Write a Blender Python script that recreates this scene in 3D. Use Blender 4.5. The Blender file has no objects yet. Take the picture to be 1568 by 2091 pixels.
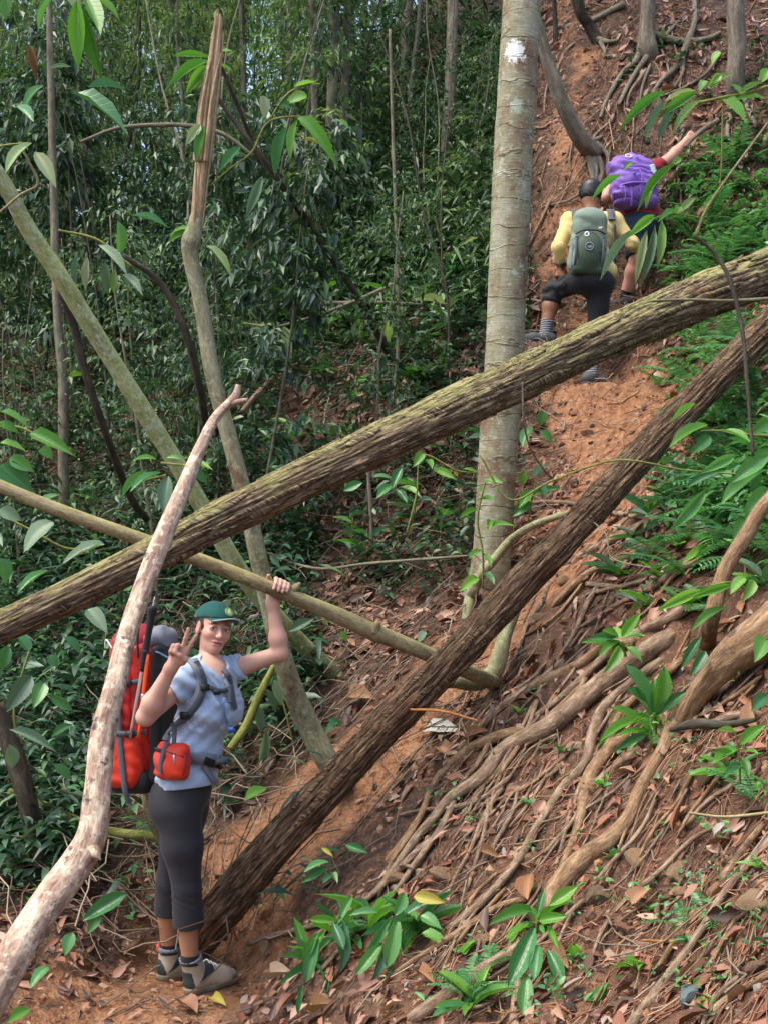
import bpy, math, random
import numpy as np
from mathutils import Vector, Matrix
from mathutils.bvhtree import BVHTree

rng = np.random.default_rng(7)
random.seed(7)
SC = bpy.context.scene
COL = SC.collection
rad = math.radians

# ---------------------------------------------------------------- camera, sky, sun, exposure
FPX = 2600.0                       # focal length in pixels of the 1568 x 2091 photograph
PITCH = rad(4.0)
CAM = np.array([0.0, 0.0, 1.6])
cam = bpy.data.cameras.new('camera')
cam.sensor_fit = 'VERTICAL'
cam.sensor_height = 24.0
cam.lens = 24.0 * FPX / 2091.0
cam.clip_start = 0.05
cam.clip_end = 500.0
cam_o = bpy.data.objects.new('camera', cam)
COL.objects.link(cam_o)
cam_o.location = CAM
cam_o.rotation_euler = (rad(90) + PITCH, 0, 0)
SC.camera = cam_o

SUN_EL, SUN_AZ = 62.0, -118.0      # azimuth clockwise from +Y: the light comes from above, left, a little behind
world = bpy.data.worlds.new('World')
SC.world = world
world.use_nodes = True
wn = world.node_tree
wn.nodes.clear()
sky = wn.nodes.new('ShaderNodeTexSky')
sky.sky_type = 'NISHITA'
sky.sun_disc = False
sky.sun_elevation = rad(SUN_EL)
sky.sun_rotation = rad(SUN_AZ)
sky.air_density = 1.0
sky.dust_density = 4.0
sky.ozone_density = 1.0
bg = wn.nodes.new('ShaderNodeBackground')
bg.inputs['Strength'].default_value = 0.15
wo = wn.nodes.new('ShaderNodeOutputWorld')
wn.links.new(sky.outputs[0], bg.inputs[0])
wn.links.new(bg.outputs[0], wo.inputs[0])

sun = bpy.data.lights.new('sun', 'SUN')
sun.energy = 1.0
sun.angle = rad(35)
sun.color = (1.0, 0.95, 0.87)
sun_o = bpy.data.objects.new('sun', sun)
COL.objects.link(sun_o)
sd = Vector((math.sin(rad(SUN_AZ)) * math.cos(rad(SUN_EL)), math.cos(rad(SUN_AZ)) * math.cos(rad(SUN_EL)), math.sin(rad(SUN_EL))))
sun_o.rotation_euler = sd.to_track_quat('Z', 'Y').to_euler()

SC.view_settings.view_transform = 'Standard'
SC.view_settings.look = 'None'
SC.view_settings.gamma = 1.0
SC.view_settings.use_curve_mapping = False
SC.view_settings.exposure = 1.5
SC.render.engine = 'CYCLES'
SC.cycles.use_denoising = True
SC.cycles.max_bounces = 6
SC.cycles.diffuse_bounces = 3
SC.cycles.glossy_bounces = 2
SC.cycles.transmission_bounces = 3
SC.cycles.caustics_reflective = False
SC.cycles.caustics_refractive = False

# ---------------------------------------------------------------- helpers: space
FWD = np.array([0, math.cos(PITCH), math.sin(PITCH)])
UPV = np.array([0, -math.sin(PITCH), math.cos(PITCH)])
RGT = np.array([1.0, 0, 0])
UP = np.array([0, 0, 1.0])


def P(px, py, d):
    """a point that stands d metres in front of the camera, seen at that pixel of the photograph"""
    return CAM + d * FWD + (px - 784.0) / FPX * d * RGT + (1045.5 - py) / FPX * d * UPV


def proj(p):
    q = np.asarray(p) - CAM
    d = q @ FWD
    return 784.0 + FPX * (q @ RGT) / d, 1045.5 - FPX * (q @ UPV) / d, d


def nrm(v):
    v = np.asarray(v, float)
    return v / (np.linalg.norm(v, axis=-1, keepdims=True) + 1e-9)


def _h(ix, iy, iz, s):
    h = (ix.astype(np.uint32) * np.uint32(374761393) + iy.astype(np.uint32) * np.uint32(668265263)
         + iz.astype(np.uint32) * np.uint32(2147483647) + np.uint32(s * 974634777 & 0xffffffff))
    h = (h ^ (h >> np.uint32(13))) * np.uint32(1274126177)
    h ^= h >> np.uint32(16)
    return h.astype(np.float64) / 4294967295.0


def vnoise(p, s=1):
    """value noise in -1..1 at points (..., 3)"""
    p = np.asarray(p, float)
    i = np.floor(p).astype(np.int64)
    f = p - i
    f = f * f * (3 - 2 * f)
    r = 0
    for a in (0, 1):
        wa = f[..., 0] if a else 1 - f[..., 0]
        for b in (0, 1):
            wb = f[..., 1] if b else 1 - f[..., 1]
            for c in (0, 1):
                wc = f[..., 2] if c else 1 - f[..., 2]
                r = r + wa * wb * wc * _h(i[..., 0] + a, i[..., 1] + b, i[..., 2] + c, s)
    return r * 2 - 1


def fbm(p, o=4, s=1):
    p = np.asarray(p, float)
    r, a = 0, 1.0
    for k in range(o):
        r = r + a * vnoise(p * 2 ** k, s + k)
        a *= 0.5
    return r


# ---------------------------------------------------------------- helpers: objects
def tag(o, label=None, cat=None, group=None, kind=None):
    if label: o['label'] = label
    if cat: o['category'] = cat
    if group: o['group'] = group
    if kind: o['kind'] = kind
    return o


def mesh_np(name, V, Fc, mat, smooth=True, uv=None, col=None):
    V = np.ascontiguousarray(V, np.float32)
    Fc = np.ascontiguousarray(Fc, np.int32)
    k = Fc.shape[1]
    me = bpy.data.meshes.new(name)
    me.vertices.add(len(V))
    me.vertices.foreach_set('co', V.ravel())
    me.loops.add(Fc.size)
    me.loops.foreach_set('vertex_index', Fc.ravel())
    me.polygons.add(len(Fc))
    me.polygons.foreach_set('loop_start', np.arange(0, Fc.size, k, dtype=np.int32))
    me.polygons.foreach_set('loop_total', np.full(len(Fc), k, np.int32))
    me.polygons.foreach_set('use_smooth', np.full(len(Fc), bool(smooth)))
    if uv is not None:
        l = me.uv_layers.new(name='UVMap')
        l.data.foreach_set('uv', np.ascontiguousarray(uv, np.float32).ravel())
    if col is not None:
        a = me.color_attributes.new('Col', 'FLOAT_COLOR', 'POINT')
        c = np.ones((len(V), 4), np.float32)
        c[:, :3] = col
        a.data.foreach_set('color', c.ravel())
    me.update(calc_edges=True)
    if mat is not None:
        me.materials.append(mat)
    return me


def obj(name, me, parent=None, loc=None):
    o = bpy.data.objects.new(name, me)
    COL.objects.link(o)
    if parent is not None:
        o.parent = parent
    if loc is not None:
        o.location = loc
    return o


def empty(name, loc, label, cat, group=None, rz=0.0):
    o = bpy.data.objects.new(name, None)
    COL.objects.link(o)
    o.location = loc
    o.rotation_euler = (0, 0, rz)
    o.empty_display_size = 0.1
    return tag(o, label, cat, group)


def part(name, V, Fc, mat, parent, **kw):
    """a part in world coordinates under a parent (parents are never rotated)"""
    base = np.array(parent.location, float)
    q = parent.parent
    while q is not None:
        base = base + np.array(q.location, float)
        q = q.parent
    return obj(name, mesh_np(name, np.asarray(V) - base, Fc, mat, **kw), parent)


def single(name, V, Fc, mat, label, cat, group=None, kind=None, **kw):
    """a thing that is one mesh, its origin at its lowest middle"""
    V = np.asarray(V)
    b = np.array([V[:, 0].mean(), V[:, 1].mean(), V[:, 2].min()])
    o = obj(name, mesh_np(name, V - b, Fc, mat, **kw), None, b)
    return tag(o, label, cat, group, kind)


def join(parts):
    """join (V, F) lists of equal face size"""
    vs, fs, n = [], [], 0
    for V, Fc in parts:
        vs.append(V); fs.append(np.asarray(Fc) + n); n += len(V)
    return np.concatenate(vs), np.concatenate(fs)


def catmull(pts, n):
    p = np.asarray(pts, float)
    if len(p) == 2:
        t = np.linspace(0, 1, n)[:, None]
        return p[0] * (1 - t) + p[1] * t
    e = np.vstack([2 * p[0] - p[1], p, 2 * p[-1] - p[-2]])
    L = np.concatenate([[0], np.cumsum(np.linalg.norm(np.diff(p[:, :3], axis=0), axis=1))])
    s = np.linspace(0, L[-1], n)
    k = np.clip(np.searchsorted(L, s, side='right') - 1, 0, len(p) - 2)
    t = ((s - L[k]) / (L[k + 1] - L[k] + 1e-9))[:, None]
    a, b, c, d = e[k], e[k + 1], e[k + 2], e[k + 3]
    return 0.5 * (2 * b + (c - a) * t + (2 * a - 5 * b + 4 * c - d) * t ** 2 + (3 * b - a - 3 * c + d) * t ** 3)


def tube(path, n=40, seg=10, disp=None, flat=None, fn=None):
    """path rows: x y z r.  disp(angle, length, p)-> factor on the radius.  flat: (normal, ratio) for straps"""
    q = catmull(path, n)
    c, r = q[:, :3], np.maximum(q[:, 3], 1e-4)
    T = nrm(np.gradient(c, axis=0))
    N = np.zeros_like(c)
    v = np.array(fn if fn is not None else (0.02, 1.0, 0.13), float)
    v = v - T[0] * (v @ T[0])
    for i in range(n):
        v = v - T[i] * (v @ T[i])
        v = v / (np.linalg.norm(v) + 1e-9)
        N[i] = v
    B = np.cross(T, N)
    a = np.arange(seg) / seg * 2 * math.pi
    Ls = np.concatenate([[0], np.cumsum(np.linalg.norm(np.diff(c, axis=0), axis=1))])
    R = r[:, None] * np.ones((1, seg))
    if disp is not None:
        R = R * disp(a[None, :] + np.zeros((n, 1)), Ls[:, None] + np.zeros((1, seg)), r[:, None])
    ca, sa = np.cos(a)[None, :, None], np.sin(a)[None, :, None]
    if flat:
        ca = ca * flat
    V = c[:, None] + (N[:, None] * ca + B[:, None] * sa) * R[..., None]
    V = np.concatenate([V.reshape(-1, 3), c[:1], c[-1:]])
    i, j = np.meshgrid(np.arange(n - 1), np.arange(seg), indexing='ij')
    j2 = (j + 1) % seg
    Fq = np.stack([i * seg + j, i * seg + j2, (i + 1) * seg + j2, (i + 1) * seg + j], -1).reshape(-1, 4)
    cir = 2 * math.pi * r.mean()
    u0, u1 = j / seg * cir, (j + 1) / seg * cir
    uv = np.stack([np.stack([u0, Ls[i]], -1), np.stack([u1, Ls[i]], -1), np.stack([u1, Ls[i + 1]], -1), np.stack([u0, Ls[i + 1]], -1)], -2).reshape(-1, 2)
    s = np.arange(seg)
    c0, c1 = n * seg, n * seg + 1
    capA = np.stack([np.full(seg, c0), (s + 1) % seg, s, s], -1)
    capB = np.stack([np.full(seg, c1), (n - 1) * seg + s, (n - 1) * seg + (s + 1) % seg, (n - 1) * seg + (s + 1) % seg], -1)
    # caps as quads made of two half steps so that every face has four different corners
    h = seg // 2
    cA = np.array([[c0, (2 * k + 2) % seg, 2 * k + 1, 2 * k] for k in range(h)])
    o = (n - 1) * seg
    cB = np.array([[c1, o + 2 * k, o + 2 * k + 1, o + (2 * k + 2) % seg] for k in range(h)])
    Fq = np.concatenate([Fq, cA, cB])
    uv = np.concatenate([uv, np.tile([[0.5 * cir, 0], [0.4 * cir, .02], [0.45 * cir, .03], [0.5 * cir, .03]], (2 * h, 1))])
    return V, Fq, uv


def bark(kf=3.0, kl=2.0, amp=0.12, s=3, knots=0.05):
    def f(a, l, r):
        p = np.stack([np.cos(a) * kf, np.sin(a) * kf, l * kl], -1)
        q = np.stack([np.cos(a), np.sin(a), l * 3.0], -1)
        rid = 1 - np.abs(vnoise(p * np.array([2, 2, 1.0]), s)) * 2
        return 1 + amp * (0.6 * fbm(p, 3, s + 3) + 0.4 * rid) + knots * fbm(q, 2, s + 9)
    return f


def fx(pts, d_or_list, w=None):
    """pixel path -> xyz r rows. pts rows: px py width_px depth"""
    out = []
    for (a, b, wd, d) in pts:
        out.append(np.append(P(a, b, d), wd * 0.5 * d / FPX))
    return np.array(out)


# ---------------------------------------------------------------- helpers: materials
MATS = {}


class NT:
    def __init__(self, name):
        m = bpy.data.materials.new(name)
        m.use_nodes = True
        self.m = m
        self.t = m.node_tree
        self.t.nodes.clear()
        self.out = self.n('ShaderNodeOutputMaterial')
        MATS[name] = m

    def n(self, typ, **kw):
        nd = self.t.nodes.new(typ)
        for k, v in kw.items():
            if k.startswith('_'):
                setattr(nd, k[1:], v)
            else:
                nd.inputs[k.replace('__', ' ')].default_value = v
        return nd

    def l(self, a, b):
        self.t.links.new(a, b)

    def coord(self, kind='Object', scale=(1, 1, 1)):
        tc = self.n('ShaderNodeTexCoord')
        mp = self.n('ShaderNodeMapping')
        mp.inputs['Scale'].default_value = scale
        self.l(tc.outputs[kind], mp.inputs['Vector'])
        return mp.outputs[0]

    def noise(self, vec, scale, detail=4, rough=0.55, dist=0.0):
        nd = self.n('ShaderNodeTexNoise')
        nd.inputs['Scale'].default_value = scale
        nd.inputs['Detail'].default_value = detail
        nd.inputs['Roughness'].default_value = rough
        nd.inputs['Distortion'].default_value = dist
        if vec is not None:
            self.l(vec, nd.inputs['Vector'])
        return nd.outputs['Fac']

    def ramp(self, fac, stops):
        nd = self.n('ShaderNodeValToRGB')
        cr = nd.color_ramp
        while len(cr.elements) < len(stops):
            cr.elements.new(0.5)
        for e, (p, c) in zip(cr.elements, stops):
            e.position = p
            e.color = (c, c, c, 1) if isinstance(c, (int, float)) else tuple(c) + (1,)
        self.l(fac, nd.inputs[0])
        return nd.outputs[0]

    def mix(self, fac, a, b, mode='MIX'):
        nd = self.n('ShaderNodeMix', _data_type='RGBA', _blend_type=mode)
        for i, x in ((0, fac), (6, a), (7, b)):
            if isinstance(x, (int, float)):
                nd.inputs[i].default_value = x if i == 0 else (x, x, x, 1)
            elif isinstance(x, tuple):
                nd.inputs[i].default_value = tuple(x) + (1,)
            else:
                self.l(x, nd.inputs[i])
        return nd.outputs[2]

    def math(self, op, a, b=0.0, clamp=False):
        nd = self.n('ShaderNodeMath', _operation=op, _use_clamp=clamp)
        for i, x in enumerate((a, b)):
            if isinstance(x, (int, float)):
                nd.inputs[i].default_value = x
            else:
                self.l(x, nd.inputs[i])
        return nd.outputs[0]

    def bump(self, h, strength=0.5, dist=0.01, normal=None):
        nd = self.n('ShaderNodeBump')
        nd.inputs['Strength'].default_value = strength
        nd.inputs['Distance'].default_value = dist
        self.l(h, nd.inputs['Height'])
        if normal is not None:
            self.l(normal, nd.inputs['Normal'])
        return nd.outputs[0]

    def bsdf(self, color, rough=0.8, normal=None, spec=0.4, sheen=0.0, sss=0.0):
        b = self.n('ShaderNodeBsdfPrincipled')
        if isinstance(color, tuple):
            b.inputs['Base Color'].default_value = color + (1,)
        else:
            self.l(color, b.inputs['Base Color'])
        if isinstance(rough, (int, float)):
            b.inputs['Roughness'].default_value = rough
        else:
            self.l(rough, b.inputs['Roughness'])
        b.inputs['Specular IOR Level'].default_value = spec
        if sheen:
            b.inputs['Sheen Weight'].default_value = sheen
        if sss:
            b.inputs['Subsurface Weight'].default_value = sss
            b.inputs['Subsurface Radius'].default_value = (0.02, 0.008, 0.004)
            b.inputs['Subsurface Scale'].default_value = 0.5
        if normal is not None:
            self.l(normal, b.inputs['Normal'])
        return b.outputs[0]

    def done(self, sh):
        self.l(sh, self.out.inputs['Surface'])
        return self.m


def leaf_mat(name, stops, rough=0.4, trans=0.3, per_object=False, blotch=0.25, spec=0.5):
    t = NT(name)
    g = t.n('ShaderNodeNewGeometry')
    oi = t.n('ShaderNodeObjectInfo')
    fac = t.math('FRACT', t.math('ADD', g.outputs['Random Per Island'], oi.outputs['Random'] if per_object else 0.0))
    c = t.ramp(fac, stops)
    nz = t.noise(t.coord('Object'), 40.0 if per_object else 9.0, 3)
    c = t.mix(t.math('MULTIPLY', nz, blotch), c, t.mix(1.0, c, (0.35, 0.4, 0.2), 'MULTIPLY'))
    nb = None
    if per_object:                                       # midrib and side veins, in the leaf's own length and width
        sx = t.n('ShaderNodeSeparateXYZ'); t.l(t.coord('UV'), sx.inputs[0])
        av = t.math('ABSOLUTE', sx.outputs['Y'])
        mid = t.ramp(av, [(0.012, 1.0), (0.05, 0.0)])
        sv = t.math('ABSOLUTE', t.math('SUBTRACT', t.math('FRACT', t.math('SUBTRACT', t.math('MULTIPLY', sx.outputs['X'], 9.0), t.math('MULTIPLY', av, 3.0))), 0.5))
        side = t.ramp(sv, [(0.0, 1.0), (0.13, 0.0)])
        vein = t.math('MAXIMUM', mid, t.math('MULTIPLY', side, 0.25))
        c = t.mix(t.math('MULTIPLY', vein, 0.45), c, t.mix(1.0, t.mix(0.5, c, (0.22, 0.26, 0.12)), (1.3, 1.3, 1.2), 'MULTIPLY'))
        nb = t.bump(t.math('SUBTRACT', 1.0, vein), 0.2, 0.01)
    b = t.bsdf(c, rough, nb, spec=spec)
    tr = t.n('ShaderNodeBsdfTranslucent')
    t.l(t.mix(0.5, c, t.mix(1.0, c, (1.5, 1.6, 0.5), 'MULTIPLY')), tr.inputs[0])
    mx = t.n('ShaderNodeMixShader')
    mx.inputs[0].default_value = trans
    t.l(b, mx.inputs[1])
    t.l(tr.outputs[0], mx.inputs[2])
    return t.done(mx.outputs[0])


def bark_mat(name, cols, su=(30, 5), moss=0.0, moss_col=(0.12, 0.16, 0.03), moss_at=0.2, bumpd=0.02, rough=0.85, patches=None, patch_t=0.55, patch_scale=5.0, crack=False, lichen=None):
    """bark colours run along the trunk (UV in metres)"""
    t = NT(name)
    uv = t.coord('UV', (su[0], su[1], 1))
    n1 = t.noise(uv, 1.0, 6, 0.65, 0.4)
    c = t.ramp(n1, [(0.32, cols[0]), (0.5, cols[1]), (0.66, cols[2])])
    big = t.noise(t.coord('Object'), patch_scale, 6, 0.65)
    if lichen:
        ln = t.noise(t.coord('Object'), 26.0, 5, 0.7, 0.3)
        c = t.mix(t.ramp(ln, [(0.52, 0.0), (0.60, 0.75)]), c, lichen)
        l2 = t.noise(t.coord('Object'), 60.0, 4, 0.7)
        c = t.mix(t.ramp(l2, [(0.60, 0.0), (0.66, 0.6)]), c, tuple(x * 0.4 for x in cols[0]))
    if patches:
        pf = t.ramp(big, [(patch_t, 0.0), (patch_t + 0.07, 1.0)])
        c = t.mix(pf, c, patches)
    fine = t.noise(t.coord('UV', (170, 30, 1)), 1.0, 6, 0.75)
    c = t.mix(t.ramp(fine, [(0.36, 0.8), (0.56, 0.0)]), c, t.mix(1.0, c, (0.4, 0.37, 0.35), 'MULTIPLY'))
    if moss > 0:
        g = t.n('ShaderNodeNewGeometry')
        sp = t.n('ShaderNodeSeparateXYZ')
        t.l(g.outputs['Normal'], sp.inputs[0])
        mn = t.noise(t.coord('Object'), 7.0, 5, 0.65)
        f = t.math('ADD', t.math('MULTIPLY', sp.outputs['Z'], 0.45), t.math('SUBTRACT', mn, 0.5))
        f = t.ramp(f, [(moss_at, 0.0), (moss_at + 0.28, 1.0)])
        c = t.mix(t.math('MULTIPLY', f, moss), c, t.mix(t.noise(t.coord('Object'), 30, 3), moss_col, tuple(x * 2.2 for x in moss_col)))
    h = t.math('ADD', n1, t.math('MULTIPLY', fine, 0.5))
    if crack:                                            # long dark splits along the grain
        cn = t.noise(t.coord('UV', (38, 4.0, 1)), 1.0, 6, 0.65, 1.2)
        cf = t.ramp(t.math('ABSOLUTE', t.math('SUBTRACT', cn, 0.5)), [(0.008, 1.0), (0.035, 0.0)])
        c = t.mix(t.math('MULTIPLY', cf, 0.6), c, (0.025, 0.016, 0.011))
        h = t.math('SUBTRACT', h, t.math('MULTIPLY', cf, 0.9))
    return t.done(t.bsdf(c, rough, t.bump(h, 0.9, bumpd), spec=0.25))


def cloth_mat(name, col, rough=0.85, sheen=0.1, var=0.25, weave=600.0, bumps=0.12, spec=0.25):
    t = NT(name)
    o = t.coord('Object')
    n1 = t.noise(o, 7.0, 4)
    c = t.mix(t.math('MULTIPLY', n1, var * 2), col, tuple(x * 0.55 for x in col))
    b = t.bump(t.noise(o, weave, 2), bumps, 0.002)
    return t.done(t.bsdf(c, rough, b, spec=spec, sheen=sheen))


def plain_mat(name, col, rough=0.5, spec=0.4, var=0.2, metal=0.0):
    t = NT(name)
    n1 = t.noise(t.coord('Object'), 25.0, 4)
    c = t.mix(t.math('MULTIPLY', n1, var * 2), col, tuple(x * 0.5 for x in col))
    s = t.bsdf(c, rough, spec=spec)
    s.node.inputs['Metallic'].default_value = metal
    return t.done(s)


# greens
leaf_mat('leaf_forest', [(0.0, (0.024, 0.056, 0.030)), (0.35, (0.042, 0.095, 0.046)), (0.6, (0.072, 0.15, 0.068)), (0.85, (0.14, 0.23, 0.11)), (1.0, (0.28, 0.35, 0.22))], 0.4, 0.35, spec=0.45)  # palest stop puts sky glints on scattered leaves into the colour
leaf_mat('leaf_open', [(0.0, (0.06, 0.125, 0.045)), (0.4, (0.11, 0.21, 0.07)), (0.75, (0.19, 0.31, 0.10)), (1.0, (0.32, 0.40, 0.20))], 0.42, 0.5)  # lighter, yellower forest leaf: open light on far crowns put into the colour
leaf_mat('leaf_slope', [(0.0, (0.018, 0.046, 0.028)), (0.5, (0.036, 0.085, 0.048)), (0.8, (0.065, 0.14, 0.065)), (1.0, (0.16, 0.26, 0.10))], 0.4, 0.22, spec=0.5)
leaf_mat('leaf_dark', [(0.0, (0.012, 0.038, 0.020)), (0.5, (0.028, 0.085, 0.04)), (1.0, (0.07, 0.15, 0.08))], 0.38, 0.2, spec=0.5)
leaf_mat('leaf_fern', [(0.0, (0.05, 0.16, 0.07)), (0.5, (0.09, 0.27, 0.09)), (1.0, (0.17, 0.38, 0.12))], 0.36, 0.35)
leaf_mat('leaf_bright', [(0.0, (0.07, 0.22, 0.035)), (0.5, (0.12, 0.33, 0.04)), (1.0, (0.20, 0.42, 0.07))], 0.35, 0.4, True)
leaf_mat('leaf_broad', [(0.0, (0.04, 0.15, 0.055)), (0.5, (0.065, 0.22, 0.07)), (1.0, (0.12, 0.31, 0.08))], 0.28, 0.3, True)
leaf_mat('leaf_glaucous', [(0.0, (0.06, 0.13, 0.08)), (0.5, (0.10, 0.18, 0.11)), (1.0, (0.20, 0.30, 0.18))], 0.45, 0.25, True)
leaf_mat('leaf_pale', [(0.0, (0.30, 0.33, 0.22)), (0.5, (0.26, 0.36, 0.16)), (1.0, (0.16, 0.30, 0.08))], 0.5, 0.3, True)
leaf_mat('dead_leaf', [(0.0, (0.05, 0.025, 0.018)), (0.22, (0.12, 0.048, 0.03)), (0.45, (0.24, 0.092, 0.052)), (0.65, (0.34, 0.145, 0.085)), (0.82, (0.38, 0.20, 0.14)), (0.94, (0.47, 0.31, 0.23)), (1.0, (0.19, 0.16, 0.155))], 0.5, 0.1, False, 0.6)
leaf_mat('dead_leaf_large', [(0.0, (0.24, 0.12, 0.06)), (0.4, (0.36, 0.20, 0.10)), (0.7, (0.32, 0.13, 0.06)), (1.0, (0.45, 0.36, 0.28))], 0.6, 0.12, True, 0.6)
leaf_mat('yellow_leaf', [(0.0, (0.5, 0.42, 0.08)), (1.0, (0.42, 0.36, 0.06))], 0.5, 0.3, True)
leaf_mat('grey_leaf', [(0.0, (0.36, 0.36, 0.32)), (1.0, (0.46, 0.44, 0.40))], 0.55, 0.1, True)

# wood
bark_mat('old_log_bark', [(0.11, 0.065, 0.038), (0.33, 0.22, 0.13), (0.58, 0.46, 0.31)], (95, 10), 0.85, (0.25, 0.24, 0.09), 0.10, 0.03, crack=True, patches=(0.26, 0.13, 0.07), patch_t=0.6, patch_scale=3.0)
bark_mat('dark_log_bark', [(0.075, 0.042, 0.025), (0.25, 0.145, 0.08), (0.46, 0.32, 0.20)], (100, 9), 0.6, (0.16, 0.15, 0.075), 0.22, 0.035, crack=True, patches=(0.20, 0.095, 0.05), patch_t=0.58, patch_scale=3.5)
bark_mat('peeled_wood', [(0.24, 0.12, 0.08), (0.44, 0.31, 0.225), (0.74, 0.60, 0.43)], (26, 7.0), 0.0, bumpd=0.006, patches=(0.085, 0.06, 0.06), patch_t=0.575, patch_scale=12.0, rough=0.6, lichen=(0.80, 0.68, 0.50))
bark_mat('pale_green_bark', [(0.20, 0.22, 0.085), (0.31, 0.35, 0.14), (0.44, 0.47, 0.26)], (12, 5), 0.6, (0.19, 0.23, 0.05), 0.1, 0.006, patches=(0.42, 0.46, 0.36), patch_t=0.57, patch_scale=14.0, lichen=(0.44, 0.48, 0.33))
bark_mat('pole_bark', [(0.17, 0.13, 0.075), (0.29, 0.23, 0.12), (0.42, 0.35, 0.20)], (14, 4), 0.5, (0.20, 0.20, 0.06), 0.15, 0.005, lichen=(0.34, 0.31, 0.17))
bark_mat('snapped_bark', [(0.13, 0.12, 0.075), (0.23, 0.22, 0.13), (0.34, 0.32, 0.21)], (12, 4), 0.3, (0.16, 0.17, 0.05), 0.0, 0.006, patches=(0.15, 0.085, 0.05), patch_t=0.57, lichen=(0.36, 0.37, 0.25))
bark_mat('splintered_wood', [(0.20, 0.11, 0.055), (0.52, 0.37, 0.21), (0.72, 0.58, 0.38)], (150, 5), 0.0, bumpd=0.014)
bark_mat('root_bark', [(0.12, 0.075, 0.05), (0.25, 0.17, 0.11), (0.42, 0.31, 0.215)], (45, 12), 0.2, (0.10, 0.11, 0.04), 0.3, 0.010)
bark_mat('pale_root_bark', [(0.15, 0.085, 0.042), (0.27, 0.165, 0.088), (0.40, 0.28, 0.17)], (40, 12), 0.15, (0.12, 0.12, 0.05), 0.3, bumpd=0.012, patches=(0.13, 0.08, 0.05), patch_t=0.57, patch_scale=9.0)
bark_mat('grey_root_bark', [(0.10, 0.08, 0.06), (0.18, 0.155, 0.115), (0.28, 0.25, 0.19)], (20, 5), 0.3, (0.10, 0.12, 0.04), 0.2, 0.008)
bark_mat('thin_stem_bark', [(0.10, 0.085, 0.06), (0.18, 0.16, 0.11), (0.28, 0.26, 0.18)], (20, 6), 0.2, (0.12, 0.14, 0.05), 0.1, 0.004)
bark_mat('dark_stem_bark', [(0.03, 0.026, 0.018), (0.06, 0.05, 0.036), (0.12, 0.10, 0.07)], (20, 6), 0.2, (0.06, 0.08, 0.03), 0.2, 0.004)
bark_mat('green_stem_bark', [(0.10, 0.12, 0.03), (0.20, 0.22, 0.05), (0.30, 0.30, 0.10)], (20, 6), 0.0, bumpd=0.003)
bark_mat('orange_root', [(0.30, 0.11, 0.03), (0.45, 0.20, 0.06), (0.58, 0.33, 0.14)], (40, 8), 0.0, bumpd=0.002)


def palm_mat():
    t = NT('ringed_trunk_bark')
    uv = t.coord('UV')
    n = t.noise(t.coord('Object', (4, 4, 3.4)), 1.0, 6, 0.68, 0.3)
    c = t.ramp(n, [(0.30, (0.15, 0.085, 0.055)), (0.41, (0.25, 0.185, 0.12)), (0.50, (0.31, 0.30, 0.19)), (0.60, (0.40, 0.40, 0.30)), (0.72, (0.27, 0.22, 0.15))])
    fib = t.noise(t.coord('UV', (45, 2.5, 1)), 1.0, 5, 0.7)
    c = t.mix(t.math('MULTIPLY', fib, 0.5), c, t.mix(1.0, c, (0.42, 0.38, 0.33), 'MULTIPLY'))
    hl = t.noise(t.coord('UV', (9, 130, 1)), 1.0, 5, 0.7)
    c = t.mix(t.ramp(hl, [(0.40, 0.6), (0.55, 0.0)]), c, t.mix(1.0, c, (0.5, 0.45, 0.4), 'MULTIPLY'))
    sp_ = t.noise(t.coord('Object'), 34.0, 5, 0.7)
    c = t.mix(t.ramp(sp_, [(0.58, 0.0), (0.64, 0.6)]), c, (0.45, 0.46, 0.38))
    # thin raised ring scars round the trunk, at uneven heights
    sx = t.n('ShaderNodeSeparateXYZ'); t.l(uv, sx.inputs[0])
    wob = t.noise(t.coord('Object', (3, 3, 9)), 1.0, 3)
    v = t.math('ADD', t.math('MULTIPLY', sx.outputs['Y'], 7.0), t.math('MULTIPLY', wob, 1.6))
    ring = t.math('ABSOLUTE', t.math('SUBTRACT', t.math('FRACT', v), 0.5))
    ring = t.ramp(ring, [(0.0, 1.0), (0.045, 0.0)])
    c = t.mix(t.math('MULTIPLY', ring, 0.6), c, t.mix(1.0, c, (0.45, 0.38, 0.3), 'MULTIPLY'))
    # pale lichen
    ln = t.noise(t.coord('Object'), 6.0, 5, 0.7)
    lf = t.ramp(ln, [(0.61, 0.0), (0.66, 1.0)])
    c = t.mix(t.math('MULTIPLY', lf, 0.7), c, (0.40, 0.43, 0.36))
    tc = t.n('ShaderNodeTexCoord')
    for (cx, cy, cz, rr, col) in LICHEN:
        vm = t.n('ShaderNodeVectorMath', _operation='DISTANCE')
        t.l(tc.outputs['Object'], vm.inputs[0])
        vm.inputs[1].default_value = (cx, cy, cz)
        q = t.math('ADD', t.math('DIVIDE', vm.outputs['Value'], rr), t.math('MULTIPLY', t.math('SUBTRACT', t.noise(t.coord('Object'), 38, 4, 0.7), 0.5), 2.4))
        f = t.ramp(q, [(0.66, 0.92), (0.86, 0.0)])
        c = t.mix(f, c, col)
    h = t.math('ADD', t.math('MULTIPLY', fib, 0.5), ring)
    return t.done(t.bsdf(c, 0.8, t.bump(h, 0.6, 0.01), spec=0.25))


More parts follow.
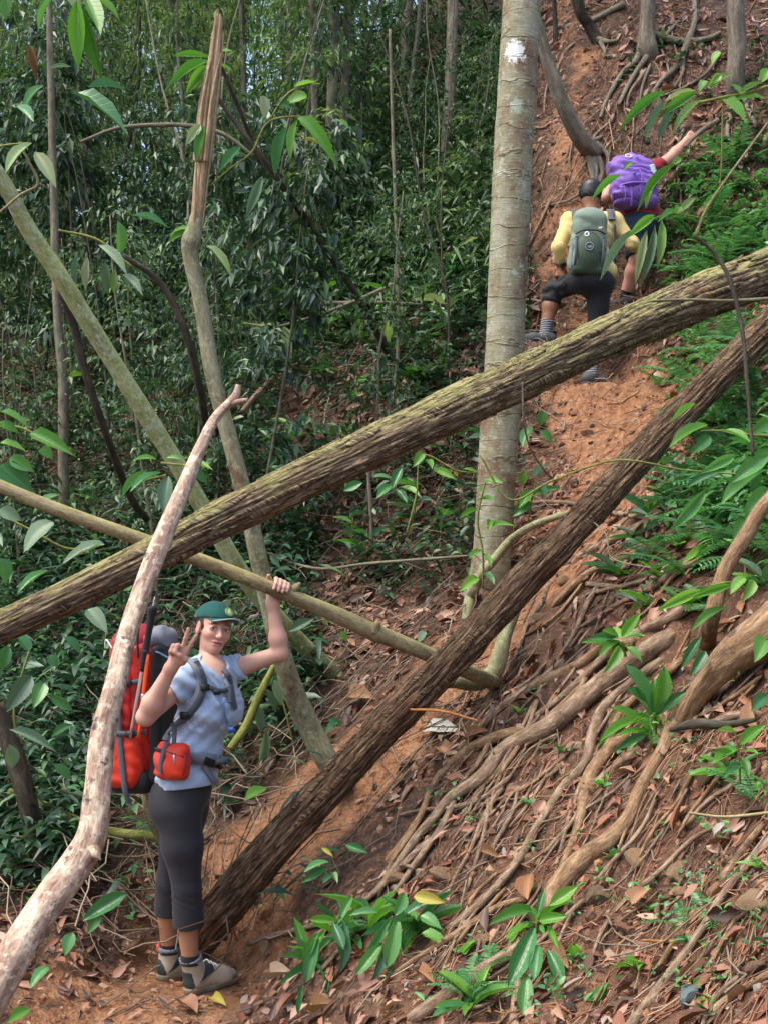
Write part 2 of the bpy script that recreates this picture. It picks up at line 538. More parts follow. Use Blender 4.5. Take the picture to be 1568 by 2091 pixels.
def ground_mat():
    t = NT('forest_soil')
    o = t.coord('Object')
    at = t.n('ShaderNodeVertexColor', _layer_name='Col')
    sp = t.n('ShaderNodeSeparateColor'); t.l(at.outputs[0], sp.inputs[0])
    n1 = t.noise(o, 2.2, 6, 0.6)
    n2 = t.noise(o, 14.0, 6, 0.7)
    n3 = t.noise(o, 70.0, 4, 0.7)
    soil = t.ramp(n2, [(0.3, (0.025, 0.014, 0.009)), (0.5, (0.085, 0.046, 0.026)), (0.7, (0.19, 0.10, 0.055))])
    clay = t.ramp(n2, [(0.27, (0.17, 0.068, 0.032)), (0.45, (0.37, 0.16, 0.066)), (0.60, (0.50, 0.26, 0.125)), (0.75, (0.56, 0.36, 0.235))])
    mud = t.ramp(n1, [(0.3, (0.06, 0.03, 0.018)), (0.5, (0.13, 0.065, 0.035)), (0.7, (0.24, 0.115, 0.055))])
    c = t.mix(sp.outputs[1], soil, mud)
    c = t.mix(sp.outputs[2], c, soil)
    f = t.ramp(t.math('ADD', sp.outputs[0], t.math('MULTIPLY', t.math('SUBTRACT', t.noise(o, 1.5, 7, 0.68), 0.5), 1.7)), [(0.38, 0.0), (0.62, 1.0)])
    c = t.mix(f, c, clay)
    # small litter and crumbs in the soil's own colours
    vo = t.n('ShaderNodeTexVoronoi'); vo.inputs['Scale'].default_value = 48.0
    t.l(o, vo.inputs['Vector'])
    rc = t.n('ShaderNodeSeparateColor'); t.l(vo.outputs['Color'], rc.inputs[0])
    crumbs = t.ramp(rc.outputs[0], [(0.0, (0.10, 0.05, 0.03)), (0.4, (0.28, 0.13, 0.07)), (0.7, (0.40, 0.23, 0.15)), (1.0, (0.22, 0.12, 0.07))])
    cf = t.ramp(rc.outputs[1], [(0.6, 0.0), (0.66, 0.45)])
    c = t.mix(cf, c, crumbs)
    h = t.math('ADD', t.math('MULTIPLY', n2, 1.0), t.math('MULTIPLY', n3, 0.35))
    nb = t.bump(h, 1.0, 0.07)
    nb = t.bump(vo.outputs['Distance'], 0.5, 0.012, nb)
    return t.done(t.bsdf(c, t.ramp(n1, [(0.35, 0.45), (0.6, 0.85)]), nb, spec=0.4))


def rock_mat():
    t = NT('bank_stone')
    o = t.coord('Object')
    n1 = t.noise(o, 5.0, 6, 0.65)
    oi = t.n('ShaderNodeObjectInfo')
    c = t.ramp(t.math('ADD', t.math('MULTIPLY', n1, 0.7), t.math('MULTIPLY', oi.outputs['Random'], 0.3)), [(0.3, (0.12, 0.085, 0.06)), (0.5, (0.26, 0.16, 0.085)), (0.7, (0.36, 0.24, 0.13)), (0.85, (0.30, 0.27, 0.22))])
    return t.done(t.bsdf(c, 0.7, t.bump(t.noise(o, 28, 6, 0.7), 0.8, 0.02), spec=0.35))


rock_mat()

# ---------------------------------------------------------------- ground
CTRL = """375 2020 5.75
0 2091 5.4
500 2091 5.3
700 2091 4.7
1100 2091 3.9
1568 2091 3.2
1568 1700 3.9
1568 1300 4.9
1568 1000 6.0
1568 700 7.6
1380 1900 4.0
1200 1700 4.9
1200 1400 5.8
1000 1800 4.95
900 1700 5.6
900 1540 6.2
600 1700 6.4
560 1850 5.95
700 1850 5.6
760 1530 6.55
790 1650 6.12
800 1760 5.65
1000 1300 7.0
1200 1100 7.5
1300 900 8.4
1250 810 9.2
1210 785 9.45
1100 710 9.65
1265 632 9.95
1200 560 10.2
1370 500 10.1
1200 300 10.8
1200 100 11.7
1200 0 12.2
1500 300 10.3
1500 0 12
1000 1180 7.9
850 1000 8.9
700 1000 9.2
700 800 10.3
700 600 11.8
900 600 11
900 400 12.3
900 200 14
900 0 16
550 500 14
250 500 18
0 500 21
0 1900 6.0
150 1700 6.8
0 1500 8
300 1400 8.2
500 1300 8.3
300 1100 9.8
0 1100 10.5
300 800 12.5
0 800 13.8
500 800 11.5"""
cp = np.array([P(*map(float, s.split())) for s in CTRL.split('\n')])
cp = np.vstack([cp, [(0, 0, 0.0), (-2.5, 1, -0.5), (2.5, 0.5, 0.9), (3.5, 4, 2.3), (5, 8, 5.0), (7, 12, 9.0), (-6, 6, -0.6), (-9, 10, 1.2), (-10, 16, 4.0),
                     (-12, 24, 7.4), (-5, 26, 8.6), (0, 22, 11.0), (5, 18, 11.5), (2, 30, 13), (-10, 40, 9), (8, 34, 14), (14, 24, 14), (-18, 12, 0.5), (0, -6, -1.0), (10, 2, 4), (-10, 0, -2)]])


def _tps(r2):
    return r2 * np.log(r2 + 1e-9) * 0.5


_n = len(cp)
_K = _tps(((cp[:, None, :2] - cp[None, :, :2]) ** 2).sum(-1)) + np.eye(_n) * 0.02
_Pm = np.hstack([np.ones((_n, 1)), cp[:, :2]])
_w = np.linalg.solve(np.block([[_K, _Pm], [_Pm.T, np.zeros((3, 3))]]), np.concatenate([cp[:, 2], np.zeros(3)]))


def gz0(x, y):
    x, y = np.asarray(x, float), np.asarray(y, float)
    sh = x.shape
    q = np.stack([x.ravel(), y.ravel()], -1)
    out = np.empty(len(q))
    for s in range(0, len(q), 20000):
        c = q[s:s + 20000]
        out[s:s + 20000] = _tps(((c[:, None] - cp[None, :, :2]) ** 2).sum(-1)) @ _w[:_n] + _w[_n] + c @ _w[_n + 1:]
    return out.reshape(sh)


TRAIL = np.array([P(*q) for q in [(120, 2091, 5.2), (375, 2015, 5.75), (470, 1830, 6.1), (600, 1680, 6.4), (780, 1520, 6.6), (1000, 1300, 7.05), (1190, 1110, 7.5), (1290, 920, 8.4), (1230, 810, 9.3), (1200, 640, 9.9), (1180, 400, 10.5), (1170, 150, 11.4)]])


def trail_dist(x, y):
    q = np.stack([x, y], -1)
    best = np.full(x.shape, 1e9)
    for a, b in zip(TRAIL[:-1, :2], TRAIL[1:, :2]):
        ab = b - a
        t = np.clip(((q - a) @ ab) / (ab @ ab), 0, 1)
        best = np.minimum(best, np.linalg.norm(q - (a + t[..., None] * ab), axis=-1))
    return best


PADS = []
for (a, b, d, r0, r1, dz) in ((400, 2030, 5.76, .22, .55, -.004), (345, 1998, 5.95, .16, .45, -.004), (1222, 788, 9.42, .16, .40, .0), (1095, 704, 9.68, .14, .35, .0), (1262, 634, 10.03, .13, .32, .0)):
    q = P(a, b, d)
    PADS.append((q[0], q[1], q[2] + dz, r0, r1))


def gz(x, y):
    x, y = np.asarray(x, float), np.asarray(y, float)
    p = np.stack([x, y, np.zeros_like(x)], -1)
    td = trail_dist(x, y)
    rough = np.clip((td - 0.12) / 0.4, 0.35, 1)
    base = gz0(x, y)
    for (qx, qy, qz, r0, r1) in PADS:                  # trodden footholds
        w = np.clip((r1 - np.hypot(x - qx, y - qy)) / (r1 - r0), 0, 1)
        w = w * w * (3 - 2 * w)
        base = base * (1 - w) + qz * w
        rough = rough * (1 - 0.85 * w)
    wall = np.clip((y - 9.6) / 0.6, 0, 1) * np.clip((x - 0.7) / 0.5, 0, 1)
    base = base + wall * (0.10 * fbm(np.stack([x * 2.6, y * 2.6, x * 0], -1), 4, 21) + 0.07 * (1 - 2 * np.abs(vnoise(np.stack([x * 3.1, y * 3.1, x * 0], -1), 27))))
    bankm = np.clip((x + 0.25 - 0.12 * (y - 5)) / 0.4, 0, 1) * np.clip((7.0 - y) / 0.8, 0, 1) * rough
    base = base + bankm * (0.030 * fbm(p * 6.5, 3, 31) + 0.028 * (1 - 2 * np.abs(vnoise(p * 5.2 + 3, 35))) + 0.012 * fbm(p * 17, 2, 38))
    return base + rough * (0.055 * fbm(p * 1.7, 4, 5) + 0.018 * fbm(p * 7, 2, 8))


# height tables: the same ground, read off a fine grid
CX0, CX1, CY0, CY1, CS = -9.0, 7.0, 1.6, 34.0, 0.05
_cx, _cy = np.arange(CX0, CX1 + CS, CS), np.arange(CY0, CY1 + CS, CS)
_CX, _CY = np.meshgrid(_cx, _cy, indexing='ij')
_G0, _G1 = gz0(_CX, _CY), gz(_CX, _CY)
gz_exact = gz


def _bil(G, x, y):
    x, y = np.asarray(x, float), np.asarray(y, float)
    u = np.clip((x - CX0) / CS, 0, G.shape[0] - 1.001)
    v = np.clip((y - CY0) / CS, 0, G.shape[1] - 1.001)
    i, j = u.astype(int), v.astype(int)
    u, v = u - i, v - j
    return (G[i, j] * (1 - u) + G[i + 1, j] * u) * (1 - v) + (G[i, j + 1] * (1 - u) + G[i + 1, j + 1] * u) * v


def gz(x, y):
    return _bil(_G1, x, y)


def gz0(x, y):
    return _bil(_G0, x, y)


def hit(px, py, lo=2.2, hi=45.0):
    """where the view ray of a pixel meets the ground"""
    d = np.arange(lo, hi, 0.06)
    q = CAM + d[:, None] * (FWD + (px - 784.0) / FPX * RGT + (1045.5 - py) / FPX * UPV)
    s = q[:, 2] - gz(q[:, 0], q[:, 1])
    k = np.nonzero(s < 0)[0]
    if not len(k):
        return q[-1], d[-1]
    k = max(k[0], 1)
    t = d[k - 1] + (d[k] - d[k - 1]) * s[k - 1] / (s[k - 1] - s[k] + 1e-9)
    return P(px, py, t), t


def gnormal(x, y, e=0.08):
    x, y = np.asarray(x, float), np.asarray(y, float)
    zx = (gz0(x + e, y) - gz0(x - e, y)) / (2 * e)
    zy = (gz0(x, y + e) - gz0(x, y - e)) / (2 * e)
    return nrm(np.stack([-zx, -zy, np.ones_like(zx)], -1))


def axis(parts):
    return np.unique(np.round(np.concatenate([np.arange(a, b, s) for a, b, s in parts]), 4))


gx = axis([(-22, -7, 0.8), (-7, -3, 0.2), (-3, -1.6, 0.05), (-1.6, 2.3, 0.028), (2.3, 3.2, 0.05), (3.2, 7, 0.2), (7, 20.1, 0.8)])
gy = axis([(-8, 2, 0.5), (2, 2.8, 0.05), (2.8, 8, 0.028), (8, 12.5, 0.05), (12.5, 20, 0.2), (20, 46.1, 0.8)])
GX, GY = np.meshgrid(gx, gy, indexing='ij')
GZ = gz_exact(GX, GY)
nx, ny = len(gx), len(gy)
ii, jj = np.meshgrid(np.arange(nx - 1), np.arange(ny - 1), indexing='ij')
gf = np.stack([ii * ny + jj, (ii + 1) * ny + jj, (ii + 1) * ny + jj + 1, ii * ny + jj + 1], -1).reshape(-1, 4)
td = trail_dist(GX, GY)
gV = np.stack([GX, GY, GZ], -1).reshape(-1, 3)
gpx, gpy, gd = proj(gV)
clay = np.clip(1.15 - td.ravel() / 0.62, 0, 1)
clay = clay * np.where(gV[:, 1] > 9.5, 0.55, 1.0)
wallm = np.exp(-((gV[:, 0] - 1.75) / 0.8) ** 2) * (gV[:, 1] > 9.3) * 0.34
clay = np.maximum(clay, wallm)
mudm = np.clip(1.6 - np.hypot(gV[:, 0] - 1.0, (gV[:, 1] - 4.6) * 0.5) / 1.5, 0, 1)
humus = np.exp(-(((gV[:, 0] - 0.05) / 0.42) ** 2 + ((gV[:, 1] - 5.75) / 0.40) ** 2))
clay = clay * (1 - 0.9 * np.clip(humus * 1.4, 0, 1))
gme = mesh_np('ground', gV, gf, ground_mat(), col=np.stack([clay, mudm, np.clip(humus * 1.3, 0, 1)], -1))
g_o = obj('ground', gme)
tag(g_o, 'steep forest floor of orange clay and leaf litter', 'ground', kind='structure')

# ---------------------------------------------------------------- fallen logs and poles
big_path = fx([(-520, 1500, 62, 4.7), (-200, 1378, 63, 4.9), (0, 1284, 65, 5.1), (160, 1208, 68, 5.2), (330, 1124, 71, 5.32), (500, 1038, 77, 5.48), (675, 953, 80, 5.66), (775, 906, 82, 5.78), (1000, 802, 85, 6.1),
               (1254, 682, 85, 6.5), (1420, 612, 88, 6.8), (1507, 578, 91, 6.95), (1600, 540, 94, 7.1), (1760, 470, 102, 7.3), (1950, 400, 108, 7.5)], 0)
V, Fq, UV = tube(big_path, 1300, 120, bark(7.0, 6.5, 0.12, 3, 0.07))


def bark_strips(parent, path, m, n, seed, wr, lr):
    """loose plates of bark that lie on the log and break its outline"""
    r_ = np.random.default_rng(seed)
    q = catmull(path, 400)
    T = nrm(np.gradient(q[:, :3], axis=0))
    seglen = np.linalg.norm(q[1, :3] - q[0, :3])
    for _ in range(n):
        i0 = int(r_.uniform(60, 370))
        m_ = max(4, int(r_.uniform(*lr) / seglen))
        i1 = min(i0 + m_, 398)
        a = r_.uniform(0, 2 * math.pi)
        idx = np.linspace(i0, i1, 7).astype(int)
        N_ = nrm(np.array([0.02, 1, 0.13]) - T[idx] * (T[idx] @ np.array([0.02, 1, 0.13]))[:, None])
        B_ = np.cross(T[idx], N_)
        w = r_.uniform(*wr)
        rows = []
        t = np.linspace(-1, 1, 7)
        prof = (1 - np.abs(t) ** 2.5) * w * r_.uniform(.7, 1.2, 7) + .003
        lift = r_.uniform(1.02, 1.09) + 0.10 * r_.uniform(0, 1) * np.clip(t, 0, 1) ** 2
        ed = []
        for s_ in (-1, -.4, .4, 1):
            aa_ = a + s_ * prof / (2 * q[idx, 3])
            ed.append(q[idx, :3] + (N_ * np.cos(aa_)[:, None] + B_ * np.sin(aa_)[:, None]) * (q[idx, 3] * (lift - (0.03 if abs(s_) == 1 else 0)))[:, None])
        for s_ in (1, .4, -.4, -1):
            aa_ = a + s_ * prof / (2 * q[idx, 3])
            ed.append(q[idx, :3] + (N_ * np.cos(aa_)[:, None] + B_ * np.sin(aa_)[:, None]) * (q[idx, 3] * .93)[:, None])
        Vs = np.stack(ed, 1).reshape(-1, 3)
        i, j = np.meshgrid(np.arange(6), np.arange(8), indexing='ij')
        Fs = np.stack([i * 8 + j, i * 8 + (j + 1) % 8, (i + 1) * 8 + (j + 1) % 8, (i + 1) * 8 + j], -1).reshape(-1, 4)
        uv_ = np.stack([Vs[Fs.ravel()] @ np.array([0.3, 0.5, 0.8]), np.repeat(0, Fs.size) + Vs[Fs.ravel()] @ T[idx[3]]], -1)
        part('bark_strip', Vs, Fs, m, parent, uv=uv_)


lg = empty('fallen_log', P(750, 925, 5.8) - np.array([0, 0, .12]), 'long mossy fallen log crossing the whole scene above the hiker in the cap', 'log')
part('trunk', V, Fq, MATS['old_log_bark'], lg, uv=UV)
bark_strips(lg, big_path, MATS['old_log_bark'], 150, 11, (.012, .045), (.12, .5))

low_path = fx([(375, 1960, 70, 6.1), (440, 1868, 80, 6.0), (520, 1775, 78, 5.93), (600, 1686, 74, 5.88), (760, 1512, 66, 5.84), (900, 1368, 64, 5.9), (1000, 1262, 64, 5.97), (1200, 1048, 61, 6.18), (1400, 835, 60, 6.45), (1568, 668, 62, 6.75), (1760, 480, 64, 7.1), (1900, 350, 64, 7.3)], 0)
V, Fq, UV = tube(low_path, 1200, 110, bark(7.0, 5.5, 0.17, 13, 0.09))
lg2 = empty('fallen_log', P(420, 1900, 6.0), 'dark weathered fallen log rising from beside the hiking boots to the right edge', 'log')
part('trunk', V, Fq, MATS['dark_log_bark'], lg2, uv=UV)
bark_strips(lg2, low_path, MATS['dark_log_bark'], 120, 12, (.010, .035), (.15, .6))

peel = empty('peeled_branch', P(-150, 2250, 4.0), 'peeled pinkish pale branch leaning in front of the red backpack, forked at its tip', 'branch')
peel_path = fx([(-190, 2300, 82, 3.85), (-75, 2140, 80, 3.95), (28, 1955, 74, 4.05), (90, 1855, 68, 4.15), (160, 1760, 64, 4.25), (190, 1700, 58, 4.28), (199, 1620, 52, 4.32), (211, 1500, 49, 4.4), (236, 1400, 45, 4.45), (260, 1300, 40, 4.55), (297, 1190, 40, 4.65), (338, 1085, 37, 4.75), (380, 985, 32, 4.85), (415, 905, 25, 4.92), (440, 855, 21, 4.97), (470, 822, 18, 5.0)], 0)
V, Fq, UV = tube(peel_path, 420, 40, bark(2.0, 5.0, 0.06, 23, 0.07))
part('stem', V, Fq, MATS['peeled_wood'], peel, uv=UV)
for pts in ([(468, 824, 20, 5.0), (482, 806, 17, 5.0), (488, 786, 12, 5.0)], [(470, 824, 16, 5.0), (488, 820, 12, 4.99), (506, 816, 8, 4.98)], [(184, 1722, 40, 4.26), (196, 1742, 26, 4.23), (203, 1752, 9, 4.22), (207, 1757, 2, 4.22)]):
    V, Fq, UV = tube(fx(pts, 0), 16, 12, bark(1.5, 6, 0.08, 5))
    part('stub', V, Fq, MATS['peeled_wood'], peel, uv=UV)

HAND_D = 5.78
pole = empty('wooden_pole', P(960, 1378, 6.0), 'thin greenish brown pole held by the hiker with the green cap', 'pole')
pole_path = fx([(-260, 880, 25, 5.55), (0, 992, 27, 5.6), (130, 1045, 27, 5.64), (290, 1102, 27, 5.7), (420, 1148, 28, 5.74), (560, 1203, 30, HAND_D), (680, 1252, 31, 5.86), (750, 1285, 33, 5.91), (768, 1293, 37, 5.92), (784, 1299, 33, 5.93), (860, 1330, 31, 5.98), (960, 1374, 29, 6.12), (1040, 1402, 27, 6.6), (1080, 1416, 24, 7.0)], 0)
V, Fq, UV = tube(pole_path, 240, 20, bark(1.3, 3.5, 0.06, 33, 0.05))
part('stem', V, Fq, MATS['pole_bark'], pole, uv=UV)
for pts in ([(764, 1290, 24, 5.9), (770, 1274, 16, 5.89), (772, 1268, 5, 5.89)], [(592, 1214, 20, 5.8), (606, 1198, 15, 5.8), (614, 1190, 5, 5.8)]):
    V, Fq, UV = tube(fx(pts, 0), 14, 12, bark(1.5, 6, 0.1, 5))
    part('knot', V, Fq, MATS['pole_bark'], pole, uv=UV)

# ---------------------------------------------------------------- trunks
b0, bd = hit(735, 1440)
lean_path = fx([(-150, 150, 32, 6.2), (0, 362, 33, 6.4), (60, 470, 34, 6.5), (130, 575, 35, 6.58), (210, 705, 36, 6.68), (290, 832, 36, 6.78), (350, 930, 36, 6.86), (420, 1045, 36, 6.95), (490, 1165, 36, 7.05), (560, 1255, 36, 7.2), (620, 1318, 35, 7.4), (690, 1385, 34, 7.6), (740, 1440, 34, bd + .1)], 0)
V, Fq, UV = tube(lean_path, 260, 24, bark(1.2, 3, 0.05, 43, 0.05))
single('leaning_tree', V, Fq, MATS['pale_green_bark'], 'pale green leaning trunk slanting down from the upper left edge behind the mossy log', 'tree', uv=UV)

sn_b, sn_d = hit(705, 1585)
sn = empty('snapped_tree', sn_b, 'snapped slender tree with a tall splintered top beside the dark log', 'tree')
sn_path = fx([(408, 408, 8, 6.21), (403, 440, 26, 6.21), (398, 466, 32, 6.2), (390, 494, 39, 6.2), (388, 520, 31, 6.2), (397, 560, 32, 6.2), (409, 610, 31, 6.2), (432, 750, 32, 6.2), (460, 860, 33, 6.2), (484, 950, 34, 6.2), (520, 1100, 36, 6.2), (548, 1230, 38, 6.22), (587, 1375, 42, 6.25), (630, 1480, 44, 6.3), (667, 1550, 46, 6.3), (695, 1590, 46, min(6.35, sn_d)), (720, 1620, 44, sn_d + 0.15)], 0)
V, Fq, UV = tube(sn_path, 260, 26, bark(1.2, 3, 0.06, 53, 0.06))
part('trunk', V, Fq, MATS['snapped_bark'], sn, uv=UV)
ax_pts = fx([(396, 500, 24, 6.2), (404, 440, 27, 6.2), (412, 360, 30, 6.2), (424, 260, 31, 6.2), (436, 160, 29, 6.2), (446, 62, 24, 6.2)], 0)
seg = 36
aa = np.arange(seg) / seg * 2 * math.pi
fr = 1 + 0.10 * vnoise(np.stack([aa * 4, aa * 0, aa * 0], -1), 3) + 0.16 * np.sign(np.sin(aa * 6 + vnoise(np.stack([aa, aa * 0, aa * 0], -1), 5))) * 0.5
V, Fq, UV = tube(ax_pts, 130, seg, lambda a, l, r: (fr[None, :] + 0.05 * fbm(np.stack([np.cos(a) * 9, np.sin(a) * 9, l * 2.5], -1), 2, 61)), flat=0.55, fn=(0.1, 1, 0.1))
top_dir = nrm(ax_pts[-1, :3] - ax_pts[-2, :3])
ring_top = V[129 * seg:130 * seg]
jag = np.abs(vnoise(np.stack([aa * 5, aa * 0 + 3, aa * 0], -1), 9)) * 0.20 - 0.06
for q in range(seg):                                   # the break is ragged: every fibre ends at its own height
    for k in range(100, 130):
        V[k * seg + q] += top_dir * jag[q] * ((k - 100) / 29) ** 1.5
part('splintered_wood', V, Fq, MATS['splintered_wood'], sn, uv=UV)
for (x0, x1, top, w, dz) in ((432, 443, 28, 9, -.02), (452, 458, 66, 8, .02), (424, 432, 120, 8, -.03), (405, 398, 330, 8, -.03), (420, 436, 80, 7, .03), (442, 452, 110, 8, -.035)):
    V, Fq, UV = tube(fx([(x0 - 22, 330, w, 6.2 + dz), (x0 - 8, 200, w, 6.2 + dz), (x1, top, 2, 6.2 + dz)] if top < 300 else [(394, 480, 8, 6.17), (398, 420, 7, 6.17), (x1 + 4, top, 2, 6.17)], 0), 50, 8, bark(2, 5, 0.16, 60))
    part('splinter', V, Fq, MATS['splintered_wood'], sn, uv=UV)

pb, pd_ = hit(1005, 1190)
PD = pd_
palm_path = fx([(1095, -520, 78, PD + 0.05), (1065, 0, 78, PD), (1048, 300, 79, PD), (1036, 560, 79, PD), (1029, 740, 79, PD), (1018, 900, 79, PD), (1009, 1040, 78, PD), (1004, 1120, 79, PD), (1000, 1170, 86, PD), (996, 1230, 112, PD + 0.05)], 0)
V, Fq, UV = tube(palm_path, 320, 40, lambda a, l, r: 1 + 0.02 * fbm(np.stack([np.cos(a), np.sin(a), l * 2], -1), 3, 71) + 0.012 * np.maximum(0, np.sin(l * 22 + 3 * vnoise(np.stack([l, l * 0, l * 0], -1), 4))) ** 12)
pbase = np.array([V[:, 0].mean(), V[:, 1].mean(), V[:, 2].min()])
LICHEN = []
for (a, b, rr, c) in ((1050, 102, 0.085, (0.74, 0.76, 0.74)), (1030, 90, 0.05, (0.70, 0.72, 0.70)), (1055, 215, 0.055, (0.36, 0.40, 0.32)), (1022, 300, 0.05, (0.32, 0.38, 0.24))):
    LICHEN.append(tuple(P(a, b, PD - 0.125) - pbase) + (rr, c))
palm_mat()
single('ringed_tree', V, Fq, MATS['ringed_trunk_bark'], 'straight ringed tree trunk with a white lichen patch standing before the climbers', 'tree', uv=UV)


def trunk(name, pts, m, label, cat='tree', group=None, n=60, seg=12, amp=0.08, s=81):
    V, Fq, UV = tube(fx(pts, 0), n, seg, bark(1.5, 3, amp, s, 0.06))
    return single(name, V, Fq, MATS[m], label, cat, group, uv=UV)


def up_tree(name, trunk_pts, roots, m, label, s):
    q = P(trunk_pts[-1][0], trunk_pts[-1][1], trunk_pts[-1][3])
    e = empty(name, q, label, 'tree')
    V, Fq, UV = tube(fx(trunk_pts, 0), 70, 20, bark(1.4, 3, 0.08, s, 0.08))
    part('trunk', V, Fq, MATS[m], e, uv=UV)
    for rt in roots:
        rows = []
        for (a, b, w) in rt:
            h, d = hit(a, b)
            rows.append((a, b, w, d - 0.04))
        V, Fq, UV = tube(fx(rows, 0), 40, 9, bark(1.4, 5, 0.12, s + 1, 0.12))
        part('root', V, Fq, MATS['grey_root_bark'], e, uv=UV)
    return e


def gd_(a, b):
    return hit(a, b)[1]


D1 = gd_(1322, 115)
up_tree('rooted_tree', [(1322, -260, 29, D1), (1322, 0, 30, D1), (1320, 70, 33, D1), (1322, 105, 46, D1 + 0.02), (1320, 140, 56, D1 + 0.15)],
        [[(1335, 72, 18), (1390, 85, 15), (1440, 80, 12), (1470, 66, 8)], [(1308, 80, 18), (1300, 120, 14), (1270, 150, 11), (1240, 200, 9), (1225, 240, 6)], [(1415, -20, 10), (1418, 40, 11), (1405, 80, 13), (1385, 130, 11), (1345, 170, 9), (1320, 215, 6)], [(1410, 80, 10), (1440, 100, 8), (1438, 130, 6)],
         [(1395, 120, 9), (1392, 150, 8), (1375, 180, 6)], [(1470, 110, 8), (1440, 150, 8), (1395, 180, 7), (1340, 200, 5)], [(1330, 100, 14), (1290, 160, 10), (1262, 215, 7)], [(1405, 20, 9), (1370, 60, 8), (1345, 85, 6)]], 'grey_root_bark', 'grey tree trunk on the clay slope above the climbers with roots spread downhill', 91)
D2 = gd_(1510, 200)
up_tree('rooted_tree', [(1500, -260, 34, D2 + .1), (1500, 0, 34, D2), (1504, 90, 36, D2), (1500, 165, 38, D2), (1506, 215, 40, D2 + 0.1)],
        [[(1496, 160, 14), (1492, 230, 12), (1484, 270, 9), (1494, 310, 5)], [(1512, 180, 12), (1530, 230, 10), (1545, 260, 6)]], 'grey_root_bark', 'pale brown tree trunk at the top right with shaggy bark', 95)
D3 = gd_(1215, 320)
up_tree('leaning_tree', [(1060, -80, 26, D3 - 0.4), (1112, 110, 27, D3 - 0.3), (1145, 205, 30, D3 - 0.25), (1180, 275, 34, D3 - 0.15), (1212, 312, 40, D3)],
        [[(1205, 300, 20), (1225, 335, 13), (1228, 360, 8), (1212, 390, 5)], [(1215, 295, 18), (1238, 315, 10), (1240, 335, 5)], [(1200, 310, 18), (1208, 350, 12), (1212, 380, 6)], [(1190, 290, 16), (1215, 285, 10), (1230, 278, 6)], [(1212, 320, 16), (1216, 365, 9), (1208, 405, 5)]], 'grey_root_bark', 'grey leaning tree with clawed roots just above the black-haired climber', 97)
D4 = gd_(1222, 85)
up_tree('thin_tree', [(1150, -200, 24, D4 - .2), (1178, 0, 24, D4 - .1), (1200, 50, 24, D4), (1222, 90, 28, D4 + .05)], [[(1222, 80, 14), (1240, 85, 9), (1262, 82, 5)], [(1226, 85, 10), (1234, 105, 7), (1232, 118, 4)]], 'dark_stem_bark', 'dark thin leaning trunk on the clay slope left of the grey rooted tree', 99)
trunk('fallen_branch', [(1100, 62, 12, gd_(1100, 62) - .05), (1190, 48, 13, gd_(1190, 48) - .06), (1275, 8, 14, gd_(1275, 8) - .06)], 'grey_root_bark', 'grey fallen branch lying across the clay slope at the top', 'branch')
trunk('thin_tree', [(1130, -60, 9, gd_(1132, 80) - .2), (1131, 10, 10, gd_(1132, 80) - .1), (1134, 85, 11, gd_(1134, 85))], 'dark_stem_bark', 'dark thin upright stem close right of the ringed trunk at the top', 'tree')

# the right edge: a thick root-log and a slanting pale trunk
rl = [(1760, 1120, 96, 4.85), (1640, 1225, 94, 4.7), (1568, 1290, 88, 4.66), (1515, 1325, 78, 4.68), (1470, 1365, 62, 4.72), (1425, 1420, 46, 4.8), (1395, 1470, 36, 4.86)]
V, Fq, UV = tube(fx(rl, 0), 160, 40, bark(3.0, 5.0, 0.11, 101, 0.12))
single('root_log', V, Fq, MATS['pale_root_bark'], 'thick smooth brown root at the right edge bending down the bank', 'root', uv=UV)
D5 = gd_(1455, 1290)
trunk('slanting_tree', [(1720, 860, 30, 5.1), (1568, 1022, 29, 5.0), (1524, 1090, 29, 4.98), (1484, 1155, 30, 4.96), (1464, 1215, 32, 4.95), (1448, 1275, 36, 4.95), (1436, 1330, 42, D5 + .15)], 'pale_root_bark', 'pale slanting trunk entering from the right edge above the thick brown root', n=90, seg=18, amp=0.06)

# ---------------------------------------------------------------- roots on the bank
def root_rows(pts, lift=0.5):
    rows = []
    q = catmull(np.array([(a, b, 0, w) for a, b, w in pts], float), len(pts) * 4)
    for (a, b, _, w) in q:
        h, d = hit(a, b)
        r = w * 0.5 * d / FPX
        rows.append([a, b, w, d - r * lift - 0.03])
    d = np.array([r[3] for r in rows])
    for k in range(1, len(rows) - 1):                    # roots bridge small hollows
        rows[k][3] = min(d[k], (d[k - 1] + d[k] + d[k + 1]) / 3)
    for k, f in ((0, 1.0), (1, .35), (-2, .35), (-1, 1.0)):   # and dive into the soil at both ends
        rows[k][3] += f * (rows[k][2] * rows[k][3] / FPX * 1.3 + .05)
        rows[k][2] *= 1 - .45 * f
    return rows


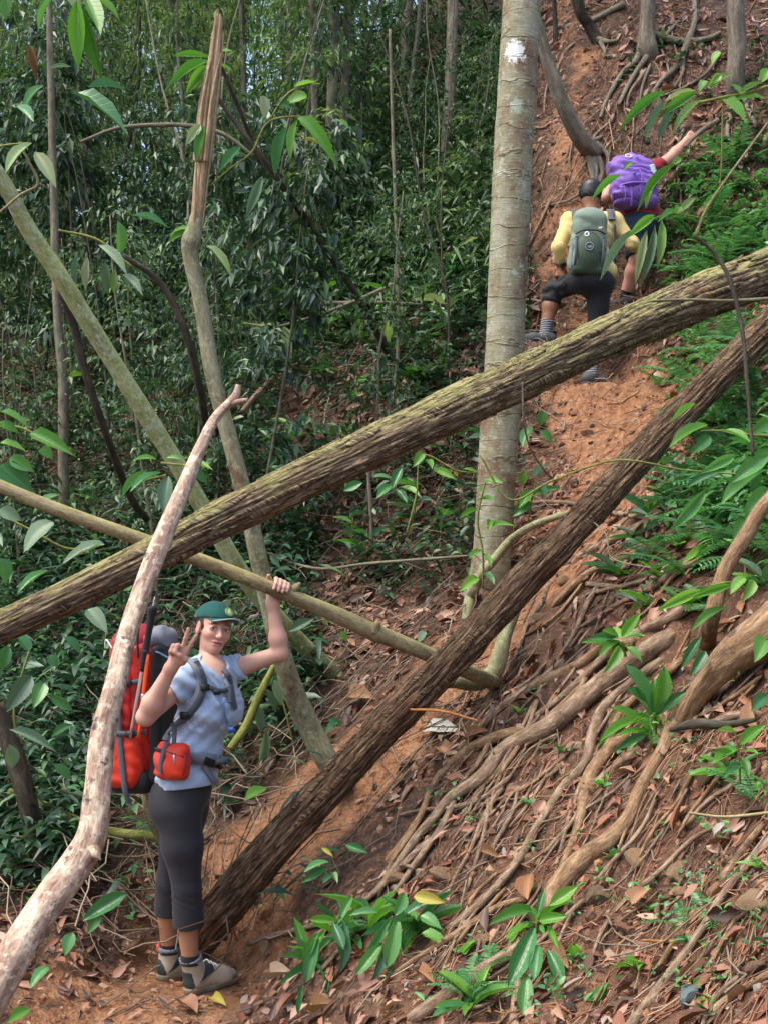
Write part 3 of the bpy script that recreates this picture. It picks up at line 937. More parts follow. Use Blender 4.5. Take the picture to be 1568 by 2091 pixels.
bank = empty('root_tangle', hit(1150, 1700)[0], 'tangle of long brown tree roots running down the right bank', 'roots')
ROOTS = [
    [(1204, 1391, 24), (1104, 1486, 26), (1044, 1496, 22), (999, 1511, 22), (949, 1536, 20), (904, 1576, 18), (879, 1616, 16), (859, 1666, 16), (814, 1731, 14), (784, 1771, 10)],
    [(1380, 1290, 38), (1310, 1340, 44), (1234, 1391, 44), (1134, 1475, 40), (1034, 1526, 32), (984, 1586, 28), (924, 1626, 24), (884, 1671, 20), (849, 1711, 18), (799, 1781, 14), (740, 1850, 10)],
    [(1360, 1340, 20), (1294, 1391, 22), (1234, 1441, 22), (1209, 1501, 24), (1194, 1561, 22), (1144, 1616, 20), (1094, 1691, 18), (1054, 1761, 18), (984, 1841, 16), (899, 1911, 14)],
    [(1289, 1496, 30), (1234, 1541, 28), (1199, 1601, 26), (1184, 1671, 20), (1164, 1731, 16), (1129, 1806, 10)],
    [(1304, 1531, 22), (1234, 1586, 22), (1199, 1626, 18), (1179, 1691, 12)],
    [(1160, 1340, 16), (1104, 1391, 18), (1034, 1436, 16), (994, 1471, 16), (944, 1521, 12), (900, 1560, 8)],
    [(1568, 1671, 16), (1504, 1751, 16), (1449, 1826, 16), (1404, 1881, 14), (1334, 1991, 12), (1290, 2060, 10)],
    [(1600, 1680, 18), (1484, 1816, 18), (1434, 1895, 18), (1384, 1966, 18), (1294, 2086, 22), (1240, 2150, 22)],
    [(1474, 1676, 10), (1404, 1721, 10), (1349, 1776, 10), (1284, 1831, 9), (1234, 1891, 9), (1194, 1991, 7)],
    [(1600, 1970, 14), (1484, 2041, 15), (1429, 2091, 15)],
    [(1060, 1990, 18), (1054, 2041, 20), (1048, 2110, 22)],
    [(1110, 1905, 24), (1009, 1966, 28), (934, 2016, 28), (824, 2091, 30)],
    [(1314, 1305, 24), (1234, 1322, 24), (1184, 1355, 22), (1104, 1395, 20), (1040, 1425, 12)],
    [(1434, 1065, 8), (1334, 1060, 10), (1259, 1048, 11), (1180, 1030, 9), (1104, 1025, 9), (1059, 1032, 7)],
    [(1344, 1050, 16), (1294, 1082, 18), (1234, 1110, 18), (1144, 1158, 13)],
    [(1380, 1095, 14), (1310, 1125, 14), (1259, 1144, 14), (1199, 1172, 16), (1154, 1210, 16), (1124, 1245, 14)],
    [(1480, 1100, 14), (1400, 1145, 14), (1330, 1200, 13), (1250, 1240, 11), (1170, 1290, 8)],
    [(1450, 1130, 12), (1390, 1160, 12), (1300, 1190, 11), (1190, 1215, 9)],
    [(1470, 1040, 16), (1420, 1060, 18), (1370, 1090, 18), (1310, 1115, 14), (1230, 1150, 9)],
    [(1184, 1190, 9), (1236, 1196, 10), (1286, 1200, 9)],
    [(1420, 1230, 22), (1350, 1270, 24), (1290, 1300, 22), (1230, 1345, 18), (1150, 1420, 14), (1080, 1470, 10)],
    [(1400, 1340, 18), (1330, 1400, 18), (1270, 1450, 16), (1240, 1520, 14), (1215, 1590, 12)],
    [(940, 1610, 12), (900, 1690, 13), (850, 1760, 13), (800, 1830, 12), (720, 1910, 10), (640, 2000, 9)],
    [(900, 1700, 14), (850, 1740, 15), (790, 1800, 14), (730, 1850, 12), (620, 1930, 10)],
    [(870, 1650, 9), (840, 1700, 10), (800, 1760, 10), (770, 1840, 8)],
    [(1000, 1620, 9), (990, 1690, 9), (970, 1760, 8), (950, 1830, 6)],
    [(1060, 1600, 8), (1045, 1660, 9), (1010, 1720, 8), (975, 1780, 6)],
    [(1100, 1830, 12), (1020, 1850, 14), (940, 1900, 15), (880, 1940, 14), (800, 1990, 10)],
    [(1130, 1560, 7), (1080, 1640, 8), (1030, 1700, 7)],
    [(1350, 1600, 9), (1310, 1690, 10), (1250, 1760, 9), (1200, 1820, 7)],
    [(1420, 1560, 8), (1380, 1640, 9), (1330, 1700, 8), (1290, 1780, 6)],
    [(1568, 1560, 12), (1500, 1600, 12), (1440, 1640, 10), (1390, 1700, 8)],
    [(1568, 1460, 16), (1500, 1460, 16), (1430, 1485, 16), (1370, 1490, 14)],
    [(1568, 1800, 10), (1500, 1880, 10), (1460, 1950, 9), (1400, 2050, 8)],
    [(700, 1870, 10), (640, 1890, 11), (560, 1910, 12), (500, 1930, 10)],
    [(1180, 1840, 7), (1150, 1900, 8), (1120, 1980, 7)],
    [(1568, 1370, 8), (1470, 1440, 9), (1400, 1470, 8)],
]
for k, pts in enumerate(ROOTS):
    V, Fq, UV = tube(fx(root_rows(pts, 0.6 if pts[0][2] > 12 else 1.0), 0), 26 + 10 * len(pts), 12, bark(1.3, 5, 0.10, 110 + k, 0.14))
    part('root', V, Fq, MATS['root_bark'] if k % 3 else MATS['pale_root_bark'], bank, uv=UV)
for k in range(104):                                   # thinner roots running the same way down the bank
    x0, y0 = random.uniform(980, 1640), random.uniform(1150, 2000)
    if 54 < k < 64: x0, y0 = random.uniform(1100, 1500), random.uniform(1000, 1200)
    if k >= 64: x0, y0 = random.uniform(980, 1420), random.uniform(1280, 1640)
    ang = rad(random.gauss(128, 10))
    n_ = random.randint(4, 7)
    pts, w = [], random.choice([4, 5, 6, 7, 9, 12])
    for q in range(n_):
        pts.append((x0, y0, w * (1 - 0.5 * q / n_)))
        st = random.uniform(35, 65)
        x0 += st * math.cos(ang); y0 += st * math.sin(ang)
        ang += random.gauss(0, .16)
    if pts[-1][0] < 700: continue
    V, Fq, UV = tube(fx(root_rows(pts, 0.9), 0), 12 + 7 * len(pts), 7, bark(1.3, 5, 0.10, 400 + k, 0.14))
    part('root', V, Fq, MATS[random.choice(['root_bark', 'root_bark', 'pale_root_bark'])], bank, uv=UV)
wallr = empty('root_tangle', hit(1180, 480)[0], 'thin bare roots hanging down the clay slope round the climbers', 'roots')
for k in range(34):
    x0, y0 = random.uniform(1075, 1420), random.uniform(20, 620)
    ang = rad(random.gauss(118, 16))
    pts, w = [], random.choice([3, 4, 5, 7])
    for q in range(random.randint(4, 6)):
        pts.append((x0, y0, w * (1 - 0.1 * q)))
        st = random.uniform(20, 45)
        x0 += st * math.cos(ang); y0 += st * math.sin(ang)
        ang += random.gauss(0, .3)
    V, Fq, UV = tube(fx(root_rows(pts, 0.6), 0), 10 + 7 * len(pts), 7, bark(1.3, 5, 0.10, 500 + k, 0.14))
    part('root', V, Fq, MATS[random.choice(['root_bark', 'grey_root_bark'])], wallr, uv=UV)
main_root = [(1439, 1391, 26), (1410, 1430, 28), (1384, 1456, 30), (1349, 1541, 30), (1309, 1611, 30), (1284, 1671, 32), (1244, 1716, 36), (1194, 1751, 40), (1154, 1791, 42), (1124, 1831, 36), (1116, 1876, 24)]
V, Fq, UV = tube(fx(root_rows(main_root, 0.1), 0), 130, 18, bark(1.2, 5, 0.07, 150, 0.10))
single('pale_root', V, Fq, MATS['pale_root_bark'], 'thick pale tan root snaking down the middle of the right bank', 'root', uv=UV)
arch = [(1180, 1042, 10), (1154, 1050, 13), (1094, 1070, 15), (1044, 1100, 16), (1014, 1135, 18), (979, 1175, 22), (962, 1215, 24), (955, 1250, 22), (950, 1290, 18)]
rows = root_rows(arch, 0.9)
rows = [(a, b, w, min(d, PD - 0.2) if b < 1215 else d + (b - 1240) * .003) for (a, b, w, d) in rows]
V, Fq, UV = tube(fx(rows, 0), 80, 12, bark(1.3, 5, 0.09, 160, 0.1))
single('arched_root', V, Fq, MATS['snapped_bark'], 'arched olive root at the foot of the ringed trunk', 'root', uv=UV)
hook = [(850, 1400, 16, 6.6), (885, 1394, 26, 6.35), (925, 1388, 32, 6.3), (975, 1392, 36, 6.35), (1008, 1372, 36, 6.38), (1022, 1330, 32, 6.42), (1036, 1280, 28, 6.5), (1060, 1225, 24, 6.65), (1090, 1190, 18, 6.85)]
V, Fq, UV = tube(fx(hook, 0), 70, 16, bark(1.3, 5, 0.12, 170, 0.12))
single('hooked_root', V, Fq, MATS['snapped_bark'], 'hooked olive root under the dark log below the ringed trunk', 'root', uv=UV)

# ---------------------------------------------------------------- stones
def stone_mesh(k):
    r = np.random.default_rng(100 + k)
    me = bpy.data.meshes.new('stone')
    import bmesh
    bm = bmesh.new()
    bmesh.ops.create_icosphere(bm, subdivisions=3, radius=1.0)
    pl = [(nrm(r.normal(size=3)), r.uniform(0.45, 0.75)) for _ in range(9)]
    for v in bm.verts:
        p = np.array(v.co)
        for n_, d_ in pl:
            e = p @ n_ - d_
            if e > 0: p = p - n_ * e * 0.92
        p = p * (1 + 0.05 * fbm(p * 3 + k * 7, 3, 5))
        v.co = p
    bm.to_mesh(me)
    bm.free()
    me.polygons.foreach_set('use_smooth', np.full(len(me.polygons), False))
    me.materials.append(MATS['bank_stone'])
    return me


SM = [stone_mesh(k) for k in range(6)]
STONES = [(1215, 1840, 62, 'squarish brown stone beside the pale root foot'), (1300, 1765, 52, 'flat grey-brown slab under the thin roots on the bank'), (1385, 1790, 58, 'flat olive slab right of the grey-brown slab'), (1450, 1590, 60, 'mossy dark stone below the right-edge sticks'), (1395, 1830, 50, 'ochre stone below the flat olive slab'),
          (1540, 1850, 70, 'brown stone at the right edge by the red rootlets'), (1410, 2045, 50, 'blue-black stone at the bottom right'), (1540, 1985, 44, 'small ochre stone at the right edge near the bottom'), (545, 1935, 46, 'dark stone in the clay right of the boots'), (520, 1840, 34, 'orange lump of stone under the dark log near its foot'),
          (905, 1790, 46, 'grey slate on the bank under the middle roots'), (815, 1800, 44, 'tilted slate slab left of the grey slate'), (1440, 440, 44, 'reddish rock right of the purple backpack'), (1085, 1270, 40, 'knobbly yellowish stone beside the dark log below the ringed trunk'), (1150, 1190, 34, 'flat stone on the trail at the dark log'),
          (985, 1925, 34, 'small brown stone among leaves left of the pale root'), (1290, 2020, 30, 'small tan stone at the bottom between roots'), (1470, 1760, 40, 'tan slab under two crossing roots'), (700, 2040, 24, 'small pebble at the bottom beside the strap-leaved plant')]
for k, (a, b, w, lb) in enumerate(STONES):
    h, d = hit(a, b)
    s = w * 0.62 * d / FPX
    o = obj('stone', SM[k % 6] if k != 6 else SM[2].copy(), None, h + np.array([0, 0.0, s * .28]))
    o.scale = (s * 1.15, s * 0.9, s * (0.55 if k % 3 else 0.8))
    o.rotation_euler = (random.uniform(-.5, .5), random.uniform(-.5, .5), random.uniform(0, 6))
    tag(o, lb, 'stone', 'stones on the bank')
    if k == 6:
        o.data.materials.clear()
        plain_mat('blue_stone', (0.09, 0.12, 0.12), 0.6)
        o.data.materials.append(MATS['blue_stone'])

for k in range(70):
    a, b = random.uniform(860, 1600), random.uniform(1480, 2090)
    if (b - 1380) < (1568 - a) * 0.3: continue
    h, d = hit(a, b)
    o = obj('stone', SM[k % 6], None, h)
    s_ = random.uniform(10, 30) * 0.5 * d / FPX
    o.location = h + np.array([0, 0, s_ * .3])
    o.scale = (s_ * 1.2, s_, s_ * 0.7)
    o.rotation_euler = (random.uniform(-.6, .6), random.uniform(-.6, .6), random.uniform(0, 6))
    tag(o, 'small angular stone half buried among the roots of the bank', 'stone', 'small stones among the roots')


# crumbled clay, gravel and clods
def clods(n, box, sz, name, label, keepf=None):
    ico = [(0, 0, 1)] + [(math.cos(k * 1.2566) * .894, math.sin(k * 1.2566) * .894, .447) for k in range(5)] + [(math.cos(k * 1.2566 + .628) * .894, math.sin(k * 1.2566 + .628) * .894, -.447) for k in range(5)] + [(0, 0, -1)]
    tf = [(0, 1 + k, 1 + (k + 1) % 5) for k in range(5)] + [(1 + k, 6 + k, 1 + (k + 1) % 5) for k in range(5)] + [(1 + (k + 1) % 5, 6 + k, 6 + (k + 1) % 5) for k in range(5)] + [(11, 6 + (k + 1) % 5, 6 + k) for k in range(5)]
    ico, tf = np.array(ico), np.array(tf)
    px, py = rng.uniform(box[0], box[2], n), rng.uniform(box[1], box[3], n)
    if keepf is not None:
        k = keepf(px, py)
        px, py = px[k], py[k]
    ds = np.arange(2.4, 16, 0.06)
    Q = CAM + ds[:, None, None] * (FWD + ((px - 784) / FPX)[None, :, None] * RGT + ((1045.5 - py) / FPX)[None, :, None] * UPV)
    S = Q[..., 2] - gz(Q[..., 0], Q[..., 1])
    k = np.argmax(S < 0, axis=0)
    ok = k > 3
    base = Q[k[ok], np.nonzero(ok)[0]]
    m = len(base)
    s_ = sz[0] + (sz[1] - sz[0]) * rng.uniform(0, 1, m) ** 3
    V = ico[None] * rng.uniform(.55, 1.25, (m, 12, 1)) * (s_[:, None] * rng.uniform(.6, 1.3, (m, 3)))[:, None]
    a = rng.uniform(0, 6.28, m)
    c, s2 = np.cos(a)[:, None], np.sin(a)[:, None]
    V = np.stack([V[..., 0] * c - V[..., 1] * s2, V[..., 0] * s2 + V[..., 1] * c, V[..., 2]], -1) + base[:, None]
    Fc = (tf[None] + (np.arange(m) * 12)[:, None, None]).reshape(-1, 3)
    return single(name, V.reshape(-1, 3), Fc, MATS['clod'], label, 'rubble', kind='stuff', smooth=False)


def clod_mat():
    t = NT('clod')
    g = t.n('ShaderNodeNewGeometry')
    c = t.ramp(g.outputs['Random Per Island'], [(0.0, (0.035, 0.02, 0.013)), (0.3, (0.11, 0.058, 0.032)), (0.55, (0.22, 0.11, 0.052)), (0.75, (0.36, 0.18, 0.08)), (0.9, (0.42, 0.27, 0.15)), (1.0, (0.24, 0.22, 0.18))])
    n = t.noise(t.coord('Object'), 60, 4, 0.7)
    c = t.mix(t.math('MULTIPLY', n, 0.6), c, t.mix(1.0, c, (0.4, 0.36, 0.33), 'MULTIPLY'))
    return t.done(t.bsdf(c, 0.7, t.bump(n, 0.7, 0.01), spec=0.35))


clod_mat()
clods(6400, (760, 1180, 1900, 2140), (.006, .030), 'rubble', 'crumbled soil, gravel and clods on the root bank', lambda a, b: (b - 1300) > (1568 - a) * .35)
clods(2600, (1060, -20, 1450, 1150), (.008, .045), 'rubble', 'clods of orange clay on the trail and the cut slope round the climbers')
clods(1800, (60, 1500, 900, 2120), (.005, .022), 'rubble', 'crumbs of clay on the path round the hiker boots')

# ---------------------------------------------------------------- leaves in the mass
T2 = (np.array([(0, 0, 0), (0.42, -1, .18), (1, 0, 0), (0.42, 1, .18)], float), np.array([(0, 1, 2), (0, 2, 3)]))
T4 = (np.array([(0, 0, 0), (.3, -.95, .14), (.3, 0, 0), (.3, .95, .14), (.68, -.72, .12), (.68, 0, 0), (.68, .72, .12), (1, 0, 0)], float),
      np.array([(0, 1, 2), (0, 2, 3), (1, 4, 5), (1, 5, 2), (2, 5, 6), (2, 6, 3), (4, 7, 5), (5, 7, 6)]))


def leaves_np(pos, dv, nor, L, W, droop, T, curl=1.0):
    tv, tf = T
    dv = nrm(dv)
    sd_ = nrm(np.cross(dv, nor))
    nn = np.cross(sd_, dv)
    t, s, h = tv[:, 0], tv[:, 1], tv[:, 2]
    L, W = np.asarray(L)[:, None, None], np.asarray(W)[:, None, None]
    dr = np.asarray(droop)[:, None, None] if np.ndim(droop) else droop
    V = pos[:, None] + dv[:, None] * L * t[None, :, None] + sd_[:, None] * (W / 2) * s[None, :, None] + nn[:, None] * W * curl * h[None, :, None]
    V = V - UP * dr * L * (t ** 2)[None, :, None]
    n = len(pos)
    Fc = tf[None] + (np.arange(n) * len(tv))[:, None, None]
    return V.reshape(-1, 3), Fc.reshape(-1, 3)


def rdir(n, el0, el1):
    a = rng.uniform(0, 2 * math.pi, n)
    e = np.radians(rng.uniform(el0, el1, n))
    return np.stack([np.cos(a) * np.cos(e), np.sin(a) * np.cos(e), np.sin(e)], -1)


# leaf litter
N = 128000
lx, ly = rng.uniform(-4.5, 4.2, N), rng.uniform(2.4, 14, N)
lz = gz(lx, ly)
lp = np.stack([lx, ly, lz], -1)
qx, qy, qd = proj(lp)
td_ = trail_dist(lx, ly)
keep = (qx > -300) & (qx < 2150) & (qy > -40) & (qy < 2350) & (qd > 2)
dens = np.where(td_ < 0.35, 0.16, 0.5)
dens = np.where((qx > 560) & (qx < 1000) & (qy > 700) & (qy < 1350), 0.85, dens)
dens = np.where((qy > 1750) & (qx < 700), 0.65, dens)
dens = np.where((qx > 850) & (qy > 1150), 0.42, dens)
dens = np.where((qx > 1080) & (qy < 760), 0.55, dens)
dens = dens * (0.55 + 0.6 * vnoise(lp * np.array([2.2, 2.2, 0]), 17))
keep &= rng.uniform(0, 1, N) < dens
lp = lp[keep]; td_ = td_[keep]; qd = qd[keep]; qy = qy[keep]; qx = qx[keep]
n = len(lp)
gn = gnormal(lp[:, 0], lp[:, 1])
dv = rng.normal(size=(n, 3)); dv = dv - gn * (dv * gn).sum(-1, keepdims=True)
dv = nrm(nrm(dv) + gn * rng.uniform(-0.05, 0.45, (n, 1)))
nn = nrm(gn + rng.normal(size=(n, 3)) * 0.5)
L = (0.03 + 0.095 * rng.uniform(0, 1, n) ** 2.4) * np.where(td_ < 0.35, 0.55, 1.0) * np.where((qx > 560) & (qy < 1350), 1.15, 1)
V, Fc = leaves_np(lp + gn * 0.012, dv, nn, L, L * rng.uniform(0.28, 0.5, n), rng.uniform(-0.1, 0.4, n), T4, rng.uniform(0.2, 3.6, n)[:, None, None])
single('leaf_litter', V, Fc, MATS['dead_leaf'], 'brown and pinkish dead leaves strewn over the slope', 'leaf litter', kind='stuff')
print('litter', n)

# fine red rootlets and dry twigs
def fibre_field(n, xr, yr, m, name, label, cat, rr, ll, jitter, downhill, keepf=None, lift=0.02):
    parts_ = []
    a = np.arange(4) / 4 * 2 * math.pi
    for _ in range(n):
        px, py = rng.uniform(*xr), rng.uniform(*yr)
        if keepf and not keepf(px, py):
            continue
        parts_.append((px, py))
    d0 = {}
    vs, fs, c0 = [], [], 0
    # ground points for all at once: march over depth
    A = np.array(parts_)
    ds = np.arange(2.4, 16, 0.12)
    Q = CAM + ds[:, None, None] * (FWD + ((A[:, 0] - 784) / FPX)[None, :, None] * RGT + ((1045.5 - A[:, 1]) / FPX)[None, :, None] * UPV)
    S = Q[..., 2] - gz0(Q[..., 0], Q[..., 1])
    k = np.argmax(S < 0, axis=0)
    ok = k > 3
    A, parts_ = A[ok], list(A[ok])
    base = Q[k[ok], np.nonzero(ok)[0]]
    gn = gnormal(base[:, 0], base[:, 1])
    dh = nrm(np.array([0, 0, -1.0]) - gn * (-gn[:, 2:3]))
    for i in range(len(A)):
        r = rng.normal(size=3)
        v = nrm(dh[i] * downhill + (r - gn[i] * (r @ gn[i])) * jitter + gn[i] * rng.uniform(0, 0.25))
        ln = rng.uniform(*ll)
        m_ = 6
        t = np.linspace(0, 1, m_)[:, None]
        c = base[i] + v * ln * t + np.cumsum(rng.normal(size=(m_, 3)) * ln * 0.05, axis=0)
        c[:, 2] = np.maximum(c[:, 2], 0) * 0 + c[:, 2]
        parts_[i] = c
    C = np.array(parts_)
    gzv = gz(C[..., 0], C[..., 1])
    C[..., 2] = np.maximum(C[..., 2], gzv + 0.004) * 0.4 + (gzv + rng.uniform(0.004, lift, (len(C), 1))) * 0.6
    R = rng.uniform(*rr, len(C))
    T = nrm(np.gradient(C, axis=1))
    Nn = nrm(np.cross(T, np.array([0.3, 0.5, 0.81])))
    B = np.cross(T, Nn)
    V = C[:, :, None] + (Nn[:, :, None] * np.cos(a)[None, None, :, None] + B[:, :, None] * np.sin(a)[None, None, :, None]) * R[:, None, None, None]
    i, j = np.meshgrid(np.arange(m_ - 1), np.arange(4), indexing='ij')
    f1 = np.stack([i * 4 + j, i * 4 + (j + 1) % 4, (i + 1) * 4 + (j + 1) % 4, (i + 1) * 4 + j], -1).reshape(-1, 4)
    Fc = (f1[None] + (np.arange(len(C)) * m_ * 4)[:, None, None]).reshape(-1, 4)
    single(name, V.reshape(-1, 3), Fc, m, label, cat, kind='stuff')


leaf_mat('rootlet', [(0, (0.11, 0.04, 0.022)), (0.5, (0.25, 0.095, 0.048)), (0.85, (0.36, 0.18, 0.09)), (1, (0.40, 0.26, 0.16))], 0.6, 0.0)
leaf_mat('dry_twig', [(0, (0.06, 0.04, 0.028)), (0.5, (0.14, 0.095, 0.062)), (1, (0.32, 0.25, 0.17))], 0.75, 0.0)
fibre_field(1050, (880, 1900), (1380, 2130), MATS['rootlet'], 'rootlets', 'fine reddish rootlets matted over the right bank', 'rootlets', (0.0010, 0.0030), (0.06, 0.30), 0.8, 0.9, lambda a, b: (b - 1380) > (1568 - a) * 0.25, 0.04)
fibre_field(1100, (-20, 1080), (480, 1500), MATS['dry_twig'], 'debris', 'dry twigs and dead stems scattered over the shaded slope', 'twigs', (0.002, 0.005), (0.15, 0.9), 1.0, 0.5, lambda a, b: a + b > 700, 0.22)
fibre_field(420, (-20, 560), (1180, 1960), MATS['dry_twig'], 'debris', 'dry twigs caught in the plants behind the peeled branch', 'twigs', (0.002, 0.0045), (0.25, 0.9), 1.0, 0.3, None, 0.55)
fibre_field(240, (60, 1568), (1500, 2120), MATS['dry_twig'], 'debris', 'dry twigs lying on the path and the root bank', 'twigs', (0.0015, 0.004), (0.08, 0.4), 1.0, 0.5, None, 0.05)
fibre_field(500, (1070, 1568), (0, 1150), MATS['rootlet'], 'rootlets', 'thin hanging rootlets on the clay slope round the climbers', 'rootlets', (0.002, 0.005), (0.1, 0.5), 0.6, 0.9, None, 0.06)


# undergrowth: clumps of leaves on the ground
def clump_field(n, box, T, m, name, label, Lr, ratio, per, keepf, hgt, droop=(0.2, 0.7), el=(-5, 60), up=True):
    px, py = rng.uniform(box[0], box[2], n), rng.uniform(box[1], box[3], n)
    if keepf is not None:
        k = np.array([rng.uniform() < keepf(a, b) for a, b in zip(px, py)])
        px, py = px[k], py[k]
    ds = np.arange(2.6, 40, 0.15)
    Q = CAM + ds[:, None, None] * (FWD + ((px - 784) / FPX)[None, :, None] * RGT + ((1045.5 - py) / FPX)[None, :, None] * UPV)
    S = Q[..., 2] - gz0(Q[..., 0], Q[..., 1])
    k = np.argmax(S < 0, axis=0)
    ok = k > 3
    base = Q[k[ok], np.nonzero(ok)[0]]
    tdv = trail_dist(base[:, 0], base[:, 1])
    base = base[tdv > 0.4]
    base[:, 2] = gz(base[:, 0], base[:, 1])
    b = np.repeat(base, per, axis=0)
    nn_ = len(b)
    hh = np.repeat(rng.uniform(*hgt, len(base)), per) * rng.uniform(0.1, 1, nn_)
    pos = b + rng.normal(size=(nn_, 3)) * np.array([0.05, 0.05, 0.0]) + UP * hh[:, None]
    sz = np.repeat(rng.uniform(Lr[0], Lr[1], len(base)), per) * rng.uniform(0.6, 1.15, nn_)
    dv = rdir(nn_, *el)
    V, Fc = leaves_np(pos, dv, UP + rng.normal(size=(nn_, 3)) * 0.35, sz, sz * ratio * rng.uniform(0.8, 1.2, nn_), rng.uniform(*droop, nn_), T)
    # thin stems
    o = single(name, V, Fc, m, label, 'undergrowth', kind='stuff')
    print(name, nn_)
    return o


def left_density(a, b):
    v = 1.0
    if a > 560: v *= 0.95 if b < 760 else 0.7
    if a > 560 and b > 850: v *= 0.6
    if 560 < a < 800 and 780 < b < 1250: v *= 0.6
    return v


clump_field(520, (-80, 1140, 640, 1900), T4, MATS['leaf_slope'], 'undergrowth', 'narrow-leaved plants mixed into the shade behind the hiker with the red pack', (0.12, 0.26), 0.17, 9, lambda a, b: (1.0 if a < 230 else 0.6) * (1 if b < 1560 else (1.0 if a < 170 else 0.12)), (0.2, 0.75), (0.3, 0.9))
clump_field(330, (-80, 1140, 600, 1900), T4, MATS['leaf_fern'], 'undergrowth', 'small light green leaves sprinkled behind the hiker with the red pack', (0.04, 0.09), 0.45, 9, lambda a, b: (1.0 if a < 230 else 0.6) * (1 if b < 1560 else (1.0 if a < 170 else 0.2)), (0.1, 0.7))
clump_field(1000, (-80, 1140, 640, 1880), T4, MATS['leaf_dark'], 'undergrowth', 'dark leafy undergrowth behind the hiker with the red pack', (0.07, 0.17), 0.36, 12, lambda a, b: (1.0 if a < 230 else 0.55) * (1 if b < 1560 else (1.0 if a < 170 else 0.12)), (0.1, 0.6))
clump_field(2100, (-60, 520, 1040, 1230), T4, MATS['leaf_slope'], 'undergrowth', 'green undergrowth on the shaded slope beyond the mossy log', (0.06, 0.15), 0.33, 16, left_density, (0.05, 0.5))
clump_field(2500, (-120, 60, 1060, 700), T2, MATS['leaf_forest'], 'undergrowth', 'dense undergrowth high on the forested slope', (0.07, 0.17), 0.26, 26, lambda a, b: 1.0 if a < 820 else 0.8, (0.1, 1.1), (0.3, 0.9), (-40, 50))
clump_field(620, (1340, 380, 1850, 1130), T4, MATS['leaf_fern'], 'undergrowth', 'fresh green undergrowth on the slope at the right edge', (0.07, 0.15), 0.34, 11, lambda a, b: 1.0 if a > 1430 else 0.55, (0.03, 0.28))
clump_field(220, (1230, 100, 1600, 420), T2, MATS['leaf_slope'], 'undergrowth', 'sparse small plants on the clay slope above the climbers', (0.06, 0.14), 0.35, 8, lambda a, b: 1.0 if a > 1500 else 0.25, (0.02, 0.15))
clump_field(170, (900, 1420, 1620, 2100), T4, MATS['leaf_fern'], 'ground_cover', 'tiny green seedlings between the roots of the bank', (0.015, 0.045), 0.5, 9, lambda a, b: 0.4 + 0.6 * (a > 1350), (0.0, 0.07))


# ---------------------------------------------------------------- saplings of the forest
def crown_mesh(k, H, nsp, nlf, L0, m):
    """drooping leafy sprays up a thin stem, local coordinates, stem along Z"""
    r = np.random.default_rng(500 + k)
    z = H * r.uniform(0.12, 1.0, nsp) ** 0.8
    az = r.uniform(0, 2 * math.pi, nsp)
    ln = r.uniform(0.35, 1.0, nsp) * (0.5 + 0.10 * H)
    el = np.radians(r.uniform(-5, 50, nsp))
    t = r.uniform(0.15, 1.0, (nsp, nlf))
    px = np.cos(az)[:, None] * np.cos(el)[:, None] * ln[:, None] * t
    py = np.sin(az)[:, None] * np.cos(el)[:, None] * ln[:, None] * t
    pz = z[:, None] + np.sin(el)[:, None] * ln[:, None] * t - 0.45 * ln[:, None] * t ** 2
    pos = np.stack([px, py, pz], -1).reshape(-1, 3) + r.normal(size=(nsp * nlf, 3)) * 0.03
    a2 = np.repeat(az, nlf) + r.choice([-0.9, 0.9], nsp * nlf) + r.normal(size=nsp * nlf) * 0.4
    e2 = np.radians(r.uniform(-75, 15, nsp * nlf))
    dv = np.stack([np.cos(a2) * np.cos(e2), np.sin(a2) * np.cos(e2), np.sin(e2)], -1)
    L = L0 * r.uniform(0.6, 1.4, nsp * nlf)
    V, Fc = leaves_np(pos, dv, UP + r.normal(size=(nsp * nlf, 3)) * 0.4, L, L * r.uniform(0.8, 1.25, nsp * nlf) * [0.24, 0.42, 0.30, 0.2, 0.45, 0.3, 0.36, 0.5, 0.26, 0.3][k], 0.25, T2)
    return mesh_np('crown', V, Fc, m, smooth=False)


def stem_mesh(k, H, r0, m):
    r = np.random.default_rng(900 + k)
    pts = [(0, 0, -0.2, r0 * 1.3)]
    x = y = 0.0
    for i in range(1, 7):
        x += r.normal() * 0.05 * H / 5; y += r.normal() * 0.05 * H / 5
        pts.append((x, y, H * i / 6, r0 * (1 - 0.75 * i / 6)))
    V, Fq, UV = tube(np.array(pts), 24, 7, bark(1.2, 2, 0.08, k))
    return mesh_np('trunk', V, Fq, m, uv=UV)


VAR = []
for k in range(10):
    H = [3.2, 4.0, 4.6, 5.4, 2.6, 6.4, 7.5, 3.6, 5.0, 8.5][k]
    tall = H > 6
    VAR.append((H, stem_mesh(k, H, [0.018, 0.02, 0.025, 0.03, 0.014, 0.045, 0.06, 0.022, 0.028, 0.075][k], MATS['thin_stem_bark' if k % 3 else 'dark_stem_bark']),
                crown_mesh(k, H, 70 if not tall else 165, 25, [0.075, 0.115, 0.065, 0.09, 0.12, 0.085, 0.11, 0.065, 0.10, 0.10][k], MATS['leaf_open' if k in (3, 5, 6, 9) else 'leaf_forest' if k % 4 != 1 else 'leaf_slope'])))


def sapling(loc, k, s, lean, az, label, group, cat='tree'):
    H, tm, cm = VAR[k]
    e = bpy.data.objects.new('sapling', None)
    COL.objects.link(e)
    e.location = loc
    e.rotation_euler = (lean[0], lean[1], az)
    e.scale = (s, s, s)
    tag(e, label, cat, group)
    obj('trunk', tm, e)
    obj('crown', cm, e)
    return e


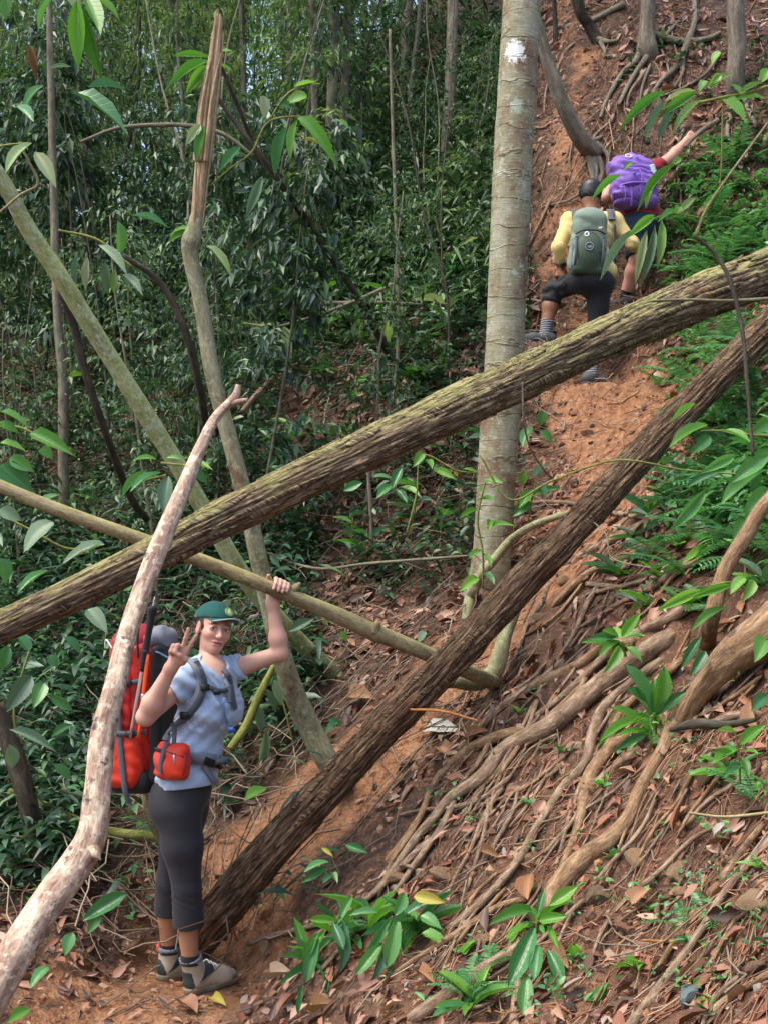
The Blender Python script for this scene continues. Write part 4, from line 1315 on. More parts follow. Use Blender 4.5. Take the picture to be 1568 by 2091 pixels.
n_s = 0
spots = []
for _ in range(1250):
    a, b = random.uniform(-560, 1000), random.uniform(330, 1250)
    pr = 1.0 if a < 560 else 0.30
    if b > 820: pr *= 0.45
    if a > 560 and b > 640: pr *= 0.12
    if a < 560 and b > 1050: pr *= 0.35
    if random.random() > pr * 0.32: continue
    h, d = hit(a, b)
    if trail_dist(np.array(h[0]), np.array(h[1])) < 0.9: continue
    if any(np.hypot(h[0] - s[0], h[1] - s[1]) < 0.42 for s in spots): continue
    spots.append(h)
    near = d < 12
    k = random.choice([0, 1, 4, 7]) if near else random.choice([0, 1, 2, 3, 5, 7, 8])
    lb, gr = ('thin leafy sapling on the shaded slope behind the mossy log', 'saplings on the shaded slope') if near else ('slender leafy tree in the forest at the upper left', 'slender forest trees at the upper left')
    sapling(h, k, random.uniform(0.55, 0.8) if near else random.uniform(0.8, 1.1), (random.gauss(0, .09), random.gauss(0, .09)), random.uniform(0, 6.28), lb, gr)
    n_s += 1
for _ in range(110):                                     # taller trees further up close the view
    x, y = random.uniform(-16, 3.5), random.uniform(16, 31)
    if any(np.hypot(x - s[0], y - s[1]) < 0.8 for s in spots): continue
    spots.append((x, y, 0))
    sapling((x, y, float(gz(x, y))), random.choice([5, 6, 9]), random.uniform(0.9, 1.25), (random.gauss(0, .05), random.gauss(0, .05)), random.uniform(0, 6.28), 'tall leafy tree far back in the forest at the top', 'tall trees far back in the forest')
    n_s += 1
for k in range(20):                                     # bare thin stems between the leaves
    a, b = random.uniform(-40, 960), random.uniform(420, 1000)
    h, d = hit(a, b)
    if trail_dist(np.array(h[0]), np.array(h[1])) < 0.7: continue
    ln = random.uniform(2.0, 6.0)
    lx_, ly_ = random.gauss(0, .18), random.gauss(0, .12)
    r0 = random.uniform(.006, .016)
    pts = np.array([(h[0], h[1], h[2] - .1, r0)] + [(h[0] + lx_ * ln * t * t + random.gauss(0, .03), h[1] + ly_ * ln * t, h[2] + ln * t, r0 * (1 - .6 * t)) for t in (.2, .4, .6, .8, 1)])
    V, Fq, UV = tube(pts, 30, 7, bark(1.2, 2, .08, k))
    single('bare_sapling', V, Fq, MATS[random.choice(['thin_stem_bark', 'dark_stem_bark', 'dark_stem_bark'])], 'thin bare stem standing among the leaves of the shaded slope', 'tree', 'bare stems on the shaded slope', uv=UV)
# three added trees, their unseen crowns above the frame put there to shade the gully
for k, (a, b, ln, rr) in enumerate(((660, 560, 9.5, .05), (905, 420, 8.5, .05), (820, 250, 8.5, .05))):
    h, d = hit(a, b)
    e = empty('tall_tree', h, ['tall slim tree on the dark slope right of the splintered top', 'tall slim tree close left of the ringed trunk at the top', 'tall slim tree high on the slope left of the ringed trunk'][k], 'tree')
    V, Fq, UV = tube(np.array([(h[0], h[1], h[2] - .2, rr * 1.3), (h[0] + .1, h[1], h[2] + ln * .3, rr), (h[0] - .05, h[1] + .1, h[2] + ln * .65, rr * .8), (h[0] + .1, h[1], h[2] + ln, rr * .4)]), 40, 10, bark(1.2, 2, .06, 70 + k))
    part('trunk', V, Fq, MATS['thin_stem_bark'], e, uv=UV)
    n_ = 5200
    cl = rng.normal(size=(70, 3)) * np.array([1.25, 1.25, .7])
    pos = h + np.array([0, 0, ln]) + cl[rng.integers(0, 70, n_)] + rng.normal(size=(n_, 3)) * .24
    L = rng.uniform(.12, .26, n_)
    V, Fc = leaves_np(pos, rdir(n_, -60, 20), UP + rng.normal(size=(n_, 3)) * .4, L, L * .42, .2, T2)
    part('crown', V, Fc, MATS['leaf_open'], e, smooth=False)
print('saplings', n_s)

# stems and poles one can pick out in the forest
STEMS = [
    ('dark_stem_bark', 'dark thin stem slanting from beside the splintered top down to the shaded slope', [(395, 130, 9, 8.4), (470, 235, 10, 8.5), (545, 335, 13, 8.6), (640, 470, 15, 8.9), (720, 590, 15, 9.2), (800, 735, 14, 9.7)]),
    ('thin_stem_bark', 'bowed thin stem arching left of the splintered top', [(165, 290, 6, 8.6), (240, 262, 8, 8.6), (330, 255, 9, 8.6), (400, 258, 8, 8.6), (460, 275, 7, 8.6), (520, 320, 6, 8.6)]),
    ('dark_stem_bark', 'dark stem under the leaning trunk bending down past its middle', [(120, 590, 10, 7.4), (150, 660, 17, 7.5), (175, 760, 17, 7.6), (215, 880, 16, 7.8), (265, 1010, 15, 8.2), (300, 1060, 14, 8.5)]),
    ('dark_stem_bark', 'dark stem just left of the snapped tree', [(250, 520, 10, 8.0), (330, 580, 13, 8.1), (380, 680, 16, 8.2), (410, 800, 16, 8.4), (425, 900, 14, 8.7)]),
    ('thin_stem_bark', 'grey upright stem in the forest right of the splintered top', [(712, -40, 15, 11.0), (706, 120, 16, 11.0), (704, 300, 17, 11.0), (708, 420, 18, 11.0), (712, 500, 18, 11.1)]),
    ('thin_stem_bark', 'tall straight thin stem between splintered top and ringed trunk', [(796, 60, 6, 9.5), (803, 300, 7, 9.5), (812, 560, 8, 9.5), (812, 720, 8, 9.6), (800, 830, 8, 9.8)]),
    ('pale_green_bark', 'pale upright trunk in the forest above the leaning trunk', [(335, -60, 26, 15.0), (338, 80, 26, 15.0), (345, 240, 24, 15.0), (352, 400, 24, 15.0)]),
    ('pale_green_bark', 'pale slim trunk at the far left of the forest', [(120, -40, 13, 14.0), (124, 120, 14, 14.0), (130, 300, 14, 14.0), (140, 460, 14, 14.0)]),
    ('thin_stem_bark', 'greenish upright trunk low on the left between leaves', [(100, -40, 12, 9.0), (108, 300, 15, 9.0), (118, 640, 18, 9.0), (130, 780, 22, 9.0), (130, 960, 22, 9.0), (134, 1110, 20, 9.0)]),
    ('thin_stem_bark', 'long thin branch lying level across the dark slope', [(520, 625, 6, 10.2), (640, 620, 8, 10.2), (760, 618, 8, 10.2), (860, 622, 6, 10.3)]),
    ('thin_stem_bark', 'thin branch rising to the right across the dark slope', [(560, 670, 5, 9.8), (660, 640, 7, 9.9), (760, 600, 8, 10.0), (830, 565, 6, 10.2)]),
    ('dark_stem_bark', 'dark trunk low at the left edge behind the peeled branch', [(-10, 1440, 34, 6.3), (25, 1530, 40, 6.3), (60, 1650, 42, 6.3), (90, 1780, 44, 6.35), (112, 1900, 46, 6.3), (125, 1990, 46, 6.25)]),
    ('green_stem_bark', 'mossy yellow-green branch lying level behind the peeled branch', [(20, 1615, 14, 6.6), (80, 1640, 18, 6.55), (140, 1668, 20, 6.5), (220, 1698, 20, 6.45), (320, 1708, 18, 6.4), (345, 1712, 12, 6.4)]),
    ('pole_bark', 'slim yellowish stem crossing behind the hiker legs', [(285, 1560, 12, 6.3), (305, 1660, 16, 6.35), (335, 1730, 15, 6.4)]),
    ('green_stem_bark', 'green mossy branch behind the light blue shirt', [(560, 1360, 12, 6.4), (530, 1420, 18, 6.35), (505, 1480, 20, 6.3), (470, 1530, 16, 6.25)]),
    ('dark_stem_bark', 'thin dark branch sloping up right of the splintered top', [(450, 130, 8, 9.0), (500, 250, 9, 9.2), (530, 330, 9, 9.4)]),
    ('thin_stem_bark', 'grey dry stick standing on the shaded slope left of the ringed trunk', [(520, 1118, 6, 8.6), (640, 1160, 6, 8.3), (760, 1150, 6, 8.1), (960, 1135, 6, 7.9)]),
    ('thin_stem_bark', 'thin pale stem among leaves left of the ringed trunk near its middle', [(760, 1130, 6, 8.4), (757, 1040, 8, 8.4), (752, 960, 7, 8.4)]),
    ('root_bark', 'reddish dead stick leaning on the slope above the mossy log', [(495, 840, 10, 8.8), (530, 800, 12, 8.9), (560, 770, 8, 9.0)]),
    ('orange_root', 'thin orange stick lying below the dark log', [(838, 1449, 5, 5.75), (900, 1452, 6, 5.7), (975, 1472, 5, 5.7)]),
    ('orange_root', 'straight orange twig at the bottom right of the bank', [(1310, 1920, 5, 3.9), (1420, 1922, 6, 3.8), (1568, 1908, 6, 3.65)]),
    ('thin_stem_bark', 'thin pale twig crossing before the mossy log at the right', [(1330, 615, 5, 6.0), (1400, 612, 6, 6.0), (1490, 614, 7, 5.95), (1600, 608, 8, 5.9)]),
    ('pole_bark', 'thin straw-coloured twig on the right bank', [(1408, 1660, 5, 4.0), (1480, 1668, 6, 3.9), (1580, 1658, 6, 3.8)]),
    ('dark_stem_bark', 'black charred stick at the right on the bank', [(1370, 1490, 12, 4.5), (1420, 1478, 22, 4.4), (1480, 1480, 18, 4.3), (1540, 1470, 10, 4.2)]),
    ('grey_root_bark', 'grey stick the purple-packed climber holds', [(1398, 300, 7, 10.15), (1425, 272, 9, 10.2), (1465, 245, 10, 10.3)]),
]
for i, (m, lb, pts) in enumerate(STEMS):
    if i in (4, 5, 6, 7, 8):                             # upright ones stand on the ground
        dg = hit(pts[-1][0], pts[-1][1])[1]
        pts = [(a, b, w * 1.0, dg) for a, b, w, d in pts] + [(pts[-1][0] + 2, pts[-1][1] + 30, pts[-1][2], dg)]
    nm, ct = ('fallen_branch', 'branch') if i in (9, 10, 12, 14, 16) else ('stick', 'stick') if i > 17 else ('thin_tree', 'tree')
    trunk(nm, pts, m, lb, ct, n=48, seg=9, s=200 + i)
# vines
VINES = [
    ('green_stem_bark', 'thin looping vine in front of the dark log', [(980, 930, 4, 5.6), (1040, 1020, 4, 5.6), (1130, 980, 4, 5.6), (1260, 940, 4, 5.6), (1400, 960, 4, 5.6), (1540, 970, 4, 5.6)]),
    ('thin_stem_bark', 'thin hanging vine beside the ringed trunk', [(1066, 780, 4, 6.0), (1068, 850, 4, 6.0), (1080, 910, 4, 6.1), (1110, 960, 4, 6.2), (1135, 985, 3, 6.3)]),
    ('dark_stem_bark', 'dark curved vine hanging before both logs at the right', [(1418, 482, 7, 5.6), (1460, 520, 8, 5.6), (1492, 580, 9, 5.55), (1515, 680, 9, 5.5), (1526, 800, 8, 5.4), (1536, 930, 7, 5.35)]),
    ('pole_bark', 'pale thin vine running up to the right edge by the climbers', [(1590, 220, 5, 5.6), (1530, 300, 5, 5.6), (1475, 375, 5, 5.6), (1440, 430, 6, 5.6), (1418, 482, 7, 5.6)]),
    ('thin_stem_bark', 'thin dangling vine in the middle of the bank', [(1190, 1050, 3, 6.2), (1235, 1090, 3, 6.0), (1250, 1140, 3, 5.9), (1330, 1160, 3, 5.7)]),
    ('pole_bark', 'pale crooked twig at the left under the bright leaves', [(-30, 460, 5, 6.0), (40, 400, 5, 6.0), (78, 376, 6, 6.0), (60, 330, 5, 6.0), (40, 290, 3, 6.0)]),
]
for i, (m, lb, pts) in enumerate(VINES):
    trunk('vine', pts, m, lb, 'vine', n=50, seg=7, s=300 + i)

# ---------------------------------------------------------------- single leaves and plants
def hero_leaf(name, shape, droop, m, cup=0.12, wave=0.0, teeth=0):
    """unit leaf along +X, width 1 across Y, blade up +Z"""
    st = [0, .08, .22, .4, .58, .75, .89, 1.0]
    prof = {'ovate': [0.03, .5, .92, 1, .88, .62, .28, 0.01], 'lance': [0.03, .3, .72, .98, 1, .74, .34, 0.01], 'strap': [.14, .34, .62, .86, 1, .9, .55, 0.02], 'heart': [.45, .98, 1, .9, .7, .45, .2, .01]}[shape]
    V = []
    for t, w in zip(st, prof):
        zc = -droop * t * t
        wv = wave * math.sin(t * 17)
        V += [(t, -.5 * w, zc + cup * w + wv), (t, -.25 * w, zc + cup * .42 * w), (t, 0, zc), (t, .25 * w, zc + cup * .42 * w), (t, .5 * w, zc + cup * w - wv)]
    V = np.array(V, float)
    i, j = np.meshgrid(np.arange(7), np.arange(4), indexing='ij')
    Fq = np.stack([i * 5 + j, (i + 1) * 5 + j, (i + 1) * 5 + j + 1, i * 5 + j + 1], -1).reshape(-1, 4)
    uvv = np.stack([V[:, 0], np.tile([-.5, -.25, 0, .25, .5], 8)], -1)
    return mesh_np(name, V, Fq, m, uv=uvv[Fq.ravel()])


HL = {}
for mname in ('leaf_bright', 'leaf_broad', 'leaf_glaucous', 'leaf_pale', 'dead_leaf_large', 'yellow_leaf', 'grey_leaf'):
    for sh in ('ovate', 'lance', 'strap', 'heart'):
        for dk, dr in (('flat', .05), ('bent', .22), ('hang', .42)):
            HL[(mname, sh, dk)] = None


def get_leaf(mname, sh, dk):
    k = (mname, sh, dk)
    if HL[k] is None:
        HL[k] = hero_leaf('leaf', sh, {'flat': .05, 'bent': .22, 'hang': .42}[dk], MATS[mname], 0.14 if mname != 'dead_leaf_large' else 0.3, 0.03 if sh in ('ovate', 'strap') else 0.012)
    return HL[k]


def wloc(o):
    b = np.array(o.location, float)
    while o.parent is not None:
        o = o.parent
        b = b + np.array(o.location, float)
    return b


def place_leaf(parent, base, tip, w, mname, sh='ovate', dk='bent', roll=0.0, nor=None, name='leaf'):
    """a leaf object from base to tip (world), w metres wide"""
    base, tip = np.asarray(base), np.asarray(tip)
    v = tip - base
    L = np.linalg.norm(v)
    X = v / L
    n0 = np.array(nor if nor is not None else (0.15, -0.75, 0.65), float)
    Y = nrm(np.cross(n0, X))
    Z = np.cross(X, Y)
    c, s = math.cos(roll), math.sin(roll)
    Y, Z = Y * c + Z * s, Z * c - Y * s
    o = bpy.data.objects.new(name, get_leaf(mname, sh, dk))
    COL.objects.link(o)
    if parent is not None:
        o.parent = parent
        base = base - wloc(parent)
    Mx = Matrix(((X[0] * L, Y[0] * w, Z[0] * L, base[0]), (X[1] * L, Y[1] * w, Z[1] * L, base[1]), (X[2] * L, Y[2] * w, Z[2] * L, base[2]), (0, 0, 0, 1)))
    o.matrix_basis = Mx
    return o


def leaf_px(parent, x0, y0, x1, y1, w, d0, d1, mname, sh='ovate', dk='bent', roll=None, nor=None):
    return place_leaf(parent, P(x0, y0, d0), P(x1, y1, d1), w * (d0 + d1) / 2 / FPX, mname, sh, dk, random.uniform(-.5, .5) if roll is None else roll, nor)


def sprig(name, label, cat, stems, leaves, m='green_stem_bark', group=None):
    """stems: pixel rows px py w d.  leaves: rows for leaf_px"""
    b = stems[0][0]
    e = empty(name, P(b[0], b[1], b[3]), label, cat, group)
    for st in stems:
        V, Fq, UV = tube(fx(st, 0), 10 + 6 * len(st), 7, None)
        part('stem', V, Fq, MATS[m], e, uv=UV)
    for lf in leaves:
        leaf_px(e, *lf)
    return e


B, G, GL, PL = 'leaf_bright', 'leaf_broad', 'leaf_glaucous', 'leaf_pale'
sprig('leafy_branch', 'bright green long leaves hanging into the top left corner', 'branch',
      [[(150, -120, 8, 4.6), (155, -40, 7, 4.6), (168, -5, 5, 4.6)]],
      [(158, 0, 160, 138, 34, 4.6, 4.55, B, 'lance', 'flat', .1), (172, -10, 208, 68, 40, 4.6, 4.5, B, 'ovate', 'flat', -.2), (168, 15, 206, 160, 28, 4.6, 4.6, B, 'lance', 'flat', .5), (190, -8, 250, 28, 20, 4.6, 4.6, B, 'lance', 'bent'),
       (140, -12, 168, 20, 30, 4.6, 4.6, PL, 'ovate'), (10, -10, 12, 40, 26, 4.6, 4.6, B, 'ovate', 'flat'), (60, 90, 76, 160, 17, 4.6, 4.6, 'dead_leaf_large', 'lance'), (120, -20, 60, 50, 26, 4.7, 4.8, G, 'lance')])
sprig('leafy_branch', 'drooping pale leaves on a crooked twig at the upper left edge', 'branch',
      [[(-40, 330, 6, 6.0), (0, 300, 5, 6.0), (60, 292, 4, 6.0)]],
      [(66, 292, 4, 338, 34, 6.0, 5.9, PL, 'lance', 'bent', .3), (72, 310, 112, 368, 30, 6.0, 5.9, PL, 'lance', 'bent', .2), (70, 250, 30, 200, 24, 6.1, 6.2, G, 'lance'), (150, 190, 266, 244, 46, 6.2, 6.1, G, 'ovate', 'bent', -.2), (90, 175, 30, 215, 30, 6.2, 6.2, G, 'lance', 'hang'), (180, 178, 260, 168, 26, 6.2, 6.3, G, 'lance'), (100, 140, 146, 134, 12, 6.1, 6.1, GL, 'lance', 'flat')])
sprig('leafy_branch', 'fresh green leaves sprouting beside the splintered top', 'branch',
      [[(455, 60, 4, 6.3), (438, 125, 5, 6.3), (425, 150, 4, 6.25)]],
      [(430, 126, 342, 158, 22, 6.3, 6.1, B, 'lance', 'bent'), (430, 118, 352, 112, 16, 6.3, 6.3, B, 'lance', 'flat'), (425, 134, 384, 182, 24, 6.3, 6.2, B, 'lance', 'bent'), (446, 132, 478, 140, 16, 6.3, 6.3, B, 'lance'), (446, 108, 474, 98, 14, 6.3, 6.3, B, 'lance'), (410, 255, 380, 292, 20, 6.15, 6.1, PL, 'ovate'), (418, 258, 400, 330, 20, 6.15, 6.1, B, 'lance', 'flat'), (492, 300, 448, 340, 20, 6.2, 6.1, G, 'lance')])
sprig('leafy_branch', 'thin arching twig with jagged leaves right of the splintered top', 'branch',
      [[(432, 378, 4, 6.2), (470, 345, 4, 6.2), (515, 310, 4, 6.2), (548, 250, 4, 6.2), (610, 238, 4, 6.2), (660, 252, 3, 6.2)], [(548, 250, 4, 6.2), (590, 190, 4, 6.2), (650, 165, 3, 6.2)]],
      [(606, 240, 694, 306, 34, 6.2, 6.1, B, 'ovate', 'hang', .2), (608, 245, 586, 318, 20, 6.2, 6.15, B, 'lance', 'bent'), (628, 196, 580, 205, 30, 6.2, 6.2, B, 'ovate'), (538, 195, 540, 242, 24, 6.2, 6.2, PL, 'ovate', 'flat'), (600, 178, 652, 160, 16, 6.2, 6.2, B, 'lance'), (620, 285, 662, 290, 22, 6.2, 6.2, 'yellow_leaf', 'ovate'), (585, 260, 550, 340, 26, 6.25, 6.2, G, 'lance', 'hang'), (690, 246, 716, 258, 14, 6.2, 6.2, B, 'ovate'), (536, 360, 502, 446, 20, 6.2, 6.1, GL, 'lance', 'flat'), (560, 215, 610, 215, 18, 6.2, 6.2, G, 'lance')])
sprig('leafy_branch', 'withered greyish leaves hanging left of the snapped tree', 'branch',
      [[(120, 470, 5, 7.0), (200, 490, 6, 7.0), (270, 545, 5, 7.0)]],
      [(180, 525, 172, 590, 18, 7.0, 7.0, PL, 'lance'), (200, 500, 262, 545, 26, 7.0, 6.9, GL, 'lance', 'bent'), (215, 535, 220, 600, 20, 7.0, 7.0, GL, 'lance', 'bent'), (235, 550, 232, 598, 18, 7.0, 7.0, PL, 'lance', 'bent'), (250, 560, 292, 590, 22, 7.0, 6.9, GL, 'lance', 'bent'), (240, 450, 258, 520, 28, 7.0, 7.0, G, 'lance', 'hang'), (270, 440, 345, 450, 22, 7.0, 7.0, G, 'lance'), (160, 520, 150, 580, 16, 7.0, 7.0, GL, 'lance'), (420, 500, 478, 550, 20, 6.4, 6.3, PL, 'lance', 'bent'), (390, 465, 350, 470, 14, 6.2, 6.2, B, 'lance'), (388, 470, 340, 490, 16, 6.2, 6.2, B, 'lance')])
sprig('leafy_branch', 'withered grey-green leaf cluster on the dark slope above the mossy log', 'branch',
      [[(500, 660, 4, 9.2), (545, 668, 5, 9.1), (560, 680, 4, 9.0), (700, 705, 3, 9.2)]],
      [(545, 668, 540, 715, 20, 9.0, 8.9, GL, 'lance', 'bent'), (555, 672, 560, 740, 22, 9.0, 8.9, GL, 'lance', 'bent'), (565, 672, 600, 715, 20, 9.0, 8.9, PL, 'lance', 'bent'), (560, 690, 565, 770, 16, 9.0, 8.9, 'leaf_broad', 'lance'), (575, 690, 596, 745, 18, 9.0, 8.9, GL, 'lance'), (548, 664, 520, 690, 16, 9.0, 9.0, GL, 'lance')])
sprig('leafy_branch', 'large pale leaves at the left edge above the thin pole', 'branch',
      [[(-30, 880, 5, 6.0), (30, 870, 5, 6.0), (100, 900, 4, 6.0), (150, 920, 4, 6.1)]],
      [(62, 885, 146, 916, 34, 5.9, 5.8, B, 'ovate', 'bent', .5, (0.1, -.5, .85)), (0, 905, 55, 912, 24, 5.9, 5.9, B, 'ovate'), (0, 840, 60, 860, 26, 5.9, 5.9, B, 'ovate'), (0, 862, 40, 880, 22, 5.9, 5.9, B, 'ovate'), (85, 915, 110, 935, 30, 6, 6, B, 'heart'), (0, 950, 66, 1000, 50, 6, 6, G, 'ovate'), (20, 935, 70, 960, 30, 6, 6, G, 'ovate')])
sprig('leafy_branch', 'broad bluish leaves hanging under the thin pole at the left', 'branch',
      [[(-20, 1040, 5, 6.3), (60, 1080, 5, 6.3), (140, 1120, 5, 6.3), (210, 1110, 4, 6.3)]],
      [(110, 1066, 42, 1116, 52, 6.2, 6.1, GL, 'ovate', 'bent', .3), (215, 1112, 122, 1136, 34, 6.2, 6.1, GL, 'ovate', 'bent', .4), (0, 1040, 44, 1060, 30, 6.2, 6.2, GL, 'ovate'), (100, 1165, 30, 1200, 26, 6.3, 6.2, G, 'lance'), (180, 1244, 218, 1284, 34, 6.3, 6.2, GL, 'ovate', 'bent', .1), (120, 1010, 60, 1040, 28, 6.3, 6.3, G, 'lance'), (0, 1140, 20, 1190, 40, 6.2, 6.2, G, 'ovate')])
sprig('leafy_branch', 'dark leafy sprig behind the peeled branch above the thin pole', 'branch',
      [[(330, 945, 5, 6.4), (380, 950, 5, 6.3), (430, 948, 3, 6.2)], [(300, 980, 5, 6.5), (340, 970, 4, 6.4)]],
      [(385, 950, 432, 945, 15, 6.2, 6.1, B, 'lance', 'bent'), (345, 972, 332, 1040, 32, 6.3, 6.2, GL, 'lance', 'bent', .2), (330, 965, 262, 990, 24, 6.4, 6.3, G, 'lance'), (390, 955, 425, 985, 20, 6.2, 6.2, G, 'lance'), (320, 938, 270, 932, 14, 6.4, 6.4, B, 'lance'), (370, 938, 340, 930, 14, 6.3, 6.3, B, 'lance'), (300, 960, 240, 1010, 20, 6.4, 6.4, G, 'lance')])
sprig('leafy_branch', 'long glossy leaves spreading over the clay slope at the top right', 'branch',
      [[(1640, 150, 6, 5.6), (1540, 185, 6, 5.6), (1470, 200, 6, 5.6), (1400, 215, 5, 5.6), (1350, 225, 4, 5.6)], [(1475, 200, 4, 5.6), (1472, 330, 3, 5.6), (1468, 390, 3, 5.6)]],
      [(1358, 188, 1266, 246, 22, 5.6, 5.5, B, 'lance', 'bent'), (1420, 190, 1352, 228, 22, 5.6, 5.5, B, 'lance', 'bent'), (1360, 205, 1314, 286, 16, 5.55, 5.5, GL, 'lance', 'flat', .6), (1385, 215, 1340, 294, 16, 5.55, 5.5, GL, 'lance', 'flat', .6), (1430, 205, 1366, 262, 18, 5.55, 5.5, PL, 'lance', 'bent', .4), (1470, 200, 1530, 238, 40, 5.6, 5.55, B, 'ovate', 'bent'), (1470, 150, 1448, 180, 18, 5.6, 5.6, B, 'ovate'), (1495, 150, 1440, 172, 14, 5.6, 5.6, PL, 'lance'), (1440, 165, 1424, 186, 22, 5.6, 5.6, B, 'heart'),
       (1510, 190, 1496, 168, 24, 5.6, 5.6, B, 'ovate'), (1470, 105, 1450, 126, 22, 5.6, 5.6, B, 'ovate'), (1556, 168, 1500, 190, 14, 5.6, 5.6, PL, 'lance'), (1570, 140, 1552, 166, 26, 5.6, 5.6, B, 'ovate'), (1420, 185, 1350, 196, 18, 5.6, 5.6, PL, 'lance', 'bent', .6), (1340, 195, 1345, 222, 12, 5.6, 5.6, PL, 'ovate'), (1500, 205, 1560, 190, 16, 5.6, 5.6, B, 'lance')])
sprig('leafy_branch', 'slender twig with hanging lance leaves in front of the climbers', 'branch',
      [[(1428, 445, 5, 5.6), (1400, 440, 4, 5.6), (1360, 438, 4, 5.6), (1320, 455, 4, 5.6), (1285, 480, 3, 5.6)], [(1400, 440, 4, 5.6), (1420, 405, 3, 5.6)]],
      [(1335, 440, 1288, 475, 20, 5.6, 5.5, B, 'lance', 'bent'), (1290, 470, 1224, 568, 20, 5.6, 5.5, GL, 'lance', 'flat', .2), (1320, 470, 1296, 580, 17, 5.55, 5.5, PL, 'lance', 'flat', .2), (1336, 460, 1306, 585, 18, 5.55, 5.5, GL, 'lance', 'flat', -.2), (1350, 448, 1342, 548, 19, 5.55, 5.5, PL, 'lance', 'flat', 0.), (1378, 432, 1346, 440, 16, 5.6, 5.5, B, 'ovate'), (1388, 422, 1376, 438, 18, 5.6, 5.6, B, 'heart'), (1418, 404, 1384, 432, 16, 5.6, 5.6, PL, 'lance'), (1378, 335, 1298, 408, 18, 5.6, 5.5, B, 'lance', 'bent', .2), (1328, 358, 1318, 425, 16, 5.6, 5.55, PL, 'lance', 'flat', .1), (1390, 322, 1370, 336, 14, 5.6, 5.6, B, 'ovate'),
       (1268, 358, 1210, 392, 17, 5.6, 5.5, B, 'lance', 'bent'), (1292, 330, 1270, 345, 14, 5.6, 5.6, B, 'lance')])
sprig('leafy_branch', 'large fresh leaves overhanging the dark log from the right edge', 'branch',
      [[(1640, 880, 6, 5.5), (1560, 890, 6, 5.5), (1480, 880, 5, 5.5), (1430, 880, 4, 5.5)]],
      [(1445, 868, 1366, 895, 26, 5.5, 5.4, B, 'lance', 'bent'), (1470, 880, 1534, 890, 30, 5.5, 5.4, B, 'lance', 'bent'), (1450, 890, 1418, 920, 24, 5.5, 5.4, G, 'lance', 'bent'), (1568, 930, 1500, 975, 34, 5.4, 5.3, G, 'lance', 'bent'), (1560, 960, 1470, 1010, 36, 5.4, 5.3, G, 'lance', 'bent'), (1568, 1000, 1520, 1050, 40, 5.3, 5.2, G, 'ovate', 'bent'), (1420, 825, 1370, 850, 14, 5.5, 5.4, B, 'lance'), (1500, 930, 1440, 960, 22, 5.4, 5.3, G, 'lance'), (1568, 860, 1540, 880, 30, 5.5, 5.4, B, 'ovate'), (1545, 1040, 1490, 1100, 30, 5.2, 5.2, G, 'lance', 'bent'), (1480, 960, 1400, 985, 24, 5.4, 5.4, G, 'lance'), (1440, 1000, 1376, 1080, 26, 5.5, 5.4, G, 'lance', 'bent')], group=None)
# seedlings in front of the ringed trunk
sprig('seedling', 'bright seedling climbing in front of the ringed trunk base', 'plant',
      [[(985, 1200, 4, 6.9), (985, 1130, 4, 6.9), (975, 1060, 4, 6.9), (990, 985, 3, 6.9)]],
      [(985, 985, 1022, 978, 16, 6.9, 6.8, B, 'lance', 'bent'), (975, 1000, 982, 996, 14, 6.9, 6.8, B, 'ovate'), (975, 1022, 1006, 1012, 14, 6.9, 6.8, B, 'lance', 'bent'), (975, 1040, 940, 1050, 14, 6.9, 6.8, B, 'lance'), (990, 1080, 1036, 1056, 15, 6.9, 6.8, B, 'lance', 'hang'), (1000, 1062, 998, 1078, 14, 6.9, 6.8, B, 'ovate'), (985, 1130, 1006, 1150, 18, 6.9, 6.8, B, 'ovate'), (985, 1125, 958, 1132, 16, 6.9, 6.8, B, 'lance'), (975, 1180, 940, 1200, 24, 6.9, 6.8, B, 'ovate'), (985, 1170, 1010, 1185, 20, 6.9, 6.8, G, 'ovate')])
sprig('seedling', 'bright sprig of small leaves left of the ringed trunk under the mossy log', 'plant',
      [[(830, 1090, 4, 7.6), (850, 1010, 4, 7.6), (862, 930, 4, 7.6), (930, 960, 3, 7.6), (975, 965, 3, 7.6)]],
      [(862, 925, 846, 948, 20, 7.6, 7.5, B, 'ovate', 'bent'), (868, 938, 884, 950, 20, 7.6, 7.5, B, 'ovate'), (885, 958, 926, 972, 18, 7.6, 7.5, B, 'lance'), (926, 962, 935, 972, 8, 7.6, 7.6, 'yellow_leaf', 'lance'), (945, 958, 974, 960, 9, 7.6, 7.6, B, 'lance'), (820, 955, 800, 992, 20, 7.7, 7.6, G, 'lance'), (800, 990, 770, 1010, 22, 7.7, 7.6, G, 'lance'), (815, 995, 860, 1005, 20, 7.7, 7.6, B, 'lance'), (740, 985, 700, 1000, 20, 7.7, 7.7, G, 'lance'), (810, 1000, 830, 1020, 16, 7.7, 7.6, G, 'lance'), (760, 975, 800, 970, 16, 7.7, 7.7, G, 'lance')])
sprig('seedling', 'leafy plant in shade right behind the ringed trunk base', 'plant',
      [[(1075, 1080, 4, 7.7), (1085, 1020, 4, 7.7), (1095, 980, 3, 7.7)]],
      [(1085, 1000, 1060, 1030, 24, 7.7, 7.6, B, 'lance'), (1095, 985, 1118, 1010, 26, 7.7, 7.6, G, 'ovate'), (1090, 975, 1108, 945, 20, 7.7, 7.7, G, 'lance'), (1080, 1020, 1050, 1050, 24, 7.7, 7.6, G, 'lance'), (1090, 1010, 1145, 990, 18, 7.7, 7.7, G, 'ovate'), (1070, 960, 1064, 990, 20, 7.7, 7.7, B, 'lance'), (1085, 870, 1062, 905, 26, 7.7, 7.6, G, 'lance'), (1100, 880, 1130, 900, 22, 7.7, 7.7, G, 'lance'), (1110, 840, 1100, 870, 22, 7.8, 7.8, G, 'ovate')])
